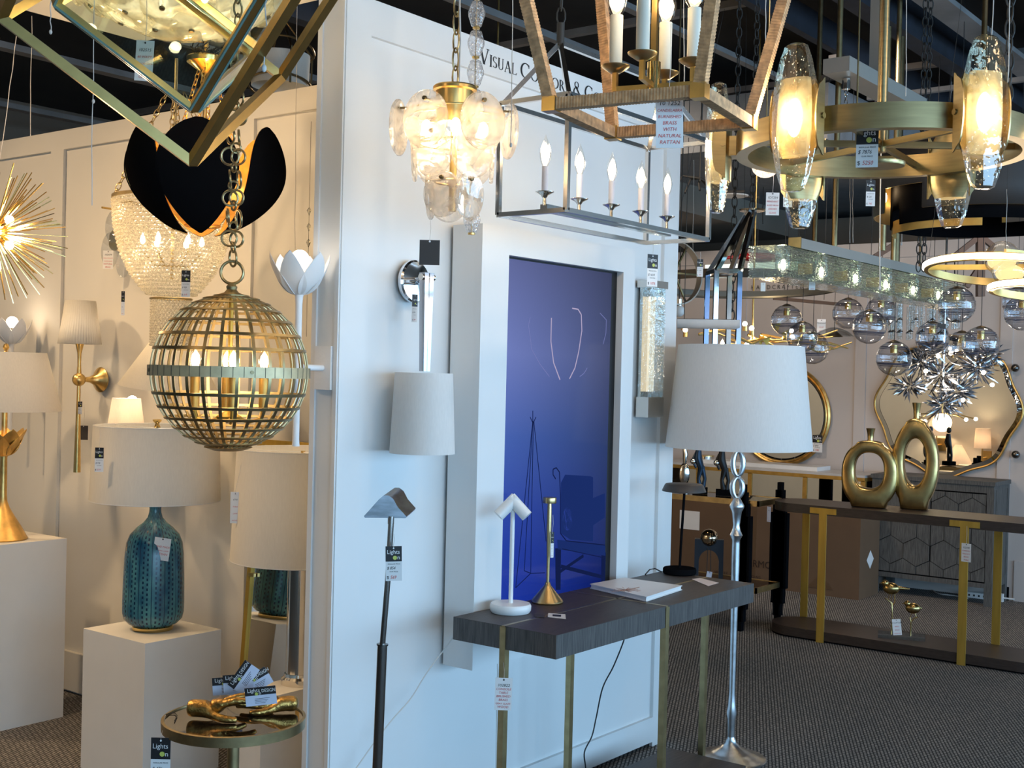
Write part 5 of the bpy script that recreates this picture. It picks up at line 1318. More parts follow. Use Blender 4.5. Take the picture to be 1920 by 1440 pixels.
M['bubbledot'] = EM('bubble_sparkle', (1,.93,.72), 1.2)
crystal_ring()
hang_card('price_tag', 'shop price tag hanging below the ring of the crystal chandelier', W(1627, 237, 2.95), .051, .098, 'shop', ('7876','5250'), .03, rz=facing(1627))
string_at('long white string crossing in front of the crystal ring, nearest its tag', 1653, -10, 1649, 540, 3.6, .0016, knot='end')
string_at('thin steel cable right of the crystal chandelier stem', 1700, -10, 1699, 180, 3.9, .0012)
string_at('white string behind the right-hand lit crystal', 1864, -10, 1858, 75, 3.5, .0014)
string_at('thin steel cable nearest the right edge', 1894, -10, 1889, 190, 3.5, .0014)
string_at('white string between rattan lantern and left crystal', 1436, -10, 1435, 160, 3.3, .0012)
string_at('white string just right of the rattan lantern stem', 1283, -10, 1281, 165, 3.0, .0010)
M['smoke'] = GL('smoked_glass', (.35,.33,.30), 1.2); M['navyp'] = P('dark_blue_lacquer', (.008,.012,.022), .35); M['navym'] = P('dark_blue_patina', (.02,.04,.07), .35, .6)
M['ballm'] = P('smoked_mirror_ball', (.62,.52,.38), .05, 1, vary=.3, scale=30); M['duct2'] = P('grey_green_enamel', (.20,.20,.175), .5); M['drumb'] = P('dark_brown_drum', (.035,.028,.024), .6)
M['palem'] = P('pale_taupe_metal', (.42,.38,.33), .5, .3); M['bronzeb'] = P('bronze_bar', (.10,.055,.035), .4, .6); M['leafm'] = P('silvered_leaf', (.42,.43,.46), .16, 1, vary=.2)
M['navyc'] = P('chrome_blue_reflection', (.10,.13,.20), .18, 1)  # dark blue reflection put into the colour of the chrome posts
M['dkdoor'] = P('groove_shade_wood', (.03,.028,.026), .7)  # door colour darkened so gaps in the carving read as shadow lines
M['thread'] = P('grey_glass_thread', (.10,.10,.14), .15); M['tapeink'] = P('carton_ink', (.03,.015,.008), .7)
M['blockg'] = GL('thick_green_glass', (.80,.88,.82), 1.9, wave=.6, wscale=30); M['sky_pane'] = EM('daylight_pane', (.92,1,.9), 1.1)
# ================================================================== right-hand side
def V3(*a): return Vector(a)
# --- oval console
xa, xb, yr, yl = 7.17, 7.56, 1.72, 3.47
ztop = PX(1800, 972, xa).z
t = thing('oval_console_table', 'walnut console with rounded ends and flat brass legs holding the two ring vases', 'console table', (xa+.195, (yl+yr)/2, 0), 0)
def stadium(z, th, mt, name, grow=0):
    r = (xb-xa)/2+grow; h = (yl-yr)/2-r+grow*0
    pts = [(r*math.cos(w), h+r*math.sin(w), z) for w in [PI*k/16 for k in range(17)]] + [(r*math.cos(w), -h+r*math.sin(w), z) for w in [PI+PI*k/16 for k in range(17)]]
    return MB().prism(pts, (0,0,th)).build(name, M[mt], t)
stadium(ztop-.055, .055, 'walnut', 'top'); stadium(0.012, .055, 'walnut', 'low_shelf'); stadium(0.0, .012, 'blackp', 'plinth', -.02)
cy__ = (yl+yr)/2
for x, y in ((-.197, PX(1540, 1100, xa).y-cy__), (-.197, PX(1806, 1100, xa).y-cy__), (.197, PX(1508, 1100, xb).y-cy__), (.197, -.45)):
    m = MB(); m.box((x, y, ztop/2-.01), (.010, .048, ztop-.02)); m.box((x, y, ztop-.03), (.011, .17, .035)); m.build('leg', M['bgold'], t)
# --- ring vases
def ring_vase(label, u, v, half_w, half_h, hole, hc, zb, neck, sq):
    """half_w/half_h outer, hole = (hw, hh), hc = hole centre height"""
    xv = 7.32 if neck < .1 else 7.43; c = PX(u, v, xv); t = thing('ring_vase', label, 'vase', (xv, c.y, ztop+.001), facing(u)-.15, 'pair of gold ring vases')
    n = 64; vs = []; fs = []; prof = 16
    Hc = half_h
    for k in range(n):
        w = 2*PI*k/n; cw, sw = math.cos(w), math.sin(w)
        e = 2/sq
        ox = half_w*math.copysign(abs(cw)**e, cw); oz = Hc+half_h*math.copysign(abs(sw)**e, sw)
        if sw < -.80: oz = 0; ox *= .98
        if sw > .90: oz += .012
        ix = hole[0]*math.copysign(abs(cw)**e, cw); iz = hc+hole[1]*math.copysign(abs(sw)**e, sw)
        th = .040+.010*max(0,-sw)
        for j in range(prof):
            a = 2*PI*j/prof; s = (1-math.copysign(abs(math.cos(a))**.45, math.cos(a)))/2   # 0 outer .. 1 inner
            x = ox+(ix-ox)*s; z = oz+(iz-oz)*s; y = th*math.copysign(abs(math.sin(a))**.45, math.sin(a)); vs.append((x, y, z))
    for k in range(n):
        k2 = (k+1)%n
        for j in range(prof): l = (j+1)%prof; fs.append((k*prof+j, k*prof+l, k2*prof+l, k2*prof+j))
    MB().add(vs, fs).build('ring_body', M['patina'], t, smooth=50)
    MB().lathe([(0,2*half_h-.01),(.022,2*half_h-.008),(.0175,2*half_h+.02),(.020,2*half_h+neck*.6),(.028,2*half_h+neck),(.024,2*half_h+neck),(.015,2*half_h+neck*.6),(0,2*half_h+neck*.5)], 24).build('neck', M['patina'], t)
ppm = 2312/7.5
ring_vase('lower gold ring vase with squarish hole at the left of the pair', 1629, 950, .166, .200, (.086,.108), .228, 0, .085, 2.4)
ring_vase('taller gold ring vase with oval hole at the right of the pair', 1714, 955, .138, .272, (.064,.142), .29, 0, .105, 2.05)
# --- bird sculpture
q = PX(1690, 1198, 7.33)
t = thing('bird_sculpture', 'two brass birds on twigs above a clear acrylic block, lower shelf of oval console', 'sculpture', (7.33, q.y, .0685), facing(1690))
MB().box((0,0,.013), (.27,.10,.026)).build('acrylic_base', M['acrylic'], t)
def bird(cx, cz, s, fl, tail):
    m = MB(); m.ball((cx,0,cz), (.046*s,.030*s,.034*s)); m.ball((cx-.034*s*fl,0,cz+.028*s), (.021*s,.019*s,.019*s)); m.cyl((cx-.050*s*fl,0,cz+.028*s), (cx-.070*s*fl,0,cz+.024*s), .005*s, .0005)
    m.cyl((cx+.035*s*fl,0,cz+.006*s), (cx+tail*s*fl,0,cz+.004), .012*s, .003); bm_ = m.build('bird', M['patina'], t); return bm_
bird(-.065, .295, 1.05, 1, .10); bird(.062, .185, .95, 1, .055)
m = MB(); m.tube([(-.058,0,.02),(-.056,0,.14),(-.060,0,.205),(-.10,0,.235)], .004, 8); m.tube([(-.056,0,.19),(-.042,0,.215),(-.045,0,.265)], .0035, 8); m.tube([(-.075,0,.27),(-.080,0,.225)], .002, 6); m.tube([(-.06,0,.268),(-.066,0,.218)], .002, 6); m.build('twig', M['patina'], t)
m = MB(); m.tube([(.052,0,.02),(.053,0,.10),(.068,0,.125),(.09,0,.135)], .004, 8); m.tube([(.053,0,.10),(.045,0,.13)], .0035, 8); m.tube([(.055,0,.160),(.048,0,.128)], .002, 6); m.tube([(.075,0,.160),(.082,0,.132)], .002, 6); m.build('twig', M['patina'], t)
hang_card('price_tag', 'white and pink tag leaning on the acrylic block of the bird sculpture', t.location+V3(0,0,.125)-_F*.055-_R*.052, .050, .095, 'stock', ('SCULPTURE','BIRDS','BRASS','ACRYLIC'), .0, rz=facing(1668), tilt=-.12)
hang_card('price_tag', 'white tag hanging on the right front leg of the oval console', PX(1812, 1019, 7.155), .058, .105, 'stock', ('122340','CONSOLE','WALNUT','BRASS','TABLE'), .10, rz=-PI/2-.2)
# --- weathered cabinet
fx = 9.19; y0_, y1_ = PX(1862, 1000, fx).y, PX(1633, 1000, fx).y; zc_ = PX(1633, 888, fx).z
t = thing('weathered_cabinet', 'weathered grey wood two-door cabinet with carved hexagon front under the scalloped mirror', 'cabinet', (fx, (y0_+y1_)/2, 0), -PI/2)
hw = (y1_-y0_)/2; dp = 9.575-fx; th = .035
m = MB(); m.span((-hw-.01, -.012, zc_-.03), (hw+.01, dp, zc_)).span((-hw, .0, .13), (hw, dp, .165)).span((-hw, 0, .165), (-hw+.05, dp, zc_-.03)).span((hw-.05, 0, .165), (hw, dp, zc_-.03)).span((-hw+.05, dp-.02, .165), (hw-.05, dp, zc_-.03)).span((-hw+.05,0,zc_-.085),(hw-.05,dp-.02,zc_-.03))
m.build('body', M['greywood'], t)
for sx in (-1, 1):
    for y in (.025, dp-.025): MB().box((sx*(hw-.028), y, .065), (.055, .05, .13)).build('leg', M['greywood'], t)
m = MB(); m.span((hw, .05, .20), (hw+.004, .06, zc_-.06)).span((hw, dp-.06, .20), (hw+.004, dp-.05, zc_-.06)); m.build('side_moulding', M['greywood'], t)
dz0, dz1 = .175, zc_-.095
for s in (-1, 1):
    xa_, xb_ = (-hw+.055, -.003) if s < 0 else (.003, hw-.055)
    d = MB().span((xa_, .010, dz0), (xb_, .030, dz1)).build('door', M['dkdoor'], t)
    # carved hexagons, each a slightly raised tile
    dw = xb_-xa_; cw = dw/2; ch_ = (dz1-dz0)/3.0; rnd = random.Random(s+3)
    def clip(poly):
        for ax, lim, sg in ((0, xa_, 1), (0, xb_, -1), (1, dz0, 1), (1, dz1, -1)):
            out = []
            for i in range(len(poly)):
                a, b = poly[i-1], poly[i]; ia, ib = sg*(a[ax]-lim) >= -1e-9, sg*(b[ax]-lim) >= -1e-9
                if ia != ib:
                    k = (lim-a[ax])/(b[ax]-a[ax]); out.append(tuple(a[q]+(b[q]-a[q])*k for q in (0,1)))
                if ib: out.append(b)
            poly = out
            if len(poly) < 3: return []
        return poly
    m = MB()
    for r_ in range(-1, 5):
        for c_ in range(-1, 4):
            hx = xa_ + cw*(c_+(.5 if r_ % 2 else 0)); hz = dz0 + ch_*.78*(r_); 
            hexa = [(hx+cw*.5*a, hz+ch_*b) for a, b in ((0,.52),(-1,.26),(-1,-.26),(0,-.52),(1,-.26),(1,.26))]
            hexa = [(hx+(x-hx)*.975, hz+(z-hz)*.972) for x, z in hexa]; pl = clip(hexa)
            if len(pl) >= 3:
                dt_ = rnd.uniform(.005,.012)
                m.add([(x, .010-dt_-(.009 if z > hz+.1*ch_ else 0)*0, z) for x, z in pl] + [(x, .010, z) for x, z in pl], [tuple(range(len(pl)))]+[(i, (i+1)%len(pl), len(pl)+(i+1)%len(pl), len(pl)+i) for i in range(len(pl))])
    m.build('hexagon_carving', M['greywood'], d, smooth=10)
    m = MB(); m.span((xa_-.004, .006, dz0-.004), (xa_, .012, dz1+.004)).span((xb_, .006, dz0-.004), (xb_+.004, .012, dz1+.004)).span((xa_, .006, dz1), (xb_, .012, dz1+.004)).span((xa_, .006, dz0-.004), (xb_, .012, dz0)); m.build('door_gap', M['blackp'], d)
# --- scalloped mirror
c = PX(1774, 763, XB-.03)
t = thing('scalloped_mirror', 'large wavy-edged mirror with thin gilt frame above the weathered cabinet', 'mirror', (XB-.03, c.y, c.z), -PI/2)
rm = (PX(1634,763,XB-.03).y-PX(1915,763,XB-.03).y)/2
def sr(w): return rm*(.945+.032*math.cos(8*w+.3)+.012*math.cos(4*w)) 
N_ = 120
pts = [(sr(2*PI*k/N_)*math.cos(2*PI*k/N_), 0, sr(2*PI*k/N_)*math.sin(2*PI*k/N_)*.97) for k in range(N_)]
MB().prism([(x*.985,-.004,z*.985) for x,_,z in pts], (0,.012,0)).build('mirror_pane', M['mirror'], t)
MB().tube(pts, .0095, 8, True).build('frame', M['gold'], t)
m = MB(); vs = [(x*.985,-.0045,z*.985) for x,_,z in pts]+[(x*.93,-.008,z*.93) for x,_,z in pts]; m.add(vs, [(k,(k+1)%N_,N_+(k+1)%N_,N_+k) for k in range(N_)]); m.build('bevel', M['mirror'], t)
# --- round gilt mirror
c = PX(1467, 778, XB-.03)
t = thing('round_mirror', 'round mirror in stepped gilt frame behind the big white lampshade', 'mirror', (XB-.03, c.y, c.z), -PI/2)
R_ = .40; cc = c; R_ = (PX(1378,778,XB-.03).y-PX(1554,778,XB-.03).y)/2*1.0
MB().lathe([(0,0),(R_*.86,0),(R_*.89,-.006),(R_*.90,-.004),(R_*.90,.01),(0,.01)], 72, (0,0,0), (0,1,0)).build('mirror_pane', M['mirror'], t, smooth=8)
MB().lathe([(R_*.885,.0),(R_*.90,-.016),(R_*.925,-.020),(R_*.94,-.012),(R_*.97,-.018),(R_,-.006),(R_,.012),(R_*.885,.012),(R_*.885,.0)], 72, (0,0,0), (0,1,0)).build('frame', M['gold'], t)
hang_card('price_tag', 'brown and white tag on the frame of the round gilt mirror', PX(1533, 816, XB-.07), .085, .14, 'shop', ('890','590'), 0, rz=-PI/2)
# --- mirrored sideboard
fx = 9.17; ya_, yb_ = PX(1619, 930, fx).y, 6.0; zt_ = PX(1500, 886, fx).z
t = thing('mirrored_sideboard', 'long sideboard with mirrored panels and gilt rails along the back wall', 'sideboard', (fx, ya_, 0), 0)
L2 = yb_-ya_; zb_ = PX(1500, 982, fx).z
MB().span((0,0,zb_+.02),(.40,L2,zt_-.02)).build('body', M['blackm'], t)
MB().span((-.012,-.012,zt_-.006),(.40,L2,zt_+.012)).build('top', M['stone'], t)
m = MB(); m.span((-.014,-.013,zt_-.035),(.40,L2,zt_-.006)).span((-.012,-.012,zb_-.01),(.40,L2,zb_+.02))
for k in range(6): m.span((-.014, k*L2/5-.018, zb_), (.012, k*L2/5+.018, zt_-.03))
m.build('gilt_rails', M['goldp'], t)
for k in range(5): MB().span((-.006, k*L2/5+.02, zb_+.022), (0.001, (k+1)*L2/5-.02, zt_-.036)).build('mirror_panel', M['mirror'], t)
for y in (.03, L2-.03):
    for x in (.01, .38): MB().box((x, y, zb_/2), (.035,.035,zb_)).build('leg', M['goldp'], t)
MB().span((-.0125,.02,zb_+.025),(-.012,.03,zt_-.05)).build('edge_bead', M['gold'], t)
# slab on it, small tin
q = PX(1470, 880, 9.35)
tagit(MB().span((9.24, PX(1532,885,9.24).y, zt_+.0125), (9.5, 5.1, zt_+.045)).build('marble_slab', M['white'], None), 'white slab lying on the mirrored sideboard below the round mirror', 'slab')
q = PX(1322, 876, 9.35); t = thing('tin_box', 'small round tin on the mirrored sideboard behind the black disc lamp', 'box', (9.35, q.y, zt_+.013), 0)
MB().cyl((0,0,0),(0,0,.055),.075).build('tin', M['nickel'], t); MB().cyl((0,0,.055),(0,0,.062),.078).build('lid', M['brass'], t)
# --- cartons under it
fxb = 8.76; zbx = PX(1560, 962, fxb).z
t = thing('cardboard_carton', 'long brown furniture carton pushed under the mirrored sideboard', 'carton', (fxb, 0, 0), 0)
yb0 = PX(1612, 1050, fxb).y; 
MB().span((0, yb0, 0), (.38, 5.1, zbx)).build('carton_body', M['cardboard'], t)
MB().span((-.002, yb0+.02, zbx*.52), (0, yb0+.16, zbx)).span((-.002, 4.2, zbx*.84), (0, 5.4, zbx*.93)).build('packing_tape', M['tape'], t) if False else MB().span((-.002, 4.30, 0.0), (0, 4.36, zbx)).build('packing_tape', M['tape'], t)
m = MB(); text_mb(m, 'UTTERMOST', .078, (-.003, PX(1372, 1065, fxb).y, PX(1400, 1061, fxb).z), (0,-1,0), (0,0,1), sx=.95)
text_mb(m, 'WHERE DESIGN BEGINS', .030, (-.003, PX(1340, 1065, fxb).y, PX(1400, 1082, fxb).z), (0,-1,0), (0,0,1), space=1.3)
m.build('carton_lettering', M['tapeink'] if 'tapeink' in M else M['ink'], t)
MB().span((-.003, 4.80, zbx*.62), (-.001, 4.98, zbx*.86)).build('shipping_label', M['card'], t)
MB().add([(-.003, yb0+.30+x*.10, .05+z*.09) for x, z in ((-1,0),(1,0),(0,1.2))], [(0,1,2)]).build('warning_mark', M['tape'], t)
MB().add([(.20+x*.07, yb0-.002, .28+z*.07) for x, z in ((-1,0),(0,-1),(1,0),(0,1))], [(0,1,2,3)]).build('diamond_label', M['card'], t)
# --- black stepped console with smoked shelves
xa2, xb2, ye = 7.15, 7.50, 3.50
zs_ = PX(1445, 942, xa2).z; zl_ = PX(1445, 1107, xa2).z
t = thing('stepped_leg_table', 'narrow brass and glass table on black stepped skyscraper-like legs', 'console table', (xa2, ye, 0), 0)
for z, nm in ((zs_, 'top_shelf'), (zl_, 'lower_shelf')):
    m = MB(); m.span((0,0,z-.035),(.012,1.15,z)).span((xb2-xa2-.012,0,z-.035),(xb2-xa2,1.15,z)).span((0,0,z-.035),(xb2-xa2,.012,z)).span((0,1.138,z-.035),(xb2-xa2,1.15,z)); f = m.build(nm, M['abrass'], t)
    MB().span((.012,.012,z-.012),(xb2-xa2-.012,1.138,z-.003)).build('glass_panel', M['smoke'] if 'smoke' in M else M['glass'], f)
for x, y in ((-.01, .10), (xb2-xa2+.01, .02), (-.01, 1.05), (xb2-xa2+.01, 1.12)):
    m = MB()
    for w_, a, b in ((.12,.24,zs_-.10),(.085,.14,zs_-.02),(.055,.06,zs_+.05),(.03,.0,zs_+.10)): m.box((x, y, (a+b)/2), (.040 if x < 0 else .040, w_, b-a))
    m.build('stepped_leg', M['blackp'], t)
hang_card('price_tag', 'narrow pale tag hanging from the shelf of the stepped black table', PX(1442, 950, 7.13), .030, .095, 'stock', ('1021','ACCENT'), 0, rz=-PI/2-.3, mat='lilcard')
# arch with ball on the lower shelf
q = PX(1328, 1090, 7.32)
t = thing('arch_sculpture', 'black arch sculpture with mirrored ball set in its top edge', 'sculpture', (7.32, q.y, zl_), facing(1328))
pts = [(-.095,0,0),(-.095,0,.255),(.095,0,.255),(.095,0,0),(.068,0,0)] + [(.068*math.cos(w), 0, .10+.085*math.sin(w)) for w in [PI*k/14 for k in range(15)]] + [(-.068,0,0)]
n_ = len(pts)
# triangulated front built as strips so the arch stays open
m = MB(); m.span((-.095,-.03,0),(-.066,.03,.255)).span((.066,-.03,0),(.095,.03,.255))
for k in range(14):
    w0, w1 = PI*k/14, PI*(k+1)/14; xa_, xb_ = .067*math.cos(w1), .067*math.cos(w0); zz0 = .10+.085*math.sin(w0); zz1 = .10+.085*math.sin(w1)
    m.add([(xa_,-.03,zz1),(xb_,-.03,zz0),(xb_,-.03,.255),(xa_,-.03,.255),(xa_,.03,zz1),(xb_,.03,zz0),(xb_,.03,.255),(xa_,.03,.255)], [(0,1,2,3),(4,7,6,5),(0,4,5,1),(3,2,6,7)])
m.build('arch', M['navyp'] if 'navyp' in M else M['blackp'], t)
MB().ball((0,-.0,.262), .060, 28, 18).build('mirrored_ball', M['ballm'], t)
m = MB(); m.tube([(-.01,-.035,.20),(-.012,-.035,.03)], .0025); m.tube([(.01,-.035,.20),(.014,-.035,.03)], .0025); m.build('tag_cords', M['wire'], t)
hang_card('price_tag', 'small blue-white tag hanging inside the black arch', t.location+V3(0,0,.045)-_F*.05, .035, .04, 'stock', ('88',), 0, rz=facing(1328), tilt=.15, mat='lilcard')
# figurines on the top shelf
def figurine(u, label, mat, mat2, h=.34):
    q = PX(u, 940, 7.30); t = thing('figurine', label, 'figurine', (7.30, q.y, zs_+.001), facing(u), 'slender figurines on the stepped table')
    MB().box((0,0,.02), (.10,.08,.04)).build('plinth', M['blackp'], t)
    m = MB(); m.tube([(0,0,.04),(-.012,0,.10),(.004,.0,.17),(-.02,0,.235),(-.015,0,.30)], [.020,.012,.022,.030,.018], 12); m.build('body', M[mat], t)
    m = MB(); m.tube([(.02,0,.04),(.030,0,.10),(.010,0,.18)], [.016,.012,.018], 10); m.tube([(-.03,0,.27),(-.055,0,.22),(-.03,0,.17)], [.012,.009,.008], 8); m.build('limbs', M[mat], t)
    MB().ball((-.012,0,.335), (.022,.024,.030)).build('head', M[mat], t)
    MB().ball((-.050,-.012,.215), .020).build('held_ball', M[mat2], t)
figurine(1356, 'black slender figurine holding a silver ball, beside the silver lamp stem', 'blackm', 'chrome')
figurine(1312, 'dark blue slender figurine next to the hand mirror on the top shelf', 'navym' if 'navym' in M else 'navy', 'chrome')
q = PX(1282, 940, 7.22); t = thing('oval_hand_mirror', 'greenish silver oval on a stand at the left of the figurines', 'ornament', (7.22, q.y, zs_+.001), facing(1288))
MB().lathe([(0,0),(.04,0),(.04,.012),(.006,.02),(.006,.06),(0,.06)], 24).build('stand', M['nickel'], t); MB().ball((0,0,.13), (.036,.014,.075)).build('oval', M['nickel'], t); MB().tube([(0,0,.2),(.004,0,.26),(-.006,0,.33)], [.012,.018,.01], 10).build('stem', M['nickel'], t)

# --- knobs on the wall at the right, power strip, adapter
for (u, v), lb in (((1906, 690), 'upper dark round knob on the wall right of the scalloped mirror'), ((1907, 852), 'lower dark round knob on the wall right of the scalloped mirror')):
    q = PX(u, v, XB-.016); t = thing('wall_knob', lb, 'hook', q, -PI/2); MB().ball((0,-.035,0), .030).build('ball', M['gun'], t); MB().cyl((0,0,0),(0,-.012,0),.022).build('rose', M['gun'], t); MB().cyl((0,-.01,0),(0,-.03,0),.008).build('shank', M['gun'], t)
q = PZ(1838, 1124, .0); t = thing('power_strip', 'white multi-socket power strip on the carpet under the grey cabinet', 'power strip', (q.x+.05, q.y, 0), -PI/2)
MB().box((0,0,.02), (.24,.05,.04)).build('body', M['white'], t); m = MB()
for k in range(6): m.box((-.09+.036*k,-.0255,.02), (.012,.002,.014))
m.build('sockets', M['ink'], t)
q = PZ(1875, 1128, .0); t = thing('plug_adapter', 'small white plug adapter with short cable beside the grey cabinet foot', 'plug', (q.x, q.y, 0), -PI/2)
MB().box((0,0,.03), (.045,.035,.06)).build('body', M['white'], t); MB().box((-.012,-.019,.03), (.012,.003,.03)).build('slot', M['ink'], t); MB().tube([(.02,0,.03),(.05,0,.03),(.10,.01,.028)], .006, 8).build('cable', M['white'], t)
cord('pale cable trailing across the carpet under the grey cabinet', [PZ(u, v, .006) for u, v in ((1748,1106),(1760,1113),(1790,1117),(1815,1122))], .004, 'string')
MB().span((XB-.02, PX(1893,1110,XB).y, 0), (XB-.0162, PX(1876,1110,XB).y, .10)).build('dark_gap_strip', M['blackp'], None, kind='structure')  # black strip painted in for the dark gap beside the baseboard
# --- window high in the back wall
wy0, wy1, wz0, wz1 = PX(1478, 500, XB).y, 5.85, 2.49, 2.60
struct('window_1', MB().span((XB-.004, PX(1500,500,XB-.004).y, PX(1400,519,XB).z), (XB-.002, PX(1322,500,XB-.004).y, PX(1400,489,XB).z)), 'sky_pane')
t = thing('red_seaplane_model', 'red model hanging in front of the bright strip window', 'ornament', W(1420, 482, 9.2), FACE)
MB().ball((0,0,0), (.17,.05,.035)).build('hull', M['red'], t); MB().cyl((-.12,0,0), (-.32,0,-.02), .02, .004).build('tail', M['red'], t)
MB().tube([(0,0,.03),(0,0,3.84-W(1420,482,9.2).z)], .002, 5).build('wire', M['wire'], t)

# ------------------------------------------------------------------ hanging lights of the right side
GLB = [(1475,600,29,7.4,'far-left of the front cluster, above the white lampshade'), (1504,632,29,7.0,'overlapping its neighbour just above the white lampshade edge'), (1524,653,30,7.6,'lowest of the left three, behind the other two'),
       (1590,588,29,7.8,'alone below the middle of the glass block chandelier'), (1630,613,32,7.3,'below the glass blocks, in front of a smaller one'), (1652,585,29,8.0,'tucked behind and above the fourth globe from the left'),
       (1676,672,33,7.2,'hanging lowest at the left edge of the silver leaf chandelier'), (1748,634,31,7.6,'carrying a small black tag on its top'), (1794,572,34,7.0,'highest of the group, under the glowing ring chandelier'),
       (1803,653,32,7.7,'half hidden behind the globe nearest the scalloped mirror top'), (1839,646,34,7.1,'in front at the upper right of the scalloped mirror'), (1917,587,33,7.1,'cut by the right edge of the view, in front'), (1908,566,28,8.2,'cut by the right edge of the view, behind and higher')]
g0 = None
for u, v, rpx, d, lb in GLB:
    c = W(u, v, d); r = rpx*d/F_PX
    if g0 is None:
        g0 = thing('globe_pendant', '', 'pendant light', (0,0,0), 0, 'ribbed glass globe pendants'); R_ = 1.0
        pr = []
        for k in range(41):
            a = -PI/2+PI*k/40*.93; rr = math.cos(a)*(1+.012*math.sin(k*2.4)+.008*math.sin(k*1.1)); pr.append((max(rr,.02), math.sin(a)))
        MB().lathe([(x*.1, z*.1) for x, z in pr], 36).build('glass_globe', M['striped'], g0, smooth=80)
        m = MB()
        for z, w_ in ((-.036,.0016),(-.030,.0022),(-.045,.0012),(.055,.0014),(.064,.0018),(.020,.0008)):
            rr = math.sqrt(.01-z*z); m.ring((0,0,z), rr*.992, w_, (.02,.03,1), 36, 5)
        m.build('glass_threads', M['thread'], g0)
        MB().cyl((0,0,.030),(0,0,.075),.021).build('socket', M['brass'], g0); MB().lathe([(.003,.105),(.02,.10),(.030,.093),(.031,.088),(0,.088)], 20).build('cap', M['dbrass'], g0)
        MB().ball((0,0,.010), (.012,.012,.02)).build('bulb', M['bglass'], g0)
        MB().cyl((0,0,.10),(0,0,1.75),.0020, seg=6).build('flex', M['cordblk'], g0)
        g = g0; g0.location = c; g0['label'] = 'clear ribbed globe pendant, '+lb; g0.scale = (r/.1,)*3
    else:
        g = dup(g0, c, u*.01, 'clear ribbed globe pendant, '+lb); g.scale = (r/.1,)*3
hang_card('price_tag', 'small black tag perched on the top of the middle globe pendant', W(1766, 606, 7.5), .05, .03, 'dark', (), 0, mat='dkcard', rz=FACE, tilt=.1)

# --- glass block chandelier
p0 = W(1436, 490, 5.5); Yb = p0.y
xs = p0.x; xe = None
for i in range(400):
    x = xs + i*.02; r = PY(1785, 520, Yb)
xe = PY(1785, 530, Yb).x
t = thing('glass_block_chandelier', 'long linear chandelier of thick ribbed glass blocks under a pale metal bar', 'chandelier', (xs, Yb, p0.z), 0)
n = 6; Lb = (xe-xs)/n; h_ = .072
for k in range(n):
    x = k*Lb; a = MB(); vs = []; fs = []
    ww = .085; N2 = 22
    for i in range(N2+1):          # ribbed long faces
        z = -h_+2*h_*i/N2; o = .0035*(1 if i % 2 else -1)*(0 if i in (0, N2) else 1)
        for xx, yy in ((x+.004, -ww-o), (x+Lb-.012, -ww-o), (x+Lb-.012, ww+o), (x+.004, ww+o)): vs.append((xx, yy, z))
    for i in range(N2):
        for q in range(4): l = (q+1)%4; fs.append((i*4+q, i*4+l, i*4+4+l, i*4+4+q))
    fs += [(0,1,2,3), tuple(N2*4+q for q in range(4))]
    b = a.add(vs, fs).build('glass_block', M['blockg'], t, smooth=20)
    MB().lathe([(.036,h_-.002),(.036,-.010),(.028,-.035),(.012,-.045),(0,-.046)], 24, (x+Lb*.42,0,0)).build('well', M['prism'], b)
    MB().ball((x+Lb*.42,0,.0), (.012,.012,.026)).build('bulb', M['bulbw'], b)
    lamp(Vector((xs+x+Lb*.42, Yb, p0.z+.01)), .9, (1,.82,.55), .02)
    MB().box((x+Lb-.004,0,0), (.012, .07, .05)).build('spacer', M['brass'], t)
m = MB(); m.span((.30, -.028, h_+.012), (xe-xs-.25, .028, h_+.062)); m.build('top_bar', M['palem'], t); MB().span((.293,-.031,h_+.009),(.30,.031,h_+.065)).build('bar_end', M['brass'], t)
for x in (.75, 1.55): MB().cyl((x,0,h_+.05),(x,0,3.84-p0.z),.014).build('stem', M['abrass'], t)
hang_card('price_tag', 'white tag hanging under the glass block chandelier near its middle', W(1523, 522, 5.9), .03, .055, 'stock', ('3312','GLASS'), .04)

# --- glowing ring chandelier with glass balls
c = W(1884, 507, 4.2)
t = thing('led_ring_chandelier', 'tilted glowing ring chandelier with two lit glass balls at the right edge', 'chandelier', c, facing(1884))
def tilt_ring(cz, R_, tl, cx=0):
    T = Matrix.Translation((cx,0,cz)) @ Matrix.Rotation(tl, 4, 'X') @ Matrix.Rotation(.05, 4, 'Y')
    MB(T).lathe([(R_-.014,-.013),(R_,-.013),(R_,.013),(R_-.014,.013),(R_-.014,-.013)], 80).build('ring_band', M['brass'], t)
    MB(T).lathe([(R_+.0005,-.010),(R_+.006,-.006),(R_+.006,.006),(R_+.0005,.010)], 80).build('led_strip', M['led'], t)
tilt_ring(0, .262, -.09); tilt_ring(-.072, .24, -.05, .19)
for x, z in ((-.010,.038),(.016,-.002)):
    MB().ball((x,-.04,z), .058, 28, 18).build('glass_ball', M['glass'], t); MB().ball((x,-.04,z-.012), (.046,.046,.030), 24, 14).build('lit_core', EM('lit_glass_half', (1,.76,.34), 1.3), t)
m = MB(); m.bar((-.25,0,.012),(.25,0,.012),.010,.018); m.bar((0,-.16,.048),(.25,.16,.048),.010,.018); m.build('cross_bar', M['brass'], t)
for x, y in ((-.25,0),(.25,0),(.0,.2)): MB().tube([(x,y,.01),(x*.3,y*.3,3.84-c.z)], .0009, 4).build('wire', M['wire'], t)
lamp(c+V3(0,0,-.1), 2, (1,.82,.62), .1)
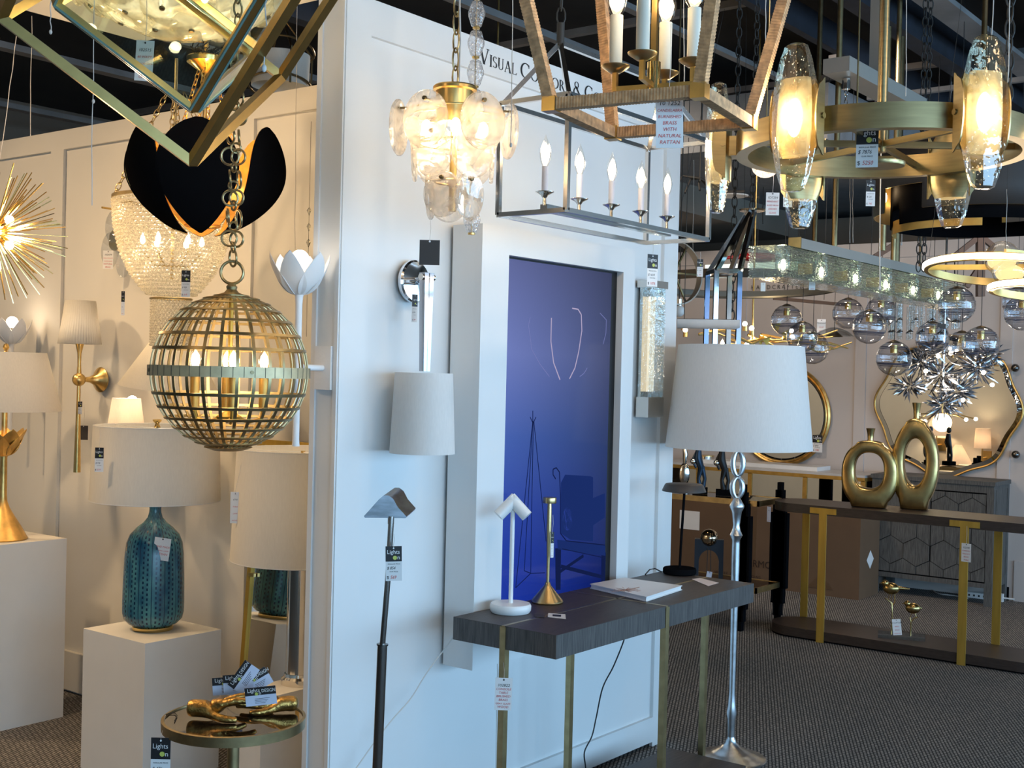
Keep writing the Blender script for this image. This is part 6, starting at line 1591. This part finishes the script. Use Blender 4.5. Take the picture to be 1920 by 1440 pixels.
# --- black and gold drum chandelier
c = W(1838, 340, 5.4); 
t = thing('black_gold_drum_chandelier', 'dark double drum chandelier lined in gold with cut-out windows, right edge', 'chandelier', c, facing(1838))
def drum(R_, z0, z1, holes, mat, name, th=.003, seg=96):
    m = MB(); vs = []; fs = []; zz = [z0, z0+(z1-z0)*.36, z0+(z1-z0)*.62, z1]
    for z in zz:
        for k in range(seg): w = 2*PI*k/seg; vs.append((R_*math.cos(w), R_*math.sin(w), z))
    for i in range(3):
        for k in range(seg):
            if (i, k*24//seg) in holes: continue
            fs.append((i*seg+k, i*seg+(k+1)%seg, (i+1)*seg+(k+1)%seg, (i+1)*seg+k))
    m.add(vs, fs); o = m.build(name, mat, t, smooth=60); md = o.modifiers.new('thick', 'SOLIDIFY'); md.thickness = th; md.offset = 0; return o
ho = {(0,14),(0,15),(0,3),(0,4),(1,9),(0,21)}
drum(.446, -.160, .132, ho, M['drumb'], 'outer_drum'); drum(.440, -.160, .132, ho, M['goldp'], 'outer_lining')
hi_ = {(1,16),(1,17),(1,3),(1,4),(1,20),(2,8),(1,9),(0,13)}
drum(.372, -.205, -.02, hi_, M['blackp'], 'inner_drum')
MB().lathe([(.362,-.236),(.366,-.236),(.366,-.180),(.362,-.180),(.362,-.236)], 60, a0=2.9, a1=4.75).build('gold_band', M['goldp'], t); MB().lathe([(.362,-.236),(.366,-.236),(.366,-.180),(.362,-.180),(.362,-.236)], 40, a0=5.4, a1=6.9).build('gold_band', M['goldp'], t)
MB().lathe([(0,.0),(.37,0),(.37,.004),(0,.004)], 60).build('top_plate', M['blackp'], t)
for k in range(6): a = k*PI/3; MB().ball((.406*math.cos(a), .406*math.sin(a), -.06), (.016,.016,.03)).build('bulb', M['bulbw'], t)
for k in range(4): a = k*PI/2+.4; lamp(parent_matrix(t) @ V3(.406*math.cos(a), .406*math.sin(a), -.05), 2.2, (1,.70,.34), .02)
MB().cyl((0,0,0),(0,0,3.84-c.z),.012).build('stem', M['dbrass'], t)
# --- stems and chains behind
for u, v0, v1, d, r, mt, lb in ((1654,310,470,7.0,.020,'abrass','brass tube rod left of the drum chandelier, nearer'), (1678,400,500,7.2,.026,'dbrass','darker bronze tube rod left of the drum chandelier'), (1527,395,465,6.4,.013,'dbrass','thin bronze rod above the glass blocks')):
    b = W(u, v1, d); tagit(MB().cyl(b, (b.x, b.y, 3.84), r).build('ceiling_rod', M[mt], None), lb, 'rod')
for u, v, d, lb in ((1722, 508, 6.6, 'left black chain of the pair above the silver leaf chandelier'), (1732, 508, 6.6, 'right black chain of the pair above the silver leaf chandelier'), (1888, 250, 3.6, 'fine black chain behind the right crystal'), (1372, 600, 6.2, 'heavy dark chain inside the tall chrome lantern')):
    b = W(u, v, d); m = MB(); chain_mb(m, b, (b.x, b.y, 3.84), .06, .028, .0034); tagit(m.build('hanging_chain', M['wire'], None), lb, 'chain')
q = W(1610, 152, 6.0)
t = thing('ceiling_canopy', 'taupe rectangular ceiling canopy with a nickel hook above the crystal ring', 'canopy', q, 0)
MB().box((.25,0,.02), (1.05,.13,.07)).build('canopy_box', M['palem'], t); MB().cyl((-.15,0,-.02),(-.15,0,-.07),.02).build('hook', M['nickel'], t); m = MB(); chain_mb(m, (-.15,0,-.07), (-.15,0,-.22), .03, .016, .002); m.build('chain', M['nickel'], t); MB().span((.2,-.03,.055),(.26,.03,3.84-q.z)).build('hanger', M['palem'], t)
# --- big grey disc ring
c = W(1383, 534, 7.0)
t = thing('grey_ring_chandelier', 'broad flat grey ring chandelier seen edge-on below the glass blocks', 'chandelier', c, FACE)
RT = Matrix.Rotation(-.035, 4, 'X')
MB(RT).lathe([(.560,-.02),(.566,-.02),(.566,.022),(.560,.022),(.520,.016),(.515,-.014),(.560,-.02)], 96).build('ring_body', M['duct2'] if 'duct2' in M else M['duct'], t)
MB(RT).lathe([(.5665,-.023),(.570,-.023),(.570,.025),(.5665,.025),(.5665,-.023)], 96).build('bronze_edge', M['bronze'], t)
for k in range(3): a = k*2.1+.4; MB().tube([(.48*math.cos(a), .48*math.sin(a), .01), (.1*math.cos(a), .1*math.sin(a), 3.84-c.z)], .0012, 4).build('wire', M['wire'], t)
hang_card('price_tag', 'pale tag hanging below the grey ring chandelier', W(1431, 530, 5.7), .022, .04, 'stock', ('21',), .05)
# --- tall chrome lantern and curved trough head
c = W(1366, 640, 5.95)
t = thing('tall_chrome_lantern', 'tall chrome frame lantern with sloping roof bars behind the white lampshade', 'lantern', c, facing(1366)+.25)
H_ = .60
for i, (x, y) in enumerate(((-.09,-.09),(.02,-.10),(.02,.09),(-.09,.09))): MB().bar((x,y,-.32),(x,y,H_*.55),.022).build('post', M[('dchrome','navyc','gun','navyc')[i]], t)
for z in (-.32, H_*.55):
    for a, b in (((-.09,-.09),(.02,-.10)),((.02,-.10),(.02,.09)),((.02,.09),(-.09,.09)),((-.09,.09),(-.09,-.09))): MB().bar((*a,z),(*b,z),.02).build('rail', M['dchrome'], t)
for x, y in ((-.09,-.09),(.02,-.10),(.02,.09),(-.09,.09)): MB().bar((x,y,H_*.55),(.10+x*.2,y*.2,H_+.03),.02).build('roof_bar', M['dchrome'], t)
MB().lathe([(0,0),(.06,0),(.065,.008),(.02,.014),(0,.014)], 28, (.10,0,H_+.03)).build('roof_cap', M['nickel'], t)
MB().cyl((-.03,0,-.28),(-.03,0,-.05),.012).build('candle_sleeve', M['lilac'], t); candle_bulb(t, (-.03,0,-.05), .08, .016)
m = MB(); chain_mb(m, (.10,0,H_+.04), (.10,0,3.84-c.z), .05, .03, .003); m.build('chain', M['wire'], t)
c = W(1325, 608, 5.5)
t = thing('curved_trough_light', 'long curved trough light, black inside and off-white outside, beyond the wall end', 'light', c, facing(1325))
n = 10; vs = []; fs = []
m = MB()
def tr_(u, v, rr=.042):
    a = PI*(1.0+v*1.0); x = -.13+.275*u; e = 1 if u < .93 else 1-(u-.93)*3
    return V3(x, rr*math.cos(a)*.9, .02+rr*math.sin(a)*.9*e)
m.grid(tr_, 16, 12, .003); m.build('trough_shell', M['stone'], t, smooth=60)
MB().grid(lambda u, v: tr_(u, v, .0385), 16, 12, .001).build('black_lining', M['blackp'], t, smooth=60)
MB().span((-.13,-.034,.012),(.115,.034,.022)).build('top_plate', M['blackp'], t)
MB().cyl((-.1,0,.02),(-.1,0,3.84-c.z),.0018,seg=6).build('stem', M['wire'], t)
# --- wheel-shaped chandelier peeking out
c = W(1264, 512, 5.9)
t = thing('wheel_chandelier', 'tan banded wheel chandelier with dark spokes peeking past the wall end', 'chandelier', c, facing(1268)+.5)
MB().lathe([(.150,-.02),(.156,-.02),(.156,.02),(.150,.02),(.150,-.02)], 60, (0,0,0), (.15,-1,.1)).build('band', M['palem'], t)
for k in range(6): a = k*PI/3; MB().bar((0,0,0),(.15*math.cos(a),.02,.15*math.sin(a)),.008).build('spoke', M['dbrass'], t)
MB().cyl((0,0,.15),(0,0,3.84-c.z),.004).build('stem', M['dbrass'], t)
hang_card('price_tag', 'small shop tag hanging on the spoke of the wheel chandelier', W(1313, 486, 5.3), .026, .075, 'shop', ('1240','799'), .03)
# --- gold branch chandelier
c = W(1440, 637, 7.9)
t = thing('gold_branch_chandelier', 'tangle of gilded branches with small lit bulbs just above the white lampshade', 'chandelier', c, FACE)
rnd = random.Random(21)
for k in range(22):
    y = rnd.uniform(-.15,.15); x = rnd.uniform(-.55,.35); z = rnd.uniform(-.06,.05); m = MB()
    m.tube([(x,y,z),(x+.09,y+.02,z+rnd.uniform(-.04,.02)),(x+.2,y,z+rnd.uniform(-.07,.03))], [.010,.008,.004], 6); m.build('branch', M['gold'], t)
for k in range(9):
    p = (rnd.uniform(-.55,.25), rnd.uniform(-.15,.1), rnd.uniform(-.04,.10)); MB().ball(p, .016).build('bulb', M['bulbw'], t); MB().cyl((p[0],p[1],p[2]-.045),(p[0],p[1],p[2]-.015),.014).build('socket', M['gold'], t)
for k in range(6):
    p = V3(rnd.uniform(-.1,.2), rnd.uniform(-.15,-.05), rnd.uniform(-.02,.1)); MB().add([p, p+V3(.05,0,.03), p+V3(.03,.01,-.04), p+V3(.02,.03,0)], [(0,1,2),(0,1,3),(1,2,3),(0,2,3)]).build('leaf', M['bgold'], t)
MB().cyl((-.1,0,0),(-.1,0,3.84-c.z),.006).build('stem', M['gold'], t); lamp(c+V3(0,0,.05), 3, (1,.75,.4), .06)
t = thing('glass_bowl_pendant', 'shallow clear bowl pendant with dark centre above the far wall', 'pendant light', W(1564, 630, 8.3), FACE); MB().lathe([(.13,0),(.10,.03),(.04,.055),(0,.06),(0,.056),(.04,.051),(.098,.027),(.13,0)], 36).build('bowl', M['glass'], t); MB().lathe([(.06,-.005),(.02,.03),(0,.035)], 20).build('centre', M['dbrass'], t); MB().cyl((0,0,.03),(0,0,3.84-W(1564,630,8.3).z),.002,seg=6).build('flex', M['wire'], t)
q = W(1540, 612, 8.6); t = hang_card('price_tag', 'large pale handwritten tag hanging left of the bowl pendant', q+V3(0,0,.05), .06, .12, 'stock', ('PENDANT','GLASS','BRASS','BOWL'), .15, mat='card')
# --- silver leaf burst chandelier
c = W(1768, 725, 8.2)
t = thing('silver_leaf_chandelier', 'sprawling chandelier of silver leaf sprays before the scalloped mirror', 'chandelier', c, FACE)
rnd = random.Random(31); leaves = []
for cx_, cz_, nn, L_l in ((-.15,.16,80,.17),(.09,-.03,90,.19),(.22,.13,70,.18),(-.01,.08,60,.18),(-.22,.0,50,.16),(.30,.22,40,.15),(.0,-.12,50,.16),(-.08,.24,40,.15)):
    for k in range(nn):
        z = 1-2*(k+.5)/nn; a = k*2.4+rnd.uniform(-.2,.2); r = math.sqrt(1-z*z); d = V3(r*math.cos(a), r*math.sin(a)*.7, z*.9); leaves.append((V3(cx_,rnd.uniform(-.05,.05),cz_), d, L_l*rnd.uniform(.55,1.05)))
def leaf_mb(m, p, d, L_l):
    a = d.orthogonal().normalized(); b = d.cross(a).normalized(); w = .0095; c1 = p+d*L_l*.7; c0 = p+d*L_l*.3; m.add([p+d*.02, c0+a*w*.6, c1+a*w, p+d*L_l, c1-a*w, c0-a*w*.6, c1+b*.007, c0+b*.004], [(0,1,7),(1,2,6,7),(2,3,6),(3,4,6),(4,5,7,6),(5,0,7),(0,5,4,3,2,1)])
leaves.sort(key=lambda x: (x[1].y*.2 + x[0].y))
for p, d, l in leaves[:98]: m = MB(); leaf_mb(m, p, d, l); m.build('leaf', M['leafm'], t, smooth=20)
m = MB(); [leaf_mb(m, p, d, l) for p, d, l in leaves[98:]]; m.build('more_leaves', M['leafm'], t, kind='stuff', smooth=20)
for x, z in ((-.14,.10),(.11,-.085),(-.06,.20),(.24,.10),(.02,.22),(.3,.02)): MB().ball((x,-.07,z), .014).build('bulb', M['bulb'], t)
for x, z in ((-.13,.17),(.10,-.06),(.20,.14)): MB().ball((x,0,z), .02).build('hub', M['chrome'], t)
MB().cyl((0,0,0),(0,0,3.84-c.z),.008).build('stem', M['chrome'], t)
lamp(c-_F*.12+V3(0,0,.05), 5, (1,.82,.6), .06)
# --- glass tube chandelier
c = W(1722, 600, 8.7)
t = thing('glass_tube_chandelier', 'tiered chandelier of hanging clear glass tubes behind the globe pendants', 'chandelier', c, FACE)
for k in range(30):
    a = 2*PI*k/30; R_ = .27 if k % 2 else .19; z = -.06 if k % 2 else -.14
    MB().cyl((R_*math.cos(a), R_*math.sin(a)*.8, z), (R_*math.cos(a), R_*math.sin(a)*.8, z+.24), .017, seg=10).build('glass_tube', M['prism'], t)
    MB().lathe([(.022,0),(.004,.016),(0,.018)], 10, (R_*math.cos(a), R_*math.sin(a)*.8, z+.05)).build('tube_cap', M['wire'], t)
MB().lathe([(.18,.19),(.285,.19),(.285,.20),(.18,.20),(.18,.19)], 48).build('top_ring', M['dbrass'], t); MB().cyl((0,0,.1),(0,0,3.84-c.z),.008).build('stem', M['dbrass'], t); MB().bar((-.28,0,.195),(.28,0,.195),.012).build('cross_bar', M['dbrass'], t)
# --- bronze zig-zag linear fixture
t = thing('zigzag_bar_fixture', 'angular dark bronze bar fixture zig-zagging behind the glowing rings', 'light fixture', W(1838, 440, 7.8), FACE); inv = parent_matrix(t).inverted()
pz = [W(u, v, 7.8) for u, v in ((1790,480),(1838,442),(1862,462),(1812,538))]
for a, b in zip(pz, pz[1:]): MB().bar(inv @ a, inv @ b, .032).build('bar', M['bronzeb'], t)
MB().bar(inv @ W(1838,445,7.8), inv @ W(1838,556,7.8), .045).build('drop_bar', M['bronzeb'], t)
MB().tube([inv @ W(1790,480,7.8), inv @ W(1790,540,7.8)], .004, 6).build('flex', M['cordblk'], t); MB().tube([inv @ W(1838,442,7.8), inv @ V3(W(1838,442,7.8).x, W(1838,442,7.8).y, 3.84)], .006, 6).build('stem', M['bronzeb'], t)
t = thing('slanted_bar_fixture', 'short slanted bronze bar hanging beside the twin brass rods', 'light fixture', W(1655, 475, 7.9), FACE); inv = parent_matrix(t).inverted()
MB().bar(inv @ W(1640,482,7.9), inv @ W(1678,458,7.9), .035).build('bar', M['bronzeb'], t); MB().tube([inv @ W(1660,470,7.9), inv @ V3(W(1660,470,7.9).x, W(1660,470,7.9).y, 3.84)], .005, 6).build('stem', M['bronzeb'], t)
t = thing('bronze_track_bar', 'thin bronze bar hanging level over the left globe pendants', 'light fixture', W(1510, 562, 8.4), FACE); inv = parent_matrix(t).inverted()
MB().bar(inv @ W(1450,559,8.4), inv @ W(1590,572,8.4), .022).build('bar', M['bronzeb'], t)
for u in (1470, 1545): MB().tube([inv @ W(u,562,8.4), inv @ V3(W(u,562,8.4).x, W(u,562,8.4).y, 3.84)], .002, 5).build('wire', M['wire'], t)
# --- seeded glass ball and bowl light behind the ring chandelier
t = thing('seeded_glass_pendant', 'round seeded glass pendant glowing pink-white behind the left crystals', 'pendant light', W(1435, 312, 5.0), FACE)
MB().ball((0,0,0), (.055,.055,.046), 24, 16).build('glass_ball', GL('seeded_glass', (1,.95,.92), 1.4, milk=.45, mcol=(.95,.82,.74), wave=1, wscale=90), t); MB().ball((0,0,.02), .014).build('bulb', M['bulbw'], t); MB().cyl((0,0,.04),(0,0,3.84-W(1435,312,5).z),.003,seg=8).build('stem', M['abrass'], t); lamp(W(1435,312,5.0), .6, (1,.8,.6), .02)
t = thing('shallow_dish_light', 'small lit dish light just under the crystal ring', 'pendant light', W(1604, 316, 5.4), FACE)
MB().lathe([(0,-.012),(.035,-.010),(.07,.008),(.075,.02),(0,.022)], 32).build('dish', EM('lit_dish', (1,.76,.58), .9), t); MB().cyl((0,0,.02),(0,0,3.84-W(1604,316,5.4).z),.004,seg=8).build('stem', M['abrass'], t)
hang_card('price_tag', 'cream tag with orange writing hanging between the left crystals', W(1449, 361, 5.0), .054, .092, 'stock', ('1D7254','PENDANT','AGED IRON','SEEDED','GLASS'), .10)
hang_card('price_tag', 'small shop tag right of the cream one between the crystals', W(1478, 341, 4.8), .035, .098, 'shop', ('198','125'), .10)
hang_card('price_tag', 'shop tag hanging under the crystal ring toward the drum chandelier', W(1633, 338, 5.0), .037, .105, 'shop', ('520','345'), .10)
string_at('white string with small clip right of the twin brass rods', 1692, 310, 1690, 458, 6.0, .0016, knot='end')
string_at('pair of white wires above the glass blocks, left one', 1594, 330, 1594, 455, 6.0, .0014)
string_at('pair of white wires above the glass blocks, right one', 1599, 330, 1599, 455, 6.0, .0014)
string_at('thin wire hanging in front of the lit glass balls', 1887, 355, 1885, 540, 4.6, .0012)
string_at('thin wire just beyond the end of the display wall', 1301, 300, 1299, 470, 6.5, .0014)
string_at('black cable hanging left of the tagged crystal', 1412, 350, 1410, 480, 6.4, .0026, 'wire')
string_at('black cable hanging right of the tagged crystal', 1432, 350, 1430, 420, 6.4, .0026, 'wire')
t = thing('frosted_globe_sconce', 'small opal globe light beyond the end of the display wall', 'light', W(1273, 583, 6.3), FACE); MB().ball((0,0,0), .03).build('globe', M['white'], t); MB().cyl((0,0,.02),(0,0,.06),.014).build('holder', M['chrome'], t); MB().cyl((0,0,.06),(0,0,3.84-W(1273,583,6.3).z),.003,seg=6).build('stem', M['wire'], t)
t = thing('curved_iron_chandelier', 'dark curved iron arms with a pale dish above the back wall top', 'chandelier', W(1312, 368, 8.2), FACE)
for k in range(7): a = -.9+k*.45; MB().tube([(0,0,.12),(.12*a,.05,.14-.02*k),(.22*a,.0,.02*(k%3))], .008, 6).build('arm', M['wire'], t)
MB().lathe([(0,0),(.10,.004),(.105,.012),(0,.012)], 28, (.22,0,.0)).build('dish', M['stone'], t); MB().cyl((0,0,.1),(0,0,3.84-W(1312,368,8.2).z),.006,seg=8).build('stem', M['wire'], t)

# --- what the scalloped mirror shows: lit sconces on the rear of the wing wall
for u, v, r0, r1, h, lb, gx in ((1755, 798, .17, .05, .24, 'lit cone-shaded sconce seen reflected in the scalloped mirror, left', 0), (1841, 822, .10, .085, .24, 'lit square-shouldered sconce seen reflected in the scalloped mirror, right', 0), (1795, 852, .17, .04, .23, 'lit cone-shaded lamp seen reflected low in the scalloped mirror', 1)):
    q = PX(u, v, 2*9.55-3.78); t = thing('lit_sconce', lb, 'wall light', (3.78, q.y, q.z), PI/2, 'lit sconces on the far side of the wing wall')
    MB().lathe([(r0,-h/2),(r1,h/2),(r1-.002,h/2),(r0-.002,-h/2),(r0,-h/2)], 40).build('shade', M['pshade'], t)
    m = MB(); m.tube([(0,.0,-h*.4),(0,.0,-h),(0,.16,-h)], .009, 8); m.build('arm', M['brass'], t); MB().box((0,.17,-h), (.12,.02,.16)).build('back_plate', M['brass'], t)
    lamp((3.78, q.y, q.z), 7, (1,.74,.42), .05)
t = thing('bubble_branch_chandelier', 'brass branch chandelier with glowing bubble bulbs, reflected in the scalloped mirror', 'chandelier', PX(1765, 775, 2*9.55-5.6), 0)
q = PX(1765, 775, 2*9.55-5.6); t.location = (5.6, q.y, q.z); rnd = random.Random(8)
for k in range(11):
    p = V3(rnd.uniform(-.2,.2), rnd.uniform(-.34,.34), rnd.uniform(-.12,.14)); MB().ball(p, .020).build('bulb', M['bulbw'], t); MB().tube([(0,0,0),(p.x*.5,p.y*.6,p.z*.3),tuple(p)], .006, 6).build('branch', M['brass'], t)
MB().cyl((0,0,0),(0,0,3.84-q.z),.006).build('stem', M['brass'], t); lamp((5.6,q.y,q.z-.1), 6, (1,.78,.48), .1)
# ------------------------------------------------------------------ light
w = bpy.data.worlds.new('daylight'); sc.world = w; w.use_nodes = True
wn = w.node_tree.nodes; wl = w.node_tree.links
bg = wn['Background']; bg.inputs[0].default_value = (.50, .74, 1.0, 1); bg.inputs[1].default_value = 1.6
for i, x in enumerate((-3.2, .1, 3.5, 6.9, 10.4)):
    l = bpy.data.lights.new('window_daylight', 'AREA'); l.shape = 'RECTANGLE'; l.size = 3.1; l.size_y = 2.4; l.energy = 145; l.color = (.38, .68, 1.0)
    o = bpy.data.objects.new('window_daylight', l); C.objects.link(o); o.location = (x, -5.0, 1.5); o.rotation_euler = (PI/2, 0, 0)
# warm fill spots added above and outside the view, no fittings behind them
def spot(loc, tgt, e, col=(1,.80,.58), size=1.5, r=.12):
    l = bpy.data.lights.new('added_warm_spot', 'SPOT'); l.energy = e; l.color = col; l.spot_size = size; l.spot_blend = .8; l.shadow_soft_size = r
    o = bpy.data.objects.new('added_warm_spot', l); C.objects.link(o); o.location = loc; o.rotation_euler = (Vector(tgt)-Vector(loc)).to_track_quat('-Z', 'Y').to_euler(); return o
spot((1.6,6.6,3.5), (3.3,5.0,1.0), 170, (1,.70,.40)); spot((1.2,4.6,3.5), (3.3,4.0,.9), 150, (1,.70,.40)); spot((1.7,3.3,3.6), (3.3,3.6,.6), 60, (1,.72,.42))
spot((2.8,.8,3.6), (3.3,2.74,2.1), 28, (1,.84,.66)); spot((4.6,.8,3.6), (4.3,2.74,2.1), 28, (1,.84,.66))
for p, q, e in (((6.4,4.6,3.4),(9.5,5.0,1.2),95), ((6.4,2.6,3.4),(9.5,3.4,1.4),80), ((6.6,0.2,3.4),(9.5,1.6,1.4),70), ((7.3,3.2,3.5),(7.3,3.0,0),35), ((8.2,2,3.5),(8.4,2,0),35), ((5.6,1.6,3.5),(6.0,1.6,0),35)): spot(p, q, e, (1,.82,.66), 1.9)
spot((6.0,5.2,3.5), (3.6,6.0,1.3), 150, (1,.80,.55), 2.0); spot((6.5,7.2,3.5), (4.0,7.5,1.0), 120, (1,.80,.55), 2.0)
lamp((.2, 2.7, 2.9), 16, (1,.66,.34), .22); lamp((3.1, -.5, 2.8), 14, (1,.70,.40), .22)  # two warm fill lights added out of view, without fixtures
v = sc.view_settings; v.view_transform = 'Standard'; v.look = 'None'; v.gamma = 1; v.exposure = 0.08; v.use_curve_mapping = False
cy = sc.cycles; cy.use_denoising = True; cy.denoiser = 'OPENIMAGEDENOISE'; cy.max_bounces = 10; cy.transparent_max_bounces = 24; cy.caustics_refractive = False; cy.caustics_reflective = False
cy.sample_clamp_indirect = 6; cy.blur_glossy = .6
